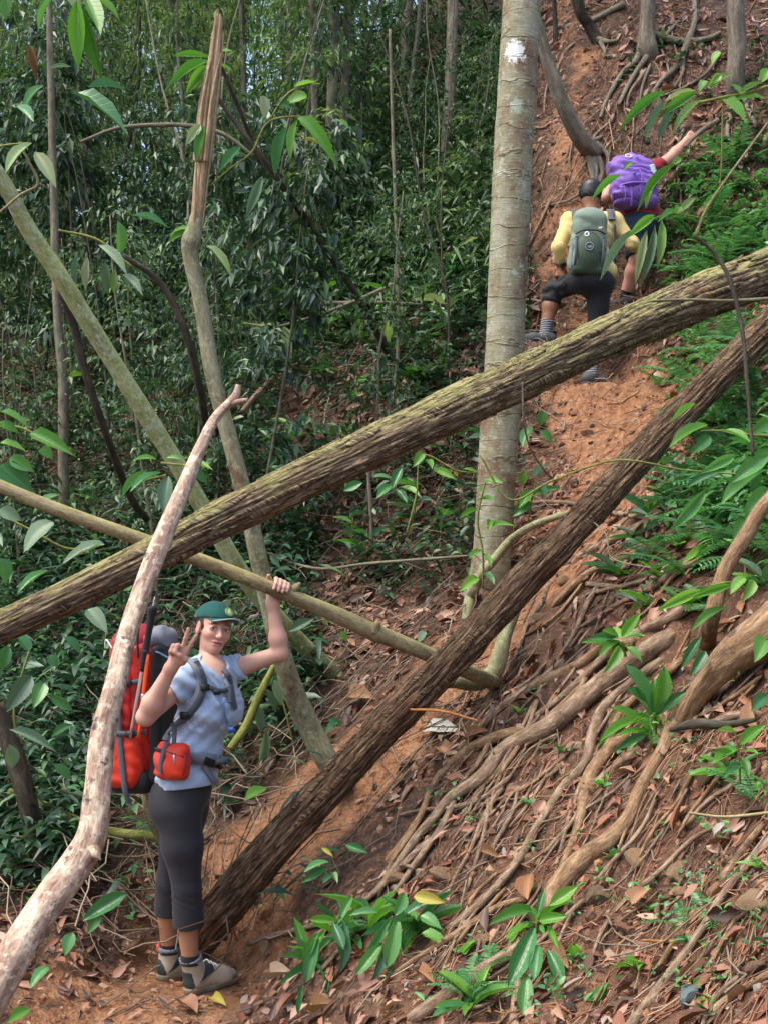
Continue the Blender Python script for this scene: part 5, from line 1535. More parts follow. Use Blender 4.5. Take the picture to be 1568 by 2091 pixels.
# plants on the bank
sprig('strap_leaf_plant', 'glossy strap-leaved plant low on the bank at the bottom middle', 'plant',
      [[(810, 1890, 6, 4.85), (815, 1870, 6, 4.83)]],
      [(812, 1870, 792, 1972, 34, 4.8, 4.7, G, 'strap', 'bent', 0.), (820, 1875, 880, 1830, 26, 4.85, 4.85, G, 'strap', 'bent'), (806, 1868, 830, 1822, 28, 4.85, 4.9, G, 'strap', 'bent'), (800, 1870, 746, 1960, 20, 4.85, 4.75, G, 'strap', 'hang'), (800, 1975, 762, 2078, 24, 4.75, 4.65, G, 'strap', 'bent'), (790, 1910, 770, 2000, 22, 4.8, 4.7, G, 'strap', 'bent'), (845, 1830, 905, 1840, 26, 4.85, 4.8, 'yellow_leaf', 'ovate', 'bent'), (858, 1870, 900, 1890, 28, 4.8, 4.75, G, 'ovate'), (860, 1905, 918, 1925, 30, 4.75, 4.7, B, 'ovate', 'bent'), (780, 1925, 730, 1985, 26, 4.8, 4.7, G, 'strap', 'bent')])
sprig('strap_leaf_plant', 'drooping strap-leaved plant left of the glossy one', 'plant',
      [[(690, 1890, 6, 5.05), (694, 1870, 5, 5.03)]],
      [(700, 1880, 706, 1980, 26, 5.0, 4.9, G, 'strap', 'bent'), (664, 1900, 620, 1960, 22, 5.05, 4.95, B, 'strap', 'bent'), (690, 1880, 636, 1875, 18, 5.05, 5.0, B, 'strap', 'bent'), (650, 1915, 624, 2000, 28, 5.0, 4.9, G, 'strap', 'bent', .2), (650, 1905, 616, 1965, 22, 5.0, 4.95, B, 'strap', 'bent'), (715, 1870, 770, 1855, 20, 5.0, 5.0, G, 'strap', 'bent'), (680, 1885, 700, 1930, 24, 5.0, 4.9, G, 'strap'), (720, 1830, 690, 1880, 18, 5.1, 5.0, G, 'lance'), (620, 2010, 606, 2070, 12, 4.95, 4.9, G, 'strap')])
sprig('seedling', 'small dark-leaved plant in the shade under the dark log', 'plant',
      [[(668, 1800, 4, 5.45), (668, 1776, 4, 5.42)]],
      [(672, 1760, 620, 1772, 20, 5.4, 5.35, G, 'lance', 'bent'), (670, 1770, 616, 1800, 18, 5.4, 5.35, G, 'lance', 'bent'), (675, 1785, 660, 1800, 16, 5.4, 5.35, G, 'ovate'), (680, 1782, 690, 1800, 14, 5.4, 5.35, G, 'heart'), (705, 1725, 748, 1738, 18, 5.45, 5.4, G, 'lance'), (658, 1732, 678, 1745, 9, 5.45, 5.4, 'yellow_leaf', 'lance')])
sprig('broad_leaf_plant', 'light green plant with dark drooping leaves at the foot of the pale root', 'plant',
      [[(1095, 1905, 7, 4.25), (1098, 1880, 7, 4.22)]],
      [(1085, 1860, 1004, 1872, 30, 4.2, 4.1, B, 'ovate', 'bent'), (1100, 1880, 1154, 1868, 24, 4.2, 4.15, B, 'ovate', 'bent', .3), (1120, 1850, 1180, 1808, 26, 4.25, 4.25, B, 'lance', 'flat'), (1090, 1870, 1075, 1850, 20, 4.2, 4.2, B, 'ovate'), (1090, 1895, 1044, 2000, 42, 4.15, 4.0, G, 'strap', 'bent', 0.), (1100, 1930, 1088, 1990, 30, 4.1, 4.0, G, 'strap', 'bent'), (1118, 1940, 1148, 2000, 30, 4.15, 4.05, G, 'strap', 'bent', .2), (1075, 1990, 1068, 2066, 34, 4.05, 3.95, G, 'strap', 'bent', .1), (1128, 1985, 1136, 2040, 26, 4.1, 4.0, G, 'strap'), (1118, 1890, 1136, 1930, 14, 4.2, 4.1, B, 'lance'), (1096, 1870, 1110, 1812, 14, 4.25, 4.3, G, 'lance')])
sprig('broad_leaf_plant', 'upright strap-leaved plant high on the right bank beside the pale root', 'plant',
      [[(1340, 1500, 8, 5.0), (1334, 1460, 9, 4.97)]],
      [(1328, 1460, 1294, 1356, 40, 4.95, 4.9, G, 'strap', 'bent', .1), (1336, 1455, 1362, 1368, 36, 4.95, 4.9, B, 'strap', 'bent', .2), (1324, 1460, 1296, 1400, 40, 4.95, 4.85, G, 'strap', 'bent'), (1340, 1460, 1394, 1412, 22, 4.95, 4.9, G, 'strap', 'bent'), (1326, 1465, 1230, 1490, 24, 4.93, 4.8, B, 'strap', 'bent'), (1318, 1460, 1222, 1502, 20, 4.93, 4.8, B, 'strap', 'bent'), (1320, 1500, 1260, 1525, 18, 4.9, 4.8, G, 'lance'), (1345, 1490, 1364, 1500, 16, 4.9, 4.9, G, 'ovate'), (1330, 1455, 1340, 1385, 26, 4.95, 4.95, G, 'strap')])
sprig('broad_leaf_plant', 'rosette of fresh lance leaves above the upright strap-leaved plant', 'plant',
      [[(1276, 1340, 7, 5.5), (1268, 1310, 6, 5.48)]],
      [(1268, 1300, 1304, 1252, 22, 5.45, 5.4, B, 'lance'), (1262, 1302, 1236, 1282, 20, 5.45, 5.4, B, 'lance'), (1264, 1310, 1222, 1330, 20, 5.45, 5.35, B, 'lance', 'bent'), (1264, 1320, 1240, 1372, 24, 5.4, 5.3, B, 'ovate', 'bent'), (1272, 1305, 1312, 1290, 22, 5.45, 5.4, B, 'lance'), (1278, 1322, 1312, 1345, 20, 5.4, 5.35, B, 'ovate'), (1258, 1300, 1206, 1300, 18, 5.45, 5.4, G, 'lance'), (1270, 1300, 1280, 1260, 20, 5.5, 5.5, G, 'lance')])
sprig('broad_leaf_plant', 'bright leaves in front of the pale slanting trunk', 'plant',
      [[(1540, 1220, 4, 4.9), (1500, 1190, 4, 4.88), (1450, 1195, 3, 4.85)]],
      [(1492, 1195, 1420, 1215, 18, 4.85, 4.8, B, 'lance', 'bent'), (1520, 1180, 1490, 1205, 26, 4.85, 4.8, B, 'ovate'), (1538, 1185, 1520, 1225, 24, 4.85, 4.8, B, 'ovate'), (1430, 1205, 1350, 1240, 22, 4.95, 4.85, B, 'lance', 'bent'), (1480, 1240, 1410, 1275, 22, 4.85, 4.8, B, 'lance', 'bent'), (1568, 1300, 1544, 1340, 40, 4.6, 4.5, B, 'ovate'), (1440, 1330, 1410, 1380, 22, 4.7, 4.65, G, 'ovate'), (1568, 1420, 1540, 1440, 30, 4.4, 4.3, G, 'lance'), (1430, 1300, 1390, 1360, 20, 4.8, 4.75, G, 'lance')])
sprig('seedling', 'light green sprig on the right bank below the charred stick', 'plant',
      [[(1510, 1600, 5, 4.1), (1508, 1550, 4, 4.08), (1500, 1490, 3, 4.05)]],
      [(1505, 1530, 1452, 1548, 30, 4.05, 4.0, B, 'ovate'), (1510, 1520, 1556, 1478, 26, 4.05, 4.0, B, 'lance'), (1515, 1550, 1530, 1580, 20, 4.05, 4.0, B, 'ovate'), (1500, 1495, 1470, 1485, 14, 4.05, 4.0, B, 'lance'), (1500, 1545, 1460, 1530, 18, 4.05, 4.0, B, 'lance'), (1508, 1560, 1480, 1580, 20, 4.05, 4.0, G, 'ovate'), (1515, 1535, 1545, 1530, 18, 4.05, 4.0, B, 'lance')])
sprig('broad_leaf_plant', 'long ribbed leaf plant left of the hiker boots', 'plant',
      [[(140, 1930, 6, 5.7), (150, 1905, 6, 5.7)]],
      [(170, 1880, 256, 1820, 34, 5.7, 5.75, G, 'strap', 'bent', .2), (150, 1905, 130, 1950, 30, 5.65, 5.6, G, 'ovate'), (100, 1975, 60, 2010, 30, 5.6, 5.5, G, 'ovate'), (180, 1905, 205, 1865, 22, 5.7, 5.7, G, 'strap'), (60, 2060, 20, 2080, 26, 5.4, 5.3, B, 'lance')])
sprig('broad_leaf_plant', 'mottled broad leaves behind the raised elbow', 'plant',
      [[(600, 1520, 4, 6.6), (580, 1440, 4, 6.6), (560, 1390, 4, 6.6)]],
      [(560, 1390, 576, 1440, 28, 6.5, 6.5, GL, 'ovate', 'flat'), (545, 1410, 565, 1455, 26, 6.5, 6.5, GL, 'ovate', 'flat'), (520, 1440, 535, 1500, 26, 6.5, 6.5, GL, 'ovate', 'flat'), (670, 1470, 700, 1480, 18, 6.4, 6.4, G, 'lance'), (690, 1475, 660, 1495, 22, 6.4, 6.4, G, 'ovate'), (545, 1610, 500, 1625, 30, 6.3, 6.2, B, 'lance', 'bent'), (545, 1490, 535, 1560, 22, 6.5, 6.5, GL, 'lance'), (505, 1335, 480, 1370, 20, 6.6, 6.6, GL, 'ovate'), (590, 1290, 640, 1260, 20, 7.0, 7.0, GL, 'lance'), (695, 1290, 710, 1310, 14, 6.9, 6.9, B, 'ovate'), (870, 1290, 850, 1310, 24, 6.7, 6.7, GL, 'ovate')])
sprig('shrub', 'dark shrub with large veined leaves at the left edge beside the peeled branch', 'plant',
      [[(60, 1760, 8, 6.3), (50, 1600, 7, 6.3), (30, 1450, 6, 6.3), (60, 1330, 4, 6.3)]],
      [(65, 1380, 15, 1450, 40, 6.2, 6.1, GL, 'ovate'), (90, 1395, 70, 1440, 32, 6.2, 6.1, G, 'ovate'), (20, 1490, 110, 1520, 24, 6.2, 6.1, GL, 'lance', 'bent'), (60, 1330, 40, 1290, 26, 6.2, 6.2, G, 'ovate'), (100, 1340, 120, 1360, 26, 6.2, 6.2, G, 'ovate'), (20, 1520, 30, 1570, 30, 6.2, 6.2, GL, 'lance'), (100, 1420, 150, 1450, 22, 6.2, 6.2, G, 'lance'), (20, 1320, 0, 1370, 30, 6.2, 6.2, G, 'ovate'), (150, 1480, 100, 1500, 20, 6.2, 6.2, G, 'lance'), (130, 1300, 170, 1330, 26, 6.2, 6.2, G, 'lance'), (110, 1560, 150, 1590, 22, 6.2, 6.2, G, 'lance')])


# ferns: each frond is a part made of leaflets along a rib
def frond_mesh(k):
    r = np.random.default_rng(40 + k)
    n = 15
    t = np.linspace(0.12, 0.98, n)
    pos = np.stack([t, 0 * t, 0.32 * t - 0.5 * t * t], -1)
    wid = 0.2 * np.sin(np.pi * (0.12 + 0.86 * (1 - t))) + 0.03
    vs, fs = [], []
    for sgn in (-1, 1):
        dv = np.stack([0.42 + 0 * t, sgn * np.ones(n), -0.12 - 0.3 * t], -1) + r.normal(size=(n, 3)) * 0.06
        V, Fc = leaves_np(pos, dv, np.tile(UP, (n, 1)), wid, np.full(n, 0.058), 0.12, T2)
        vs.append((V, Fc))
    rib = np.stack([np.linspace(0, 1, 8), np.zeros(8), 0.32 * np.linspace(0, 1, 8) - 0.5 * np.linspace(0, 1, 8) ** 2], -1)
    w = 0.006
    V = np.concatenate([rib + (0, -w, 0), rib + (0, w, 0.0), rib + (0, 0, w)])
    f = []
    for i in range(7):
        for a, b in ((0, 8), (8, 16), (16, 0)):
            f += [(a + i, a + i + 1, b + i), (b + i, a + i + 1, b + i + 1)]
    vs.append((V, np.array(f)))
    V, Fc = join(vs)
    return mesh_np('frond', V, Fc, MATS['leaf_fern'], smooth=False)


FR = [frond_mesh(k) for k in range(3)]


def fern(px, py, size, n, label, group=None, az=None, spread=math.pi):
    h, d = hit(px, py)
    e = empty('fern', h, label, 'fern', group)
    for k in range(n):
        o = obj('frond', FR[k % 3], e)
        a = (az if az is not None else -math.pi / 2) + (k / max(1, n - 1) - 0.5) * 2 * spread + random.gauss(0, .15)
        s = size * random.uniform(0.7, 1.15)
        o.scale = (s, s, s)
        o.rotation_euler = (random.gauss(0, .15), -rad(random.uniform(5, 50)), a)
    return e


for (a, b, s, n, lb) in [(1540, 470, .5, 9, 'large fern at the right edge beside the purple-packed climber'), (1480, 540, .42, 8, 'fern just above the mossy log at the right'), (1420, 500, .3, 7, 'fern next to the reddish rock'), (1550, 380, .42, 7, 'fern at the right edge under the trailing twig'),
                         (1430, 720, .34, 8, 'fern between the two logs at the right'), (1380, 770, .32, 8, 'fern on the clay edge between the two logs'), (1500, 690, .3, 7, 'fern close under the mossy log at the right edge'), (1350, 790, .22, 6, 'small fern above the trail clay'), (1540, 820, .36, 8, 'fern right of the dark log'),
                         (1500, 1010, .34, 8, 'fern on the right bank beside the pale slanting trunk'), (1420, 1050, .3, 7, 'fern overhanging the trail roots'), (1400, 1180, .3, 8, 'pale fern left of the pale slanting trunk'), (1330, 1150, .26, 7, 'fern among the crossing roots'), (1545, 1160, .3, 7, 'fern at the right edge above the thick brown root'),
                         (1440, 1240, .22, 6, 'small fern just above the thick brown root'), (960, 2040, .2, 7, 'small fern at the bottom edge left of the drooping plant'), (1000, 1990, .16, 6, 'tiny fern beside the lower pale root'), (1400, 1900, .12, 6, 'bright little fern among stones on the bank'), (1440, 1860, .14, 5, 'little fern against the ochre stone'), (870, 730, .3, 7, 'bright fern on the shaded slope near the ringed trunk'),
                         (900, 760, .3, 7, 'bluish fern on the shaded slope just above the mossy log'), (1540, 1640, .16, 6, 'little fern at the right edge of the bank')]:
    fern(a, b, s, n, lb, 'ferns on the slope')
for (a, b) in [(1560, 600), (1500, 440), (1465, 600), (1568, 740), (1470, 860), (1520, 930), (1568, 1080), (1460, 970), (1380, 1000), (1560, 300), (1500, 350), (1400, 560), (1568, 520), (1440, 460)]:
    fern(a, b, random.uniform(.25, .42), 7, 'fresh green fern in the mass on the right-hand slope', 'ferns massed on the right slope')

# broad leaved seedlings scattered on the slope left of the ringed trunk
for k in range(46):
    if k < 30:
        a, b = random.uniform(560, 1000), random.uniform(620, 1180)
        lb, gr = 'small broad-leaved seedling on the leafy slope left of the ringed trunk', 'seedlings on the leafy slope'
    else:
        a, b = random.uniform(0, 560), random.uniform(820, 1250)
        lb, gr = 'broad-leaved seedling on the shaded slope below the thin pole', 'seedlings on the left slope'
    h, d = hit(a, b)
    if trail_dist(np.array(h[0]), np.array(h[1])) < 0.45: continue
    e = empty('seedling', h, lb, 'plant', gr)
    hh = random.uniform(.08, .35)
    V, Fq, UV = tube(np.array([(h[0], h[1], h[2] - .03, .005), (h[0] + .02, h[1] - .03, h[2] + hh, .003)]), 6, 5)
    part('stem', V, Fq, MATS['green_stem_bark'], e, uv=UV)
    for q in range(random.randint(4, 7)):
        az, el = random.uniform(0, 6.28), rad(random.uniform(-10, 45))
        L = random.uniform(.10, .22)
        b0 = h + np.array([.02 * q / 6, -.03 * q / 6, hh * random.uniform(.5, 1)])
        place_leaf(e, b0, b0 + L * np.array([math.cos(az) * math.cos(el), math.sin(az) * math.cos(el), math.sin(el)]), L * random.uniform(.3, .42), random.choice([B, G, G, GL]), random.choice(['lance', 'ovate']), 'bent', random.gauss(0, .3), (0, -.3, 1))

for k in range(16):                                     # more ferns where the right-hand slope meets the trail
    fern(random.uniform(1390, 1600), random.choice([random.uniform(400, 620), random.uniform(680, 1180)]), random.uniform(.25, .45), 7, 'fresh green fern in the mass on the right-hand slope', 'ferns massed on the right slope')


def tuft(px, py, n, Lr, wr, mats, shs, label, el=(-10, 65), group='leafy tufts on the bank', name='tuft'):
    """a tuft of leaves from one crown on the ground"""
    h, d = hit(px, py)
    e = empty(name, h, label, 'plant', group)
    for q in range(n):
        az, ee = random.uniform(0, 6.28), rad(random.uniform(*el))
        L = random.uniform(*Lr)
        b0 = h + np.array([random.gauss(0, .012), random.gauss(0, .012), .01 + (random.uniform(0, .5) if name == 'shrub' else 0)])
        place_leaf(e, b0, b0 + L * np.array([math.cos(az) * math.cos(ee), math.sin(az) * math.cos(ee), math.sin(ee)]), L * random.uniform(*wr), random.choice(mats), random.choice(shs), random.choice(['bent', 'hang', 'bent']), random.gauss(0, .3), (0, -.3, 1))


for (a, b, lb) in [(760, 1900, 'arching strap-leaved tuft in the middle of the bottom clump'), (700, 1925, 'arching strap-leaved tuft at the left of the bottom clump'), (850, 1905, 'arching strap-leaved tuft at the right of the bottom clump'), (640, 1975, 'low strap-leaved tuft nearest the boots')]:
    tuft(a, b, 13, (.14, .26), (.13, .2), [G, G, B], ['strap', 'lance'], lb)
for (a, b, lb) in [(1100, 1895, 'leaf tuft at the foot of the pale root'), (1330, 1500, 'leaf tuft round the upright strap-leaved plant'), (1270, 1335, 'leaf tuft under the rosette of fresh lance leaves'), (1505, 1590, 'leaf tuft under the light green sprig at the right'), (960, 2060, 'leaf tuft at the bottom edge beside the small fern')]:
    tuft(a, b, 11, (.09, .19), (.2, .3), [G, B, B], ['strap', 'ovate'], lb)
for (a, b) in [(1060, 1460), (1090, 1650), (1230, 1610), (1340, 1870), (1420, 1930), (1500, 1700), (1250, 1760), (1370, 1690), (980, 1680), (1180, 1960), (1300, 1980), (1460, 2060), (1560, 1620), (1010, 1590), (1150, 1540), (940, 1950), (1560, 1780), (1440, 1560), (880, 2050), (1210, 2050)]:
    tuft(a, b, random.randint(4, 8), (.035, .08), (.35, .5), [B, G], ['ovate', 'heart'], 'small round-leaved seedling between the roots of the bank', (0, 60), 'round-leaved seedlings on the bank', 'seedling')
for (a, b) in [(1330, 1060), (1390, 1120), (1460, 1130), (1350, 1190), (1290, 1110), (1420, 1000), (1480, 1040), (1540, 1120), (1320, 1240), (1400, 1250), (1370, 1020), (1530, 1010), (1560, 1200), (1260, 1180)]:
    tuft(a, b, random.randint(6, 10), (.10, .22), (.22, .36), [G, B, GL], ['lance', 'ovate'], 'broad-leaved plant above the crossing roots at the right', (-5, 60), 'broad-leaved plants at the right')

for k in range(46):
    a, b = random.uniform(-60, 620) if k < 26 else random.uniform(560, 980), random.uniform(430, 1000)
    if a > 560: b = random.uniform(430, 820)
    tuft(a, b, random.randint(7, 12), (.14, .32), (.22, .4), [G, GL, GL, PL] if k % 3 else [G, B], ['lance', 'ovate'], 'broad-leaved shrub scattered through the shaded forest slope', (-20, 70), 'broad-leaved shrubs on the shaded slope', 'shrub')

# large dead leaves one can pick out
DEAD = [(870, 1500, 945, 1495, 46, 'grey_leaf', 'big grey fallen leaf on the trail edge below the dark log'), (712, 1440, 768, 1430, 46, 'dead_leaf_large', 'big crinkled brown leaf right of the snapped tree foot'), (1085, 1850, 1090, 1795, 42, 'dead_leaf_large', 'ribbed tan leaf above the light green plant'), (905, 1535, 935, 1555, 30, 'dead_leaf_large', 'ochre leaf on the upper end of the middle roots'),
        (960, 1520, 1000, 1500, 30, 'dead_leaf_large', 'orange-brown leaf beside the ochre leaf'), (990, 1750, 1030, 1765, 22, 'dead_leaf_large', 'rust oval leaf on the bank left of the pale root'), (440, 2045, 466, 2060, 22, 'yellow_leaf', 'yellow-green fallen leaf just below the hiker boots'), (370, 2060, 410, 2075, 46, 'dead_leaf_large', 'flat tan leaf in the clay below the hiker boots'),
        (1300, 1860, 1340, 1830, 40, 'dead_leaf_large', 'pale curled leaf beside the squarish stone'), (1470, 1720, 1500, 1695, 24, 'grey_leaf', 'whitish curled leaf at the right on the bank'), (905, 905, 912, 925, 30, 'dead_leaf_large', 'orange dead leaf left of the ringed trunk under the mossy log'), (705, 1095, 725, 1100, 18, 'dead_leaf_large', 'small ochre leaf on the slope below the mossy log'),
        (265, 1830, 270, 1790, 18, 'dead_leaf_large', 'orange-brown curled leaf left of the hiker calves'), (1130, 1960, 1170, 1990, 40, 'dead_leaf_large', 'pinkish dead leaf right of the drooping plant'), (860, 2000, 900, 2020, 26, 'dead_leaf_large', 'orange leaf below the glossy strap-leaved plant'), (530, 1870, 555, 1855, 20, 'yellow_leaf', 'mottled yellow leaf under the dark log near its foot'),
        (1560, 1500, 1540, 1440, 34, 'dead_leaf_large', 'long reddish leaf at the right edge near the charred stick'), (560, 2010, 600, 1990, 34, 'dead_leaf_large', 'rusty leaf left of the drooping strap-leaved plant'), (650, 2080, 690, 2060, 30, 'dead_leaf_large', 'brown leaf at the bottom edge'), (255, 1960, 290, 1930, 30, 'dead_leaf_large', 'brown leaf left of the rear boot')]
for (a, b, a2, b2, w, m, lb) in DEAD:
    h, d = hit(a, b)
    h2, d2 = hit(a2, b2)
    d2 = min(max(d2, d - .12), d + .12)
    nr = gnormal(np.array(h[0]), np.array(h[1]))
    o = place_leaf(None, h + nr * .03, P(a2, b2, d2) + nr * .05, w * d / FPX, m, 'ovate', 'bent', random.gauss(0, .2), tuple(nr), 'fallen_leaf')
    tag(o, lb, 'fallen leaf', 'large fallen leaves')

# ---------------------------------------------------------------- bodies: smooth volumes turned into one continuous surface
class Vol:
    def __init__(s, lo, hi, h):
        s.lo, s.h = np.asarray(lo, float), h
        s.n = np.ceil((np.asarray(hi) - s.lo) / h).astype(int) + 1
        s.D = np.full(s.n, 0.2, np.float32)

    def box(s, lo, hi):
        a = np.clip(np.floor((np.asarray(lo) - s.lo) / s.h).astype(int), 0, s.n)
        b = np.clip(np.ceil((np.asarray(hi) - s.lo) / s.h).astype(int) + 1, 0, s.n)
        sl = tuple(slice(x, y) for x, y in zip(a, b))
        ax = [(s.lo[i] + s.h * np.arange(a[i], b[i])).astype(np.float32) for i in range(3)]
        return sl, ax[0][:, None, None], ax[1][None, :, None], ax[2][None, None, :]

    def put(s, f, lo, hi, k, mode='add'):
        sl, X, Y, Z = s.box(np.asarray(lo) - 0.06, np.asarray(hi) + 0.06)
        if s.D[sl].size == 0: return
        d = f(X, Y, Z).astype(np.float32)
        a = s.D[sl]
        if mode == 'cut':
            d, a = -d, a
            h = np.clip(0.5 - 0.5 * (a - d) / k, 0, 1)
            s.D[sl] = a * (1 - h) * 1 + d * h + k * h * (1 - h) if False else np.maximum(a, d) + np.maximum(k - np.abs(a - d), 0) ** 2 / (4 * k)
        else:
            s.D[sl] = np.minimum(a, d) - np.maximum(k - np.abs(a - d), 0) ** 2 / (4 * k)

    def cone(s, a, b, ra, rb, k=0.02, flat=(0, 0), g=0.0, mode='add'):
        a, b = np.asarray(a, float), np.asarray(b, float)
        ra, rb = ra + g, rb + g
        ba = b - a
        L2 = ba @ ba
        L = math.sqrt(L2)

        def f(X, Y, Z):
            px, py, pz = X - a[0], Y - a[1], Z - a[2]
            t = (px * ba[0] + py * ba[1] + pz * ba[2]) / L2
            tc = np.clip(t, 0, 1)
            d = np.sqrt((px - tc * ba[0]) ** 2 + (py - tc * ba[1]) ** 2 + (pz - tc * ba[2]) ** 2) - (ra + (rb - ra) * tc)
            if flat[1]: d = np.maximum(d, (t - 1) * L)
            if flat[0]: d = np.maximum(d, -t * L)
            return d
        R = max(ra, rb)
        s.put(f, np.minimum(a, b) - R, np.maximum(a, b) + R, k, mode)

    def chain(s, pts, rs, k=0.02, g=0.0, flat=False):
        for i in range(len(pts) - 1):
            s.cone(pts[i], pts[i + 1], rs[i], rs[i + 1], k, (0, 1 if flat and i == len(pts) - 2 else 0), g)

    def ell(s, c, r, ax=None, k=0.03, g=0.0, mode='add'):
        """ax: rows are the unit axes of the ellipsoid"""
        c = np.asarray(c, float)
        r = np.asarray(r, float) + g
        A = np.eye(3) if ax is None else np.asarray(ax, float)

        def f(X, Y, Z):
            px, py, pz = X - c[0], Y - c[1], Z - c[2]
            k0 = k1 = 0
            for i in range(3):
                q = (px * A[i, 0] + py * A[i, 1] + pz * A[i, 2])
                k0 = k0 + (q / r[i]) ** 2
                k1 = k1 + (q / r[i] ** 2) ** 2
            k0 = np.sqrt(k0)
            return k0 * (k0 - 1) / (np.sqrt(k1) + 1e-6)
        R = r.max()
        s.put(f, c - R, c + R, k, mode)

    def rbox(s, c, hs, ax=None, rd=0.03, k=0.02, mode='add', taper=0.0):
        c = np.asarray(c, float)
        A = np.eye(3) if ax is None else np.asarray(ax, float)

        def f(X, Y, Z):
            px, py, pz = X - c[0], Y - c[1], Z - c[2]
            q = [(px * A[i, 0] + py * A[i, 1] + pz * A[i, 2]) for i in range(3)]
            sc = 1 + taper * q[2] / hs[2]
            e = [np.abs(q[0]) - (hs[0] * sc - rd), np.abs(q[1]) - (hs[1] * sc - rd), np.abs(q[2]) - (hs[2] - rd)]
            out = np.sqrt(sum(np.maximum(x, 0) ** 2 for x in e))
            return out + np.minimum(np.maximum(np.maximum(e[0], e[1]), e[2]), 0) - rd
        R = float(np.linalg.norm(hs))
        s.put(f, c - R, c + R, k, mode)

    def plane(s, p, n):
        """keep the side the normal points away from"""
        p, n = np.asarray(p, float), nrm(n)
        _, X, Y, Z = s.box(s.lo, s.lo + s.h * (s.n - 1))
        X, Y, Z = X[:s.n[0]], Y[:, :s.n[1]], Z[:, :, :s.n[2]]
        s.D = np.maximum(s.D, ((X - p[0]) * n[0] + (Y - p[1]) * n[1] + (Z - p[2]) * n[2]).astype(np.float32))

    def wrinkle(s, amp, fq, sd=1, dirv=(0.3, 0.2, 1.0)):
        """cloth folds: bent waves with broken phase, near the surface only"""
        idx = np.nonzero(np.abs(s.D) < 0.03)
        p = s.lo + s.h * np.stack(idx, -1)
        d = nrm(dirv)
        w = fbm(p * 9.0, 2, sd)
        ph = (p @ d) * fq + w * 3.2
        s.D[idx] += (amp * np.sin(ph) * np.clip(0.5 + vnoise(p * 6.0 + 3.3, sd + 5) * 1.1, 0, 1)).astype(np.float32)

    def mesh(s):
        D = s.D
        nx, ny, nz = D.shape
        sgn = D < 0
        c = np.zeros((nx - 1, ny - 1, nz - 1), np.int8)
        for a in (0, 1):
            for b in (0, 1):
                for d in (0, 1):
                    c += sgn[a:nx - 1 + a, b:ny - 1 + b, d:nz - 1 + d]
        act = np.nonzero((c > 0) & (c < 8))
        m = len(act[0])
        idm = np.full(c.shape, -1, np.int32)
        idm[act] = np.arange(m)
        cor = {}
        for a in (0, 1):
            for b in (0, 1):
                for d in (0, 1):
                    cor[(a, b, d)] = D[act[0] + a, act[1] + b, act[2] + d]
        acc = np.zeros((m, 3)); cnt = np.zeros(m)
        for p in cor:
            for ax_ in range(3):
                if p[ax_]: continue
                q = list(p); q[ax_] = 1; q = tuple(q)
                v0, v1 = cor[p], cor[q]
                x = (v0 < 0) != (v1 < 0)
                t = np.where(x, v0 / (v0 - v1 + 1e-12), 0)
                e = np.array(p, float)[None] + 0
                e = np.repeat(e, m, 0)
                e[:, ax_] += t
                acc += e * x[:, None]; cnt += x
        V = s.lo + s.h * (np.stack(act, -1) + acc / np.maximum(cnt, 1)[:, None])
        Fs = []
        for ax_ in range(3):
            o1, o2 = [(1, 2), (2, 0), (0, 1)][ax_]
            s0 = [slice(1, None)] * 3; s1 = [slice(1, None)] * 3
            s0[ax_] = slice(0, -1); s1[ax_] = slice(1, None)
            A, Bq = sgn[tuple(s0)], sgn[tuple(s1)]
            e = np.nonzero(A != Bq)
            ins = A[e]
            ix = [x + 1 for x in e]; ix[ax_] = e[ax_]
            ok = np.ones(len(ix[0]), bool)
            for i in range(3):
                ok &= ix[i] < c.shape[i]
            ix = [x[ok] for x in ix]; ins = ins[ok]

            def cell(d1, d2):
                q = list(ix); q[o1] = q[o1] - d1; q[o2] = q[o2] - d2
                return idm[tuple(q)]
            quad = np.stack([cell(1, 1), cell(0, 1), cell(0, 0), cell(1, 0)], -1)
            quad[~ins] = quad[~ins][:, ::-1]
            Fs.append(quad[(quad >= 0).all(1)])
        return V, np.concatenate(Fs)


def skin_mat():
    t = NT('skin')
    at = t.n('ShaderNodeVertexColor', _layer_name='Col')
    o = t.coord('Object')
    c = t.mix(t.math('MULTIPLY', t.noise(o, 14, 4), 0.3), at.outputs[0], t.mix(1.0, at.outputs[0], (0.86, 0.66, 0.6), 'MULTIPLY'))
    return t.done(t.bsdf(c, 0.5, t.bump(t.noise(o, 180, 3), 0.15, 0.002), spec=0.4, sss=0.12))


skin_mat()
cloth_mat('blue_shirt', (0.40, 0.51, 0.67), 0.85, 0.1, 0.2)
cloth_mat('black_leggings', (0.030, 0.030, 0.036), 0.7, 0.06, 0.25)
cloth_mat('green_cap', (0.008, 0.10, 0.085), 0.75, 0.15)
cloth_mat('cap_trim', (0.40, 0.52, 0.50), 0.8)
cloth_mat('red_nylon', (0.43, 0.018, 0.014), 0.5, 0.1, 0.2, 350)
cloth_mat('dark_red_nylon', (0.27, 0.012, 0.014), 0.55, 0.1, 0.2, 350)
cloth_mat('orange_nylon', (0.58, 0.034, 0.013), 0.45, 0.1, 0.15, 350)
cloth_mat('black_nylon', (0.012, 0.012, 0.014), 0.6, 0.1)
cloth_mat('grey_strap', (0.075, 0.085, 0.105), 0.7, 0.1)
cloth_mat('light_grey_pad', (0.20, 0.22, 0.26), 0.8, 0.1)
cloth_mat('yellow_shirt', (0.66, 0.50, 0.20), 0.85, 0.15)
cloth_mat('black_trousers', (0.014, 0.015, 0.020), 0.75, 0.1)
cloth_mat('navy_shorts', (0.012, 0.024, 0.045), 0.75, 0.1)
cloth_mat('maroon_shirt', (0.24, 0.012, 0.022), 0.8, 0.15)
cloth_mat('green_pack_cloth', (0.20, 0.26, 0.20), 0.7, 0.1)
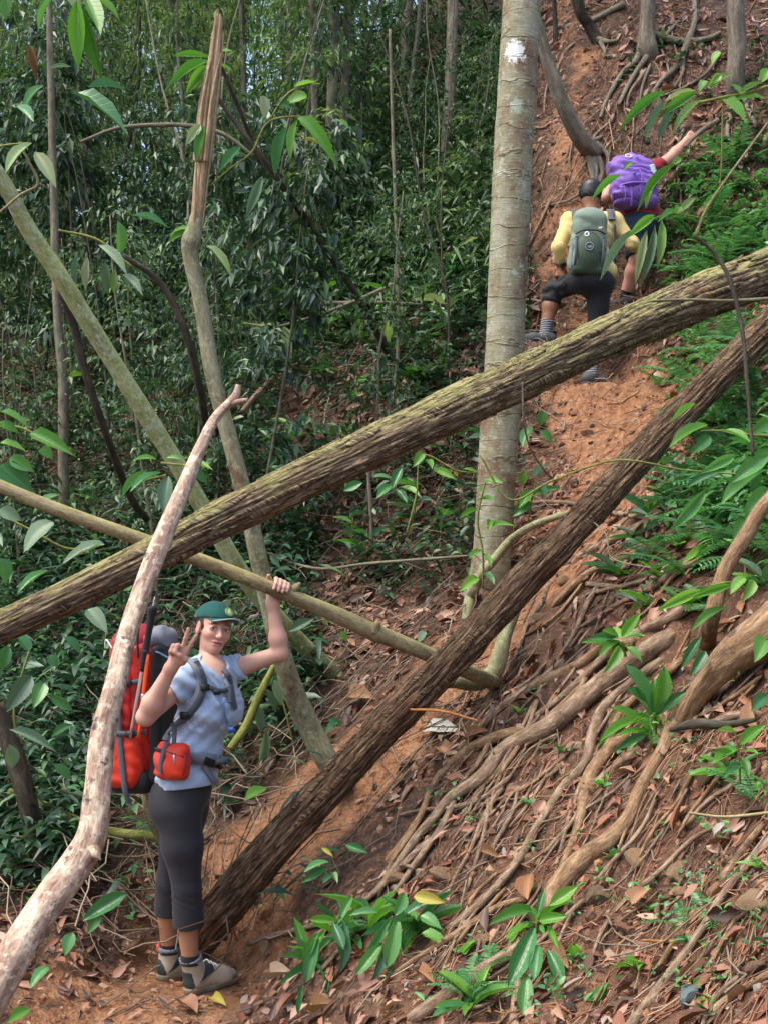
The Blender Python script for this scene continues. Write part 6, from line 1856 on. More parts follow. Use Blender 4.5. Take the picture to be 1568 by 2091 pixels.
cloth_mat('dark_green_cloth', (0.055, 0.085, 0.055), 0.6, 0.1)
cloth_mat('purple_nylon', (0.19, 0.09, 0.41), 0.55, 0.15)
cloth_mat('dark_purple_nylon', (0.10, 0.04, 0.28), 0.6, 0.1)
cloth_mat('sock_black', (0.012, 0.012, 0.013), 0.9, 0.2)
cloth_mat('boot_suede', (0.50, 0.41, 0.30), 0.85, 0.1, 0.3)
cloth_mat('boot_dark', (0.05, 0.055, 0.055), 0.7, 0.0)
cloth_mat('boot_red', (0.62, 0.13, 0.08), 0.7, 0.0)
cloth_mat('boot_sole', (0.24, 0.20, 0.13), 0.85, 0.0, 0.4)
cloth_mat('grey_shoe', (0.075, 0.085, 0.09), 0.75, 0.0, 0.3)
plain_mat('buckle_plastic', (0.02, 0.022, 0.026), 0.4)
plain_mat('aluminium', (0.55, 0.56, 0.58), 0.3, 0.5, 0.1, 0.9)
plain_mat('pole_orange', (0.80, 0.10, 0.02), 0.35)
plain_mat('blue_tube', (0.14, 0.30, 0.50), 0.3)
plain_mat('blue_valve', (0.03, 0.10, 0.45), 0.35)
plain_mat('white_print', (0.78, 0.78, 0.76), 0.6)
plain_mat('lime_print', (0.28, 0.42, 0.10), 0.7)
plain_mat('eye_white', (0.62, 0.60, 0.57), 0.25, 0.5, 0.05)
plain_mat('iris', (0.045, 0.035, 0.025), 0.2, 0.6, 0.1)


def hair_mat(name, col):
    t = NT(name)
    n1 = t.noise(t.coord('Object', (60, 60, 6)), 1.0, 4, 0.6)
    c = t.mix(n1, tuple(x * 0.4 for x in col), tuple(x * 1.7 for x in col))
    return t.done(t.bsdf(c, 0.42, t.bump(n1, 0.6, 0.006), spec=0.5))


hair_mat('brown_hair', (0.030, 0.018, 0.011))
hair_mat('black_hair', (0.010, 0.009, 0.009))


def stripe_sock():
    t = NT('striped_sock')
    sx = t.n('ShaderNodeSeparateXYZ'); t.l(t.coord('Object'), sx.inputs[0])
    f = t.math('FRACT', t.math('MULTIPLY', sx.outputs['Z'], 55.0))
    return t.done(t.bsdf(t.ramp(f, [(0.45, (0.03, 0.035, 0.04)), (0.55, (0.22, 0.23, 0.24))]), 0.9))


stripe_sock()


def vpart(name, vol, m, parent, col=None):
    V, Fq = vol.mesh()
    kw = {}
    if col is not None:
        kw['col'] = col(V) if callable(col) else np.tile(np.array(col), (len(V), 1))
    return part(name, V, Fq, MATS[m], parent, **kw)


def ribbon(pts, w, th, nor):
    """flat strap through points; nor: normals per point"""
    p = np.asarray(pts, float)
    n_ = np.asarray(nor, float)
    q = catmull(np.hstack([p, n_]), 8 * len(p))
    c, nn_ = q[:, :3], nrm(q[:, 3:])
    T = nrm(np.gradient(c, axis=0))
    S = nrm(np.cross(T, nn_))
    nn_ = np.cross(S, T)
    e = [(-1, 0), (-.92, 1), (.92, 1), (1, 0), (.92, -.6), (-.92, -.6)]
    V = np.stack([c + S * (w / 2) * a + nn_ * th * b for a, b in e], 1)
    n = len(c)
    V = V.reshape(-1, 3)
    i, j = np.meshgrid(np.arange(n - 1), np.arange(6), indexing='ij')
    Fq = np.stack([i * 6 + j, i * 6 + (j + 1) % 6, (i + 1) * 6 + (j + 1) % 6, (i + 1) * 6 + j], -1).reshape(-1, 4)
    o = (n - 1) * 6
    Fq = np.concatenate([Fq, [[0, 1, 2, 5], [2, 3, 4, 5], [o + 5, o + 2, o + 1, o], [o + 5, o + 4, o + 3, o + 2]]])
    return V, Fq


def boxmesh(c, hs, ax):
    c, A = np.asarray(c, float), np.asarray(ax, float)
    r = 0.8
    V = []
    for z, k in ((-1, r), (-r, 1), (r, 1), (1, r)):
        for x, y in ((-1, -1), (1, -1), (1, 1), (-1, 1)):
            V.append(c + A[0] * hs[0] * x * k + A[1] * hs[1] * y * k + A[2] * hs[2] * z)
    Fq = [(3, 2, 1, 0), (12, 13, 14, 15)]
    for l in range(3):
        for i in range(4):
            Fq.append((l * 4 + i, l * 4 + (i + 1) % 4, l * 4 + 4 + (i + 1) % 4, l * 4 + 4 + i))
    return np.array(V), np.array(Fq)


def ball(c, r, ax=None, n=10):
    c = np.asarray(c, float)
    A = np.eye(3) if ax is None else np.asarray(ax, float)
    r = np.asarray(r, float) * np.ones(3)
    V = []
    for i in range(n + 1):
        th = math.pi * min(max(i / n, 0.02), 0.98)
        for j in range(2 * n):
            ph = math.pi * j / n
            q = np.array([math.sin(th) * math.cos(ph), math.sin(th) * math.sin(ph), math.cos(th)]) * r
            V.append(c + q @ A)
    i, j = np.meshgrid(np.arange(n), np.arange(2 * n), indexing='ij')
    m = 2 * n
    Fq = np.stack([i * m + j, (i + 1) * m + j, (i + 1) * m + (j + 1) % m, i * m + (j + 1) % m], -1).reshape(-1, 4)
    return np.array(V), Fq


def frame(fwd, up=(0, 0, 1)):
    """rows: side (viewer's right when facing us), forward, up"""
    f = nrm(fwd)
    u = np.asarray(up, float)
    u = nrm(u - f * (u @ f))
    return np.array([np.cross(u, f) * 1.0, f, u])


# ================================================================ the hiker with the green cap
W0 = 5.75
_s, _d = hit(392, 2020)


def Wp(px, py, dd=0.0):
    return P(px, py, W0 + dd)


wg = empty('person', Wp(372, 2025, 0.05), 'hiker in light blue shirt and green cap making a V sign and gripping a pole', 'person')
SKIN = np.array((0.62, 0.365, 0.275))
SKIN_L = np.array((0.42, 0.205, 0.115))
chest_f = nrm((0.80, -0.60, 0.0))
chest = np.array([np.cross(chest_f, UP), chest_f, UP])       # rows: lateral, front, up
hip_f = nrm((0.97, -0.12, 0.0))
hips = np.array([np.cross(hip_f, UP), hip_f, UP])
# joints
RS, RE, RW = Wp(380, 1388, -.13), Wp(298, 1464, -.22), Wp(350, 1364, -.28)
LS, LE, LW = Wp(462, 1372, .10), Wp(573, 1334, .06), Wp(557, 1232, .06)
RH, RK, RA = Wp(366, 1655, -.07), Wp(382, 1812, -.06), Wp(389, 1954, -.02)
LH, LK, LA = Wp(384, 1650, .09), Wp(347, 1802, .14), Wp(346, 1932, .20)
NB = Wp(426, 1366, -.01)
# head frame
hf = nrm((math.sin(rad(27)), -math.cos(rad(27)), -0.03))
hu = nrm((0.20, 0.02, 1.0))
hu = nrm(hu - hf * (hu @ hf))
hs_ = np.cross(hf, hu)                                       # lateral
if hs_[0] < 0: hs_ = -hs_
HF = np.array([hs_, hf, hu])
HC = Wp(438, 1284, 0.03)


def hp(x, y, z):
    return HC + x * HF[0] + y * HF[1] + z * HF[2]


def torso(v, g=0.0, legs=True):
    v.ell(Wp(423, 1418, -.01), (.150, .102, .17), chest, .04, g)
    v.cone(RS + chest[1] * -.01, LS + chest[1] * -.01, .055, .052, .05, g=g)
    v.cone(Wp(428, 1385, -.01), Wp(424, 1440, 0), .085, .10, .05, g=g)
    for sg in (-1, 1):
        v.ell(Wp(427, 1450, -.01) + chest[0] * sg * -.068 + chest[1] * .052, (.066, .054, .068), chest, .06, g)
    v.ell(Wp(401, 1520, 0), (.132, .100, .14), 0.5 * (chest + hips) / 1.0, .06, g)
    v.ell(Wp(378, 1600, .01), (.150, .114, .12), hips, .06, g)


def leg(v, H, K, A, g=0.0, end=1.0, r=(.094, .056, .054, .037), flat=False):
    v.cone(H, H + (K - H) * .45, r[0], r[0] * .9, .05, g=g)
    v.cone(H + (K - H) * .45, K, r[0] * .9, r[1], .03, g=g)
    C = K + (A - K) * .34 - hip_f * .008
    E = K + (A - K) * end
    if end < .7:
        v.cone(K, E, r[1] + .004, r[2] + .011, .02, (0, 1), g)
    else:
        v.cone(K, C, r[1] * .93, r[2], .03, g=g)
        v.cone(C, E, r[2], r[3], .03, (0, 1 if flat else 0), g)


v = Vol(np.array([-1.18, 5.15, -0.22]), np.array([-0.40, 6.25, 1.72]), 0.0052)
torso(v)
# buttocks
for dd in (-.05, .08):
    v.ell(Wp(340, 1640, dd), (.085, .076, .10), hips, .05)
leg(v, RH, RK, RA)
leg(v, LH, LK, LA)
v.cone(NB, hp(0, -.026, -.055), .0475, .0415, .02)
v.cone(NB + (0, 0, -.03), NB + np.array([0, 0, .0]), .07, .05, .05)
bodyv = v
v = Vol(HC - .155, HC + .150, .0027)
# neck and head
v.cone(NB, hp(0, -.026, -.055), .048, .042, .014)
v.ell(hp(0, -.014, .03), (.072, .090, .080), HF, .02)
v.ell(hp(0, .018, -.028), (.056, .064, .070), HF, .03)
v.ell(hp(0, .030, -.072), (.038, .046, .032), HF, .025)
v.ell(hp(0, .058, -.090), (.020, .017, .016), HF, .022)
for sg in (-1, 1):
    v.ell(hp(sg * .033, .054, -.026), (.024, .024, .022), HF, .022)
    v.ell(hp(sg * .027, .074, .022), (.026, .010, .009), HF, .014)
v.cone(hp(0, .082, .006), hp(0, .100, -.030), .007, .0115, .012)
v.ell(hp(0, .093, -.034), (.016, .011, .009), HF, .008)
for sg in (-1, 1):
    v.ell(hp(sg * .0305, .0735, .0015), (.0185, .0135, .0125), HF, .006)          # lids over the eyeball
    v.ell(hp(sg * .0305, .0895, .0005), (.0150, .0100, .0048), HF, .003, mode='cut')
    v.ell(hp(sg * .0735, -.004, -.008), (.009, .019, .032), HF, .008)
    v.ell(hp(sg * .082, -.001, -.004), (.006, .011, .019), HF, .006, mode='cut')
v.ell(hp(0, .076, -.0575), (.026, .0100, .0062), HF, .006)
v.ell(hp(0, .0755, -.0690), (.023, .0110, .0072), HF, .006)
v.ell(hp(0, .087, -.0630), (.025, .006, .0014), HF, .003, mode='cut')
v.plane(hp(0, 0, -.13), -HF[2])
headv = v
v = bodyv
# arms
v.cone(RS, RE, .050, .039, .04)
v.cone(RE, RE + (RW - RE) * .28, .039, .043, .02)
v.cone(RE + (RW - RE) * .28, RW, .043, .026, .03)
v.cone(LS, LE, .047, .034, .04)
v.cone(LE, LE + (LW - LE) * .3, .034, .037, .02)
v.cone(LE + (LW - LE) * .3, LW, .037, .025, .03)
# right hand: palm towards us, two fingers up, ring and little finger folded under the thumb
PC = Wp(365, 1338, -.29)
up_h = nrm(Wp(372, 1318, -.29) - Wp(354, 1362, -.28))
sd_h = nrm(np.cross(up_h, np.array([0, 1.0, 0])))
if sd_h[0] < 0: sd_h = -sd_h
fr_h = np.cross(sd_h, up_h)
if fr_h[1] > 0: fr_h = -fr_h
HFm = np.array([sd_h, fr_h, up_h])
v.ell(PC, (.040, .016, .046), HFm, .02)
v.cone(RW, PC - up_h * .02, .028, .024, .02)
k1, k2 = PC + up_h * .036 + sd_h * .006, PC + up_h * .030 + sd_h * .027
v.chain([k1, Wp(380, 1303, -.30), Wp(385.5, 1284, -.305)], [.0105, .0095, .008], .006)
v.chain([k2, Wp(394, 1310, -.30), Wp(402, 1297, -.305)], [.0105, .0095, .008], .006)
for q, (o1, o2) in enumerate(((-.014, .034), (-.031, .024))):
    a = PC + sd_h * o1 + up_h * o2
    v.chain([a, a + fr_h * .026 + up_h * .012, a + fr_h * .036 - up_h * .012, a + fr_h * .022 - up_h * .026], [.0105, .0105, .0095, .0085], .005)
v.chain([PC + sd_h * .030 - up_h * .022, PC + sd_h * .036 + fr_h * .022 + up_h * .0, PC + sd_h * .012 + fr_h * .038 + up_h * .012, PC - sd_h * .012 + fr_h * .040 + up_h * .016], [.014, .012, .0105, .009], .008)
# left hand closed over the pole
pr = .0395
ptan = nrm(P(620, 1228, 5.82) - P(500, 1179, 5.765))
pcen = lambda x: P(x, 1203 + (x - 560) * 0.409, HAND_D + (x - 560) * .00062)
tow = nrm(np.cross(ptan, UP))
if tow[1] > 0: tow = -tow                                   # towards the camera
pup = np.cross(tow, ptan)
if pup[2] < 0: pup = -pup


def ring(x, ang, r):
    return pcen(x) + (pup * math.cos(ang) + tow * math.sin(ang)) * r


palmc = ring(566, rad(-95), pr + .014)
v.cone(LW, palmc - pup * .012, .029, .030, .025)
v.ell(palmc, (.040, .020, .036), np.array([ptan, tow, pup]), .02)
v.ell(ring(569, rad(-45), pr + .013), (.038, .016, .026), np.array([ptan, nrm(pup * .7 - tow * .7), nrm(pup * .7 + tow * .7)]), .015)
for q, x in enumerate((557, 565.5, 574, 581.5)):
    rf = (.0098, .0102, .0098, .0086)[q]
    rr = pr + rf * .8
    v.chain([ring(x, rad(a), rr) for a in (-40, -8, 28, 62, 92 if q < 3 else 80)], [rf * 1.05, rf * 1.1, rf, rf * .95, rf * .8], .004)
v.chain([ring(552, rad(-80), pr + .014), ring(545, rad(-40), pr + .011), ring(541, rad(0), pr + .010)], [.014, .0115, .009], .008)


def wcol(V):
    c = np.tile(SKIN, (len(V), 1))
    q = (V - HC) @ HF.T
    x, y, z = q[:, 0], q[:, 1], q[:, 2]
    head = (np.abs(x) < .1) & (np.abs(y) < .13) & (z > -.13) & (z < .15)

    def blend(m, col):
        m = np.clip(m, 0, 1)[:, None]
        c[:] = c * (1 - m) + np.array(col) * m
    cheek = np.exp(-(((np.abs(x) - .038) / .022) ** 2 + ((z + .032) / .022) ** 2)) * head * (y > .02)
    blend(cheek * .5, (0.58, 0.24, 0.19))
    lips = np.exp(-((x / .024) ** 4 + ((z + .063) / .0085) ** 4)) * head * (y > .05)
    blend(lips * .9, (0.44, 0.11, 0.11))
    mouth = np.exp(-((x / .024) ** 6 + ((z + .0630 + x * .05) / .0021) ** 2)) * head * (y > .05)
    blend(mouth, (0.12, 0.03, 0.03))
    brow = np.exp(-(((np.abs(x) - .031) / .019) ** 4 + ((z - .0235 + ((np.abs(x) - .026) / .02) ** 2 * .003) / .0042) ** 4)) * head * (y > .03)
    blend(brow * .9, (0.07, 0.035, 0.02))
    lid = np.exp(-(((np.abs(x) - .031) / .017) ** 4 + ((z - .003) / .010) ** 4)) * head * (y > .04)
    blend(lid * .35, (0.30, 0.13, 0.10))
    lash = np.exp(-(((np.abs(x) - .0305) / .0165) ** 6 + ((z - .0068 + ((np.abs(x) - .0305) / .016) ** 2 * .003) / .0024) ** 4)) * head * (y > .04)
    blend(lash * .85, (0.05, 0.025, 0.018))
    ear = head * (np.abs(x) > .066)
    blend(ear * .45, (0.62, 0.22, 0.17))
    leg_ = V[:, 2] < 0.75
    blend(leg_.astype(float), SKIN_L)
    hand = np.linalg.norm(V - PC, axis=1) < .10
    blend(hand * .35, (0.60, 0.27, 0.20))
    return c


bV, bF = bodyv.mesh()
hV, hFq = headv.mesh()
bV, bF = join([(bV, bF), (hV, hFq)])
part('body', bV, bF, MATS['skin'], wg, col=wcol(bV))
# eyes
for sg in (-1, 1):
    e = hp(sg * .0305, .0728, .0010)
    V, Fq = ball(e, (.0140, .0125, .0105), HF)
    eo = part('eye', V, Fq, MATS['eye_white'], wg)
    gaze = nrm(CAM - e)
    V, Fq = ball(e + gaze * .0088, (.0060, .0060, .0060))
    part('iris', V, Fq, MATS['iris'], eo)
# hair
v = Vol(HC - .17, HC + .17, .005)
v.ell(hp(0, -.020, .026), (.079, .094, .083), HF, .02)
v.plane(hp(0, .040, -.02), HF[1] * 1.0 + HF[2] * .35)
v.cone(hp(0, -.10, -.02), hp(-.01, -.125, -.09), .03, .02, .03)
v.ell(hp(0, .075, -.06), (.062, .075, .085), HF, .01, mode='cut')
v.wrinkle(.003, 220, 4, HF[0])
vpart('hair', v, 'brown_hair', wg)
# cap, turned a little further than the face
_c, _s2 = math.cos(rad(12)), math.sin(rad(12))
HF0 = HF.copy()
HF = np.array([HF0[0] * _c - HF0[1] * _s2, HF0[1] * _c + HF0[0] * _s2, HF0[2]])
v = Vol(HC - .2, HC + .2, .0045)
v.ell(hp(0, -.012, .042), (.083, .102, .084), HF, .02)
v.plane(hp(0, 0, .040), -(HF[2] - .10 * HF[1]))
capo = vpart('cap', v, 'green_cap', wg)
# brim: a curved plate with a pale edge
bv = []
for i in range(17):
    a = -1 + 2 * i / 16
    for j, r_ in enumerate((0.0, .35, .7, 1.0)):
        x = a * .073 * (1 - .10 * r_)
        y0 = .080 * math.sqrt(max(0, 1 - (a * .86) ** 2)) + .004
        y = y0 + r_ * .073 * (1 - abs(a) ** 3 * .55)
        z = .050 + .008 * r_ - .026 * a * a * (.4 + .6 * r_)
        bv.append((x, y, z))
bv = np.array(bv)
top = HC + bv @ HF
bot = HC + (bv + (0, 0, -.0035)) @ HF
i, j = np.meshgrid(np.arange(16), np.arange(3), indexing='ij')
f1 = np.stack([i * 4 + j, (i + 1) * 4 + j, (i + 1) * 4 + j + 1, i * 4 + j + 1], -1).reshape(-1, 4)
n4 = len(bv)
sides = [(k * 4 + 3, k * 4 + 7, k * 4 + 7 + n4, k * 4 + 3 + n4) for k in range(16)]
part('brim', np.concatenate([top, bot]), np.concatenate([f1[:, ::-1], f1 + n4, np.array(sides)]), MATS['green_cap'], capo)
edge = np.array([np.append(HC + (bv[k * 4 + 3] + (0, .001, -.0015)) @ HF, .0024) for k in range(17)])
V, Fq, UV = tube(edge, 50, 6)
part('brim_edge', V, Fq, MATS['cap_trim'], capo)


def patch(c, ax, outline, m, parent, name, th=.0015, dome=0.0):
    """thin raised print: outline points in the plane of ax[0], ax[2]"""
    n = len(outline)
    V = [np.asarray(c) + ax[1] * th]
    for x, z in outline: V.append(np.asarray(c) + ax[0] * x + ax[2] * z + ax[1] * (th - dome))
    for x, z in outline: V.append(np.asarray(c) + ax[0] * x + ax[2] * z - ax[1] * .006)
    Fc = [(0, 1 + k, 1 + (k + 1) % n) for k in range(n)]
    for k in range(n):
        a, b = 1 + k, 1 + (k + 1) % n
        Fc += [(a, a + n, b), (b, a + n, b + n)]
    return part(name, np.array(V), np.array(Fc), MATS[m], parent, smooth=False)


circ = lambda r, n=20: [(r * math.cos(2 * math.pi * k / n), r * math.sin(2 * math.pi * k / n)) for k in range(n)]
lc = hp(.012, .078, .085)
ln_ = nrm(HF[1] * .82 + HF[2] * .5 + HF[0] * .10)
LF = frame(ln_, HF[2])
if LF[0][0] < 0: LF[0] = -LF[0]
patch(lc, LF, [(1.0 * x, 1.1 * z) for x, z in circ(.020)], 'lime_print', capo, 'emblem', .004, .001)
patch(lc + LF[1] * .004, LF, [(-.009, -.010), (-.004, .012), (.001, .013), (.009, -.011), (.004, -.010), (-.001, .001), (-.004, -.011)], 'white_print', capo, 'emblem_figure', .002)
patch(lc + LF[1] * .003 - LF[2] * .016, LF, [(-.006, -.001), (.006, -.001), (.006, .001), (-.006, .001)], 'white_print', capo, 'emblem_line', .002)

HF = HF0
# shirt
v = Vol(np.array([-1.18, 5.25, 0.72]), np.array([-0.40, 6.15, 1.62]), 0.0055)
torso(v, .011)
v.cone(RS, RS + (RE - RS) * .36, .060, .062, .03, (0, 1))
v.cone(LS, LS + (LE - LS) * .30, .058, .060, .03, (0, 1))
v.ell(Wp(382, 1590, 0), (.142, .122, .10), hips, .04, .012)
v.wrinkle(.0055, 80, 3, (.6, .2, 1.0))
v.wrinkle(.0032, 150, 9, (-.7, .2, .7))
v.wrinkle(.0020, 240, 19, (.9, .1, .5))
v.plane(Wp(384, 1606, 0), (0.10, -.05, -1))
v.ell(hp(0, .05, -.165) + chest[1] * .015, (.060, .06, .075), chest, .012, mode='cut')
v.cone(hp(0, -.03, -.09), NB, .062, .064, .01, mode='cut')
shirt = vpart('shirt', v, 'blue_shirt', wg)
shirt_bvh = BVHTree.FromPolygons([Vector(q.co) + wg.location for q in shirt.data.vertices], [tuple(f.vertices) for f in shirt.data.polygons])

# leggings
v = Vol(np.array([-1.12, 5.35, 0.05]), np.array([-0.52, 6.2, 1.12]), 0.0055)
v.ell(Wp(378, 1606, .01), (.150, .116, .12), hips, .06, .005)
for dd in (-.05, .08):
    v.ell(Wp(340, 1640, dd), (.085, .076, .10), hips, .05, .005)
leg(v, RH, RK, RA, .006, .54, (.094, .056, .054, .041))
leg(v, LH, LK, LA, .006, .46, (.092, .055, .053, .041))
v.plane(Wp(380, 1585, 0), (0, 0, 1))
v.wrinkle(.0012, 80, 6, (.9, .1, .5))
p_k = np.stack(np.nonzero(np.abs(v.D) < .02), -1)
pw = v.lo + v.h * p_k
fold = np.exp(-(((pw[:, 2] - RK[2] + .02) / .055) ** 2)) * .0030 * np.sin((pw[:, 2] + .35 * pw[:, 0]) * 200 + 5 * vnoise(pw * 14, 3)) * np.clip(.4 + vnoise(pw * 18, 7), 0, 1)
v.D[tuple(p_k.T)] += fold.astype(np.float32)
vpart('leggings', v, 'black_leggings', wg)


# boots
def boot(A, heel, toe_dir, label):
    """heel: ground point under the heel"""
    t = nrm((toe_dir[0], toe_dir[1], 0.0))
    l_ = np.array([-t[1], t[0], 0])
    ax = np.array([t, l_, UP])
    H = np.asarray(heel)
    v = Vol(H - .2, H + .42, .006)
    v.cone(H + t * .035 + UP * .05, H + t * .20 + UP * .042, .040, .038, .03)
    v.cone(H + t * .19 + UP * .040, H + t * .245 + UP * .036, .040, .030, .03)
    v.cone(H + t * .045 + UP * .06, A + UP * .015, .044, .050, .03, (0, 1))
    v.cone(H + t * .10 + UP * .085, H + t * .19 + UP * .05, .036, .036, .03)
    v.plane(H + UP * .018, -UP)
    b = vpart('boot', v, 'boot_suede', wg)
    v = Vol(H - .2, H + .42, .006)
    v.cone(H + t * .030 + UP * .022, H + t * .13 + UP * .022, .044, .041, .02)
    v.cone(H + t * .13 + UP * .022, H + t * .248 + UP * .024, .046, .036, .02)
    v.plane(H + UP * .026, UP)
    v.plane(H - UP * .008, -UP)
    vpart('sole', v, 'boot_sole', b)
    # heel counter, toe cap, side panels, pull tab and laces follow the boot a little proud of it
    side = -l_ if (-l_)[1] < 0 else l_

    def shell(name, m, prims, cuts, gg):
        w = Vol(H - .2, H + .42, .006)
        w.cone(H + t * .035 + UP * .05, H + t * .20 + UP * .042, .040, .038, .03, g=gg)
        w.cone(H + t * .19 + UP * .040, H + t * .245 + UP * .036, .040, .030, .03, g=gg)
        w.cone(H + t * .045 + UP * .06, A + UP * .015, .044, .050, .03, (0, 1), g=gg)
        w.cone(H + t * .10 + UP * .085, H + t * .19 + UP * .05, .036, .036, .03, g=gg)
        for p_, n_ in cuts: w.plane(p_, n_)
        vpart(name, w, m, b)
    shell('heel_counter', 'boot_dark', None, [(H + t * .030, t + .35 * UP), (H + UP * .105, UP), (H + UP * .024, -UP)], .0030)
    shell('toe_cap', 'boot_sole', None, [(H + t * .225, -t), (H + UP * .050, UP), (H + UP * .024, -UP)], .0030)
    shell('side_panel', 'boot_dark', None, [(H + t * .045 + UP * .07, nrm(-.8 * t + .6 * UP) * 1.0), (H + t * .045 + UP * .045, nrm(.5 * t - UP)), (H + t * .125, t), (H - side * .0, -side)], .0026)
    shell('side_mesh', 'boot_red', None, [(H + t * .130, -t), (H + t * .185, t + .8 * UP), (H + UP * .085, UP + .5 * t), (H + UP * .052, -UP + .3 * t), (H + side * .012, -side)], .0028)
    shell('collar', 'light_grey_pad', None, [(A - UP * .010, -UP)], .0028)
    V, Fq = boxmesh(H + t * -.006 + UP * .150, (.006, .012, .022), ax)
    part('pull_tab', V, Fq, MATS['boot_red'], b)
    for k in range(5):
        c0 = H + t * (.108 + .022 * k) + UP * (.128 - .0125 * k)
        V, Fq, UV = tube(np.array([np.append(c0 + l_ * .026 - UP * .010, .0035), np.append(c0 + UP * .004, .0035), np.append(c0 - l_ * .026 - UP * .010, .0035)]), 10, 6)
        part('lace', V, Fq, MATS['white_print'], b)
    V, Fq, UV = tube(np.array([np.append(A - UP * .02, .047), np.append(A + UP * .022, .0455)]), 8, 16)
    part('sock', V, Fq, MATS['sock_black'], wg)


boot(RA + np.array([0, 0, -.012]), Wp(383, 2030, -.02), (.70, .70), '')
boot(LA + np.array([0, 0, -.012]), Wp(326, 2001, .18), (.80, .58), '')


def on_shirt(px, py, off=.004, bvh=None):
    o = Vector(CAM)
    dr = Vector(P(px, py, 5.0) - CAM).normalized()
    loc, no, _, _ = (bvh or shirt_bvh).ray_cast(o, dr)
    if loc is None:
        return Wp(px, py, -.1), np.array([0, -1.0, 0])
    return np.array(loc) + np.array(no) * off, np.array(no)


def strap(parent, name, pix, w, m, th=.004, off=.004):
    pts, ns = [], []
    for a, b in pix:
        p, n_ = on_shirt(a, b, off)
        pts.append(p); ns.append(n_)
    V, Fq = ribbon(pts, w, th, ns)
    return part(name, V, Fq, MATS[m], parent)


# ---- the red backpack
bk = np.array([-0.973, 0.23, 0.0])
lat = np.array([0.23, 0.973, 0.0])
PA = np.array([lat, bk, UP])
pk_c = Wp(289, 1452, .10)
pack = empty('backpack', Wp(310, 1605, .12), 'big red trekking backpack with grey straps worn by the hiker in the green cap', 'backpack')
v = Vol(pk_c - .5, pk_c + .5, .008)
v.rbox(pk_c + UP * .02, (.150, .115, .335), PA, .085, .02, taper=.06)
v.wrinkle(.009, 55, 3, (.3, .2, 1))
v.wrinkle(.004, 130, 13, (.8, .2, .5))
vpart('main_compartment', v, 'red_nylon', pack)
v = Vol(pk_c - .5, pk_c + .6, .008)
v.ell(pk_c + UP * .315 + bk * .0, (.150, .120, .085), PA, .03)
v.ell(pk_c + UP * .27 + bk * .075, (.13, .06, .10), PA, .04)
v.wrinkle(.005, 80, 5, (.3, .5, .6))
vpart('lid', v, 'dark_red_nylon', pack)
v = Vol(pk_c - .5, pk_c + .5, .007)
sidec = pk_c - lat * .135 + bk * .01
v.rbox(sidec - UP * .205 + bk * .005, (.045, .085, .125), PA, .045, .02)
v.wrinkle(.010, 60, 7, (.7, .6, .4))
v.wrinkle(.004, 140, 17, (.2, .6, .8))
v.plane(sidec - UP * .075, UP)
vpart('side_pocket', v, 'orange_nylon', pack)
v = Vol(pk_c - .5, pk_c + .5, .008)
v.rbox(sidec + UP * .10 + bk * .02, (.028, .055, .17), PA, .025, .02)
v.wrinkle(.004, 70, 8, (.2, .2, 1))
vpart('side_panel', v, 'dark_red_nylon' if False else 'red_nylon', pack)
v = Vol(pk_c - .6, pk_c + .5, .008)
v.rbox(pk_c - UP * .300, (.150, .108, .06), PA, .05, .02)
vpart('base', v, 'black_nylon', pack)
v = Vol(pk_c - .5, pk_c + .5, .008)
v.rbox(pk_c - bk * .122 + UP * .0, (.135, .030, .31), PA, .03, .02)
vpart('back_panel', v, 'black_nylon', pack)
v = Vol(pk_c - .5, pk_c + .6, .008)
v.ell(pk_c - bk * .10 + UP * .335, (.125, .06, .055), PA, .02)
v.wrinkle(.006, 90, 4, (.8, .4, .3))
vpart('head_pad', v, 'light_grey_pad', pack)


def side_strap(rows, w, name='compression_strap', m='grey_strap'):
    """rows: (along back, up) on the side face of the pack that faces the camera"""
    pts = [sidec - lat * o + bk * a + UP * b for (a, b, o) in rows]
    V, Fq = ribbon(pts, w, .004, [-lat] * len(pts))
    return part(name, V, Fq, MATS[m], pack)


side_strap([(.03, .16, .038), (.02, .02, .045), (.01, -.10, .05), (-.005, -.22, .052), (-.02, -.33, .05), (-.03, -.40, .02)], .026)
side_strap([(-.10, .155, .02), (-.03, .14, .036), (.06, .15, .036), (.10, .16, .02)], .022)
side_strap([(-.11, -.075, .03), (-.03, -.085, .05), (.05, -.08, .05), (.11, -.06, .03)], .024)
for a, b in ((-.02, .14), (-.04, -.085)):
    V, Fq = boxmesh(sidec - lat * .05 + bk * a + UP * b, (.008, .022, .014), PA)
    part('buckle', V, Fq, MATS['buckle_plastic'], pack)
V, Fq, UV = tube(np.array([np.append(sidec + bk * .06 + UP * .29 - lat * .03, .004), np.append(sidec + bk * .095 + UP * .33 - lat * .02, .004), np.append(sidec + bk * .11 + UP * .29, .004)]), 14, 6)
part('loop', V, Fq, MATS['white_print'], pack)

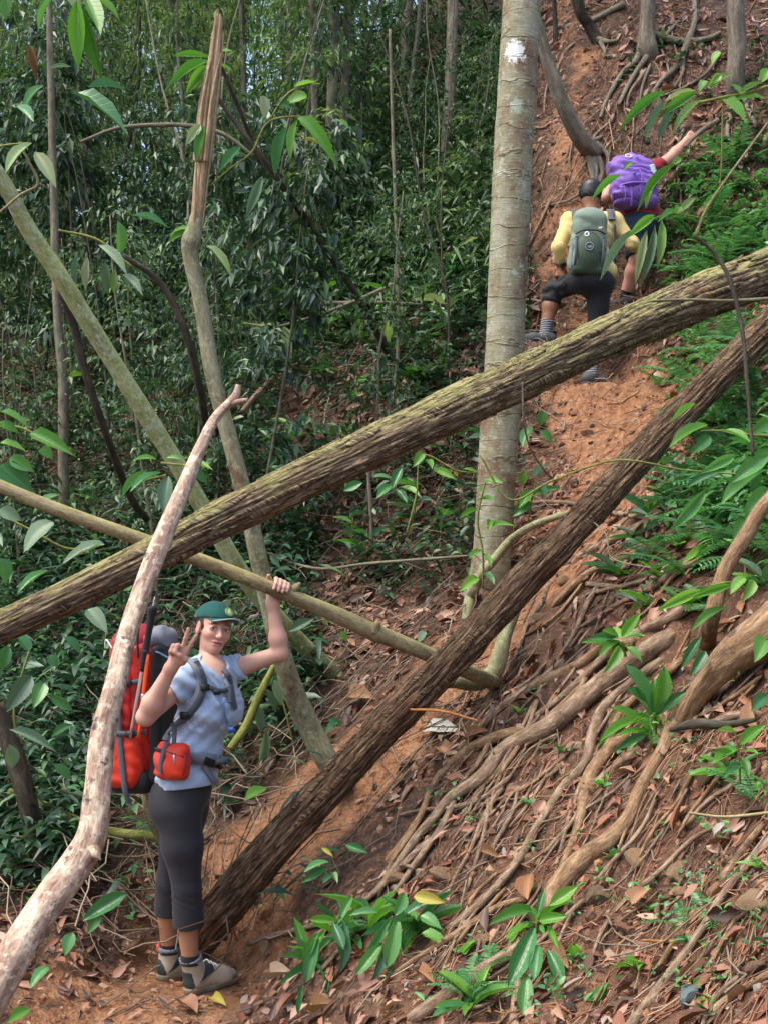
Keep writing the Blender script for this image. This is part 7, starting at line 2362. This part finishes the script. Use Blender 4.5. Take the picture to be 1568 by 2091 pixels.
# harness over the shirt
strap(pack, 'shoulder_strap', [(393, 1352), (401, 1366), (409, 1388), (411, 1408), (401, 1432), (388, 1452)], .052, 'light_grey_pad', .010, .008)
strap(pack, 'shoulder_strap', [(399, 1358), (405, 1372), (412, 1392), (413, 1410), (404, 1434), (389, 1455), (372, 1476), (352, 1498), (338, 1512)], .030, 'grey_strap', .005, .018)
strap(pack, 'shoulder_strap', [(450, 1358), (458, 1374), (464, 1392), (467, 1410), (470, 1430)], .046, 'light_grey_pad', .010, .008)
strap(pack, 'shoulder_strap', [(452, 1358), (460, 1376), (466, 1396), (468, 1412), (473, 1436), (476, 1450)], .026, 'grey_strap', .005, .018)
strap(pack, 'sternum_strap', [(408, 1404), (424, 1406), (440, 1409), (456, 1408), (467, 1406)], .022, 'grey_strap', .004, .016)
for (a, b, w) in ((413, 1405, .02), (383, 1456, .022), (445, 1409, .014)):
    p, n_ = on_shirt(a, b, .024)
    Fm = frame(n_)
    V, Fq = boxmesh(p, (w, .006, w * .75), Fm)
    part('buckle', V, Fq, MATS['buckle_plastic'], pack)
strap(pack, 'hanging_strap', [(372, 1478), (370, 1500), (366, 1525), (364, 1560), (358, 1578)], .022, 'grey_strap', .004, .05)
strap(pack, 'hip_belt', [(335, 1536), (360, 1540), (390, 1545), (420, 1549), (440, 1552), (455, 1553)], .055, 'light_grey_pad', .008, .008)
strap(pack, 'hip_belt_strap', [(415, 1550), (430, 1556), (445, 1556), (458, 1554)], .036, 'black_nylon', .006, .018)
p, n_ = on_shirt(443, 1555, .026)
V, Fq = boxmesh(p, (.022, .009, .024), frame(n_))
part('belt_buckle', V, Fq, MATS['buckle_plastic'], pack)
strap(pack, 'hanging_strap', [(414, 1560), (422, 1576), (432, 1590), (440, 1600)], .028, 'light_grey_pad', .003, .014)
V, Fq, UV = tube(np.array([np.append(Wp(444, 1556, -.15), .010), np.append(Wp(456, 1554, -.13), .014), np.append(Wp(466, 1549, -.10), .010), np.append(Wp(472, 1556, -.09), .007)]), 16, 8)
part('strap_end', V, Fq, MATS['grey_strap'], pack)
# the red pouch on the hip belt
p, n_ = on_shirt(366, 1553, .03)
n_ = nrm(n_ * (1, 1, 0))
PF = frame(n_)
v = Vol(p - .18, p + .18, .005)
v.rbox(p + n_ * .012, (.088, .035, .080), PF, .034, .02)
v.ell(p + n_ * .03 - UP * .015, (.075, .032, .062), PF, .03)
v.wrinkle(.006, 80, 12, (.6, .1, .8))
pouch = vpart('belt_pouch', v, 'orange_nylon', pack)
fs = PF[0] if PF[0][0] > 0 else -PF[0]
for nm, m, rows, w in (('zip', 'black_nylon', [(-.078, .050, .040), (-.03, .046, .050), (.02, .036, .052), (.06, .026, .046), (.084, .020, .030)], .016), ('pouch_trim', 'dark_red_nylon', [(.082, .04, .030), (.084, .0, .034), (.076, -.04, .036), (.05, -.066, .036)], .022)):
    pts = [p + fs * a + UP * b + n_ * c for a, b, c in rows]
    V, Fq = ribbon(pts, w, .004, [n_] * len(pts))
    part(nm, V, Fq, MATS[m], pouch)
V, Fq = boxmesh(p + fs * .045 + UP * .012 + n_ * .056, (.005, .004, .022), PF)
part('zip_pull', V, Fq, MATS['aluminium'], pouch)
V, Fq = ribbon([p + fs * -.012 + UP * .085 + n_ * .035, p + fs * -.016 + UP * .03 + n_ * .062, p + fs * -.026 - UP * .05 + n_ * .066], .022, .003, [n_] * 3)
part('hanging_strap', V, Fq, MATS['grey_strap'], pouch)
# drinking tube
pts = []
for a, b in ((448, 1416), (452, 1440), (458, 1462), (464, 1480)):
    q, n_ = on_shirt(a, b, .012)
    pts.append(np.append(q, .0045))
pts.append(np.append(Wp(470, 1488, -.16), .0045))
V, Fq, UV = tube(np.array(pts), 40, 8)
dt = part('drinking_tube', V, Fq, MATS['blue_tube'], pack)
V, Fq = ball(Wp(474, 1490, -.16), (.015, .010, .012))
part('mouth_valve', V, Fq, MATS['blue_valve'], dt)
V, Fq, UV = tube(np.array([np.append(pk_c - bk * .10 - lat * .10 + UP * .27, .0045), np.append(pk_c - bk * .14 - lat * .14 + UP * .275, .0045), np.append(pk_c - bk * .20 - lat * .12 + UP * .24, .0045)]), 20, 8)
part('drinking_tube', V, Fq, MATS['blue_tube'], pack)

# trekking poles held on the side of the pack
for q, (a0, a1, m, lb) in enumerate((((-.118, .32), (-.045, -.10), 'aluminium', 'silver trekking pole with black grip strapped to the red backpack'), ((-.122, .27), (-.085, -.10), 'pole_orange', 'orange trekking pole strapped to the red backpack behind the silver one'))):
    tp = sidec - lat * .055 + bk * a0[0] + UP * a0[1]
    bt = sidec - lat * .055 + bk * a1[0] + UP * a1[1]
    ax_ = nrm(tp - bt)
    e = empty('trekking_pole', bt, lb, 'trekking pole')
    V, Fq, UV = tube(np.array([np.append(bt, .008), np.append(tp, .009)]), 10, 10)
    part('shaft', V, Fq, MATS[m], e)
    if q == 0:
        g0 = tp - ax_ * .03
        rr_ = [(0, .017), (.02, .016), (.06, .0145), (.10, .0155), (.14, .017), (.165, .021), (.185, .022), (.195, .016)]
        V, Fq, UV = tube(np.array([np.append(g0 + ax_ * a, r) for a, r in rr_]), 40, 14, lambda A_, l, r: 1 + .06 * np.sin(l * 420) * (l > .03) * (l < .13))
        part('grip', V, Fq, MATS['black_nylon'], e)
        V, Fq, UV = tube(np.array([np.append(g0 + ax_ * .16, .006), np.append(g0 + ax_ * .15 + bk * .045, .006), np.append(g0 + ax_ * .06 + bk * .05, .006), np.append(g0 + ax_ * -.04 + bk * .03, .005)]), 24, 7)
        part('wrist_strap', V, Fq, MATS['black_nylon'], e)
        V, Fq, UV = tube(np.array([np.append(g0 + ax_ * .19, .005), np.append(g0 + ax_ * .225, .004), np.append(g0 + ax_ * .235, .002)]), 8, 8)
        part('tip', V, Fq, MATS['aluminium'], e)
        V, Fq, UV = tube(np.array([np.append(g0 - ax_ * .10, .012), np.append(g0, .018)]), 8, 12)
        part('lower_grip', V, Fq, MATS['black_nylon'], e)
    else:
        V, Fq, UV = tube(np.array([np.append(bt + (tp - bt) * .45, .012), np.append(bt + (tp - bt) * .52, .012)]), 6, 10)
        part('clamp', V, Fq, MATS['aluminium'], e)

# ================================================================ the climber in yellow
Y0 = 9.5


def Yp(px, py, dd=0.0):
    return P(px, py, Y0 + dd)


ym = empty('person', Yp(1205, 790), 'black-haired climber in yellow shirt and black trousers, seen from behind', 'person')
SKIN2 = np.array((0.23, 0.105, 0.055))
yS = {'L': Yp(1163, 452, .20), 'R': Yp(1252, 452, .20)}
yE = {'L': Yp(1139, 506, .10), 'R': Yp(1289, 497, .16)}
yW = {'L': Yp(1142, 541, .16), 'R': Yp(1311, 512, .30)}
yH = {'L': Yp(1190, 570, .02), 'R': Yp(1222, 570, .02)}
yK = {'L': Yp(1128, 596, .22), 'R': Yp(1220, 662, .06)}
yA = {'L': Yp(1112, 683, .16), 'R': Yp(1207, 765, -.06)}
tilt = nrm(Yp(1206, 450, .22) - Yp(1206, 565, .02))
yb = frame((0, -1, 0.0), tilt)


def ytorso(v, g=0.):
    v.cone(yS['L'], yS['R'], .060, .060, .05, g=g)
    v.ell(Yp(1207, 478, .16), (.165, .105, .14), yb, .05, g)
    v.ell(Yp(1207, 530, .08), (.145, .10, .12), yb, .06, g)


def yarms(v, g=0., t=1.0):
    for s in 'LR':
        v.cone(yS[s], yE[s], .051, .040, .03, g=g)
        v.cone(yE[s], yE[s] + (yW[s] - yE[s]) * t, .040, .040 + (.030 - .040) * t, .02, (0, 1 if t < 1 else 0), g)


v = Vol(Yp(1050, 800, -.45) - (0, 0, .08), Yp(1340, 370, .75) + (0, 0, .1), .0085)
ytorso(v)
v.ell(Yp(1207, 572, .02), (.165, .12, .11), yb, .05)
yarms(v)
for s in 'LR':
    v.cone(yH[s], yK[s], .085, .062, .04)
    v.cone(yK[s], yK[s] + (yA[s] - yK[s]) * .35, .058, .060, .03)
    v.cone(yK[s] + (yA[s] - yK[s]) * .35, yA[s], .058, .040, .03)
v.cone(Yp(1206, 446, .22), Yp(1205, 415, .25), .058, .055, .03)
hc2 = Yp(1204, 401, .28)
v.ell(hc2, (.075, .092, .105), yb, .03)
for sg in (-1, 1):
    v.ell(hc2 + (sg * .076, .01, -.02), (.010, .018, .030), None, .01)
# hands
v.ell(Yp(1144, 553, .16), (.030, .030, .040), None, .02)
for q in range(4):
    v.chain([Yp(1136 + q * 5, 556, .13), Yp(1135 + q * 5, 563, .12), Yp(1135.5 + q * 5, 569, .14)], [.011, .010, .009], .006)
v.chain([Yp(1153, 552, .15), Yp(1157, 558, .13)], [.012, .010], .008)
hd = nrm(yW['R'] - yE['R'])
hb = yW['R'] + hd * .05
v.ell(hb, (.040, .022, .034), None, .02)
for q in range(4):
    o = np.array([0, 0, .026 - .017 * q])
    v.chain([hb + hd * .03 + o, hb + hd * .065 + o, hb + hd * .09 + o * .9 + (0, .02, 0)], [.011, .010, .008], .006)
v.chain([hb + (0, -.01, .03), hb + hd * .04 + (0, -.02, .045)], [.012, .010], .008)
vpart('body', v, 'skin', ym, SKIN2)
v = Vol(hc2 - .2, hc2 + .2, .007)
v.ell(hc2 + (0, -.004, .022), (.086, .100, .098), yb, .02)
v.ell(hc2 + (.01, -.02, .075), (.070, .075, .055), yb, .03)
v.plane(hc2 + (0, 0, -.060), (0.15, .25, -1))
v.wrinkle(.004, 330, 8, (.6, .5, .6))
vpart('hair', v, 'black_hair', ym)
v = Vol(Yp(1100, 640, -.3), Yp(1340, 400, .75), .008)
ytorso(v, .014)
yarms(v, .012, .86)
v.ell(Yp(1208, 555, .05), (.15, .11, .09), yb, .05, .012)
v.ell(Yp(1248, 552, .0), (.045, .05, .06), None, .04)
v.wrinkle(.0035, 100, 3, (.6, .2, .8))
v.plane(Yp(1206, 575, .03), (0.12, 0, -1))
v.cone(Yp(1206, 430, .20), Yp(1205, 405, .26), .066, .070, .01, mode='cut')
vpart('shirt', v, 'yellow_shirt', ym)
v = Vol(Yp(1085, 720, -.35), Yp(1270, 530, .60), .008)
v.ell(Yp(1207, 575, .02), (.168, .125, .10), yb, .05, .010)
v.cone(yH['L'], yK['L'], .092, .078, .04)
v.cone(yK['L'], yK['L'] + (yA['L'] - yK['L']) * .28, .078, .072, .03, (0, 1))
v.cone(yH['R'], yK['R'], .098, .074, .04)
v.cone(yK['R'], yK['R'] + (yA['R'] - yK['R']) * .62, .074, .066, .03, (0, 1))
v.wrinkle(.007, 70, 5, (.3, .2, 1))
v.plane(Yp(1206, 556, 0), (0, 0, 1))
vpart('trousers', v, 'black_trousers', ym)


def shoe(parent, ank, toe, m='grey_shoe', sock='striped_sock', L=.26, sock_h=.10, knee=None):
    """ank: ankle joint; toe: direction"""
    t = nrm(toe)
    H = np.asarray(ank) - UP * .075 - nrm((t[0], t[1], 0)) * .05
    v = Vol(H - .22, H + .40, .0075)
    v.cone(H + UP * .040, H + t * (L * .55) + UP * .032, .042, .044, .03)
    v.cone(H + t * (L * .55) + UP * .032, H + t * (L * .86) + UP * .024, .044, .034, .03)
    v.cone(H + t * .03 + UP * .05, np.asarray(ank) - UP * .005, .046, .050, .03, (0, 1))
    v.plane(H - UP * .004, -UP)
    s = vpart('shoe', v, m, parent)
    v = Vol(H - .22, H + .40, .0075)
    v.cone(H + UP * .006, H + t * L * .85 + UP * .004, .046, .042, .02)
    v.plane(H + UP * .014, UP); v.plane(H - UP * .014, -UP)
    vpart('sole', v, 'boot_dark', s)
    d = nrm(np.asarray(knee) - np.asarray(ank)) if knee is not None else UP
    V, Fq, UV = tube(np.array([np.append(np.asarray(ank) - d * .03, .050), np.append(np.asarray(ank) + d * sock_h * .5, .047), np.append(np.asarray(ank) + d * sock_h, .051)]), 12, 16)
    part('sock', V, Fq, MATS[sock], parent)


shoe(ym, yA['L'], (-.92, -.10, .05), knee=yK['L'], sock_h=.11)
shoe(ym, yA['R'], (.80, .45, .0), knee=yK['R'], sock_h=.13)

# green pack
gp = empty('backpack', Yp(1201, 560, -.05), 'green day pack with dark lower pocket worn by the climber in yellow', 'backpack')
GA = frame((0, -1, 0.), tilt)
if GA[0][0] < 0: GA[0] = -GA[0]
gc = Yp(1200, 496, -.04)
v = Vol(gc - .42, gc + .42, .008)
v.rbox(gc, (.135, .085, .225), GA, .06, .02, taper=-.08)
v.ell(gc + GA[2] * .17 + GA[1] * .03, (.115, .075, .09), GA, .04)
v.wrinkle(.009, 55, 3, (.5, .1, 1))
vpart('main_compartment', v, 'green_pack_cloth', gp)
v = Vol(gc - .42, gc + .42, .008)
v.ell(gc - GA[2] * .075 + GA[1] * .065, (.108, .070, .145), GA, .03)
v.rbox(gc - GA[2] * .20, (.12, .085, .05), GA, .04, .03)
v.wrinkle(.005, 80, 5, (.5, .1, .7))
vpart('front_pocket', v, 'dark_green_cloth', gp)
fcen = gc + GA[1] * .105
for sg in (-1, 1):
    pts = [gc + GA[0] * sg * .10 + GA[2] * b + GA[1] * c for b, c in ((.02, .085), (-.06, .105), (-.14, .105), (-.20, .075))]
    V, Fq = ribbon(pts, .020, .004, [GA[1]] * 4)
    part('compression_strap', V, Fq, MATS['grey_strap'], gp)
    pts = [gc + GA[0] * sg * .125 + GA[2] * b + GA[1] * c for b, c in ((.0, .060), (-.08, .070), (-.16, .070), (-.21, .05))]
    V, Fq = ribbon(pts, .014, .004, [nrm(GA[1] + GA[0] * sg)] * 4)
    part('compression_strap', V, Fq, MATS['light_grey_pad'], gp)
    pts = [yS['L' if sg < 0 else 'R'] * .82 + Yp(1206, 452, .2) * .18 + q for q in (np.array([0, -.10, -.02]), np.array([0, -.05, .065]), np.array([0, .05, .07]), np.array([0, .12, -.02]))]
    V, Fq = ribbon(pts, .055, .012, [(0, -1, .3), (0, -.5, 1), (0, .3, 1), (0, 1, .3)])
    part('shoulder_strap', V, Fq, MATS['grey_strap'], gp)
pts = [gc + GA[0] * a + GA[2] * b + GA[1] * c for a, b, c in ((-.11, .035, .085), (-.05, .062, .105), (.05, .066, .105), (.11, .05, .085))]
V, Fq = ribbon(pts, .010, .004, [GA[1]] * 4)
part('zip', V, Fq, MATS['black_nylon'], gp)
V, Fq, UV = tube(np.array([np.append(yS['R'] + (-.01, -.10, -.06), .010), np.append(Yp(1256, 500, .05), .010), np.append(Yp(1254, 545, .0), .011)]), 16, 8)
part('side_strap', V, Fq, MATS['black_nylon'], gp)


def ringpatch(c, ax, r0, r1, m, parent, name, n=24):
    V = []
    for k in range(n):
        a = 2 * math.pi * k / n
        for r, y in ((r0, 0), (r0, .004), (r1, .004), (r1, 0)):
            V.append(c + ax[0] * r * math.cos(a) + ax[2] * r * math.sin(a) + ax[1] * (y - .002))
    Fq = []
    for k in range(n):
        for q in range(3):
            a, b = k * 4 + q, ((k + 1) % n) * 4 + q
            Fq.append((a, a + 1, b + 1, b))
    return part(name, np.array(V), np.array(Fq), MATS[m], parent)


e1 = gc + GA[1] * .137 - GA[2] * .065 + GA[0] * -.008
ringpatch(e1, GA, .024, .032, 'light_grey_pad', gp, 'emblem')
patch(e1, GA, [(-.018, -.006), (-.006, .010), (.002, .002), (.010, .016), (.020, -.004), (.006, -.014)], 'light_grey_pad', gp, 'emblem_figure', .003)
e2 = gc + GA[1] * .119 + GA[2] * .030 + GA[0] * -.03
ringpatch(e2, GA, .009, .020, 'white_print', gp, 'small_emblem')
patch(gc + GA[1] * .105 + GA[2] * .085 + GA[0] * .072, GA, [(-.016, -.004), (.016, .0), (.016, .012), (-.016, .008)], 'white_print', gp, 'tag', .004)
patch(gc + GA[1] * .110 + GA[2] * .085 + GA[0] * .084, GA, [(-.006, -.003), (.006, -.001), (.006, .010), (-.006, .008)], 'boot_red', gp, 'tag', .004)
for a, b in ((1160, 432), (1232, 430)):
    pass
V, Fq = ball(Yp(1150, 540, .10), (.03, .05, .022))
cg = part('wrist_band', V, Fq, MATS['black_nylon'], ym)

# ================================================================ the climber with the purple pack
Z0 = 10.0


def Zp(px, py, dd=0.0):
    return P(px, py, Z0 + dd)


zm = empty('person', Zp(1268, 632), 'climber in dark red shirt and navy shorts reaching up the bank under a purple pack', 'person')
SKIN3 = np.array((0.52, 0.27, 0.19))
zt = nrm(Zp(1300, 345, .30) - Zp(1308, 460, .05))
zb = frame((0, -1, 0.), zt)
zS = {'L': Zp(1262, 352, .26), 'R': Zp(1336, 345, .24)}
zE = {'L': Zp(1238, 402, .22), 'R': Zp(1371, 320, .27)}
zW = {'L': Zp(1250, 370, .45), 'R': Zp(1396, 292, .30)}
zH = {'L': Zp(1292, 468, .03), 'R': Zp(1325, 468, .05)}
zK = {'L': Zp(1302, 528, -.02), 'R': Zp(1334, 520, .34)}
zA = {'L': Zp(1275, 607, .06), 'R': Zp(1338, 590, .36)}


def ztorso(v, g=0.):
    v.cone(zS['L'], zS['R'], .055, .055, .05, g=g)
    v.ell(Zp(1300, 370, .24), (.155, .105, .14), zb, .05, g)
    v.ell(Zp(1305, 425, .12), (.145, .11, .12), zb, .06, g)


v = Vol(Zp(1200, 660, -.3), Zp(1430, 270, .95) + (0, 0, .1), .009)
ztorso(v)
v.ell(Zp(1308, 460, .05), (.175, .14, .12), zb, .05)
for s in 'LR':
    v.cone(zS[s], zE[s], .050, .043, .03)
    v.cone(zE[s], zE[s] + (zW[s] - zE[s]) * .3, .043, .046, .02)
    v.cone(zE[s] + (zW[s] - zE[s]) * .3, zW[s], .045, .030, .02)
    v.cone(zH[s], zK[s], .100, .068, .04)
    v.cone(zK[s], zK[s] + (zA[s] - zK[s]) * .35, .066, .064, .03)
    v.cone(zK[s] + (zA[s] - zK[s]) * .35, zA[s], .062, .044, .03)
hd = nrm(zW['R'] - zE['R'])
hb = zW['R'] + hd * .04
v.ell(hb, (.035, .022, .032), None, .02)
pl_ = np.cross(hd, (0, 1, 0))
for q in range(4):
    o = pl_ * (.024 - .016 * q)
    v.chain([hb + hd * .03 + o, hb + hd * .06 + o * 1.1, hb + hd * .085 + o * 1.1 + (0, .01, 0)], [.010, .009, .008], .006)
v.chain([hb + pl_ * -.02, hb + pl_ * -.035 + hd * .035], [.012, .009], .008)
v.ell(zW['L'] + nrm(zW['L'] - zE['L']) * .05, (.03, .045, .03), None, .02)
v.cone(Zp(1298, 352, .32), Zp(1290, 345, .44), .055, .052, .03)
v.ell(Zp(1288, 338, .50), (.075, .10, .10), None, .03)
vpart('body', v, 'skin', zm, SKIN3)
V, Fq = ball(Zp(1288, 341, .49), (.084, .104, .104))
part('hair', V, Fq, MATS['brown_hair'], zm)
v = Vol(Zp(1210, 480, -.25), Zp(1400, 300, .75), .009)
ztorso(v, .014)
v.cone(zS['R'], zS['R'] + (zE['R'] - zS['R']) * .50, .062, .060, .03, (0, 1))
v.cone(zS['L'], zS['L'] + (zE['L'] - zS['L']) * .55, .062, .060, .03, (0, 1))
v.ell(Zp(1308, 445, .07), (.165, .13, .10), zb, .05, .014)
v.wrinkle(.006, 80, 3, (.4, .1, 1))
v.plane(Zp(1306, 447, 0), (-.10, 0, -1))
vpart('shirt', v, 'maroon_shirt', zm)
v = Vol(Zp(1230, 570, -.3), Zp(1380, 410, .7), .009)
v.ell(Zp(1308, 460, .05), (.178, .145, .12), zb, .05, .008)
for s in 'LR':
    v.cone(zH[s], zK[s] * .92 + zH[s] * .08, .112, .092, .05, (0, 1))
v.plane(Zp(1306, 436, 0), (-.10, 0, 1))
v.wrinkle(.006, 75, 4, (.5, .1, .8))
vpart('shorts', v, 'navy_shorts', zm)
shoe(zm, zA['L'], (-.85, .30, -.12), 'grey_shoe', 'sock_black', .27, .05, zK['L'])
shoe(zm, zA['R'], (.1, .95, .1), 'grey_shoe', 'sock_black', .27, .05, zK['R'])

pp = empty('backpack', Zp(1290, 430, -.1), 'bulging purple backpack with a round white badge worn by the upper climber', 'backpack')
pt = nrm(Zp(1284, 340, .18) - Zp(1296, 420, -.05))
QA = frame((0.05, -1, 0.25), pt)
if QA[0][0] < 0: QA[0] = -QA[0]
qc = Zp(1290, 372, -.02)
v = Vol(qc - .45, qc + .45, .0085)
v.rbox(qc, (.175, .105, .20), QA, .085, .03)
v.ell(qc + QA[2] * .13 + QA[0] * -.03, (.145, .105, .10), QA, .05)
v.ell(qc - QA[2] * .05 + QA[1] * .05, (.15, .085, .14), QA, .04)
v.wrinkle(.014, 45, 3, (.7, .2, .8))
v.wrinkle(.005, 110, 23, (.2, .2, .9))
vpart('main_compartment', v, 'purple_nylon', pp)
v = Vol(qc - .45, qc + .45, .0085)
v.ell(qc - QA[2] * .055 + QA[1] * .085 - QA[0] * .02, (.095, .062, .085), QA, .03)
v.wrinkle(.006, 80, 4, (.8, .2, .4))
vpart('front_pocket', v, 'dark_purple_nylon', pp)
v = Vol(qc - .45, qc + .45, .0085)
v.ell(qc - QA[2] * .17 + QA[0] * .10, (.10, .09, .06), QA, .03)
v.ell(qc - QA[2] * .19 - QA[0] * .06, (.10, .085, .045), QA, .03)
v.wrinkle(.006, 80, 6, (.8, .2, .4))
vpart('lower_bulge', v, 'purple_nylon', pp)
for rows in ([(-.14, .06, .075), (-.05, .055, .135), (.06, .06, .135), (.15, .05, .075)], [(-.15, -.09, .07), (-.05, -.10, .15), (.07, -.09, .14), (.15, -.06, .08)], [(.02, .02, .15), (.04, -.04, .155), (.03, -.08, .15)]):
    pts = [qc + QA[0] * a + QA[2] * b + QA[1] * c for a, b, c in rows]
    V, Fq = ribbon(pts, .012, .004, [QA[1]] * len(pts))
    part('cord', V, Fq, MATS['purple_nylon'], pp)
for a, l in ((-.05, .16), (-.10, .12), (.02, .07)):
    st = qc + QA[0] * a - QA[2] * .12 + QA[1] * .13
    V, Fq, UV = tube(np.array([np.append(st, .004), np.append(st - UP * l * .5 + (.008, -.01, 0), .004), np.append(st - UP * l, .004)]), 14, 6)
    part('cord', V, Fq, MATS['purple_nylon'], pp)
bc = qc + QA[2] * .165 - QA[0] * .045 + QA[1] * .092
BA = frame(nrm(QA[1] + QA[2] * .55), QA[2])
if BA[0][0] < 0: BA[0] = -BA[0]
ringpatch(bc + BA[1] * .012, BA, .022, .028, 'white_print', pp, 'badge')
V, Fq = ball(qc - QA[0] * .165 + QA[2] * .09 + QA[1] * .04, (.018, .018, .022))
part('bottle_cap', V, Fq, MATS['blue_valve'], pp)
V, Fq, UV = tube(np.array([np.append(qc + QA[0] * .135 + QA[2] * .10 + QA[1] * .08, .030), np.append(qc + QA[0] * .155 + QA[2] * .02 + QA[1] * .07, .030)]), 10, 12)
part('water_bottle', V, Fq, MATS['cap_trim'], pp)
V, Fq = ball(qc - QA[0] * .02 - QA[2] * .02 + QA[1] * .158, (.012, .008, .010))
part('cord_lock', V, Fq, MATS['blue_valve'], pp)
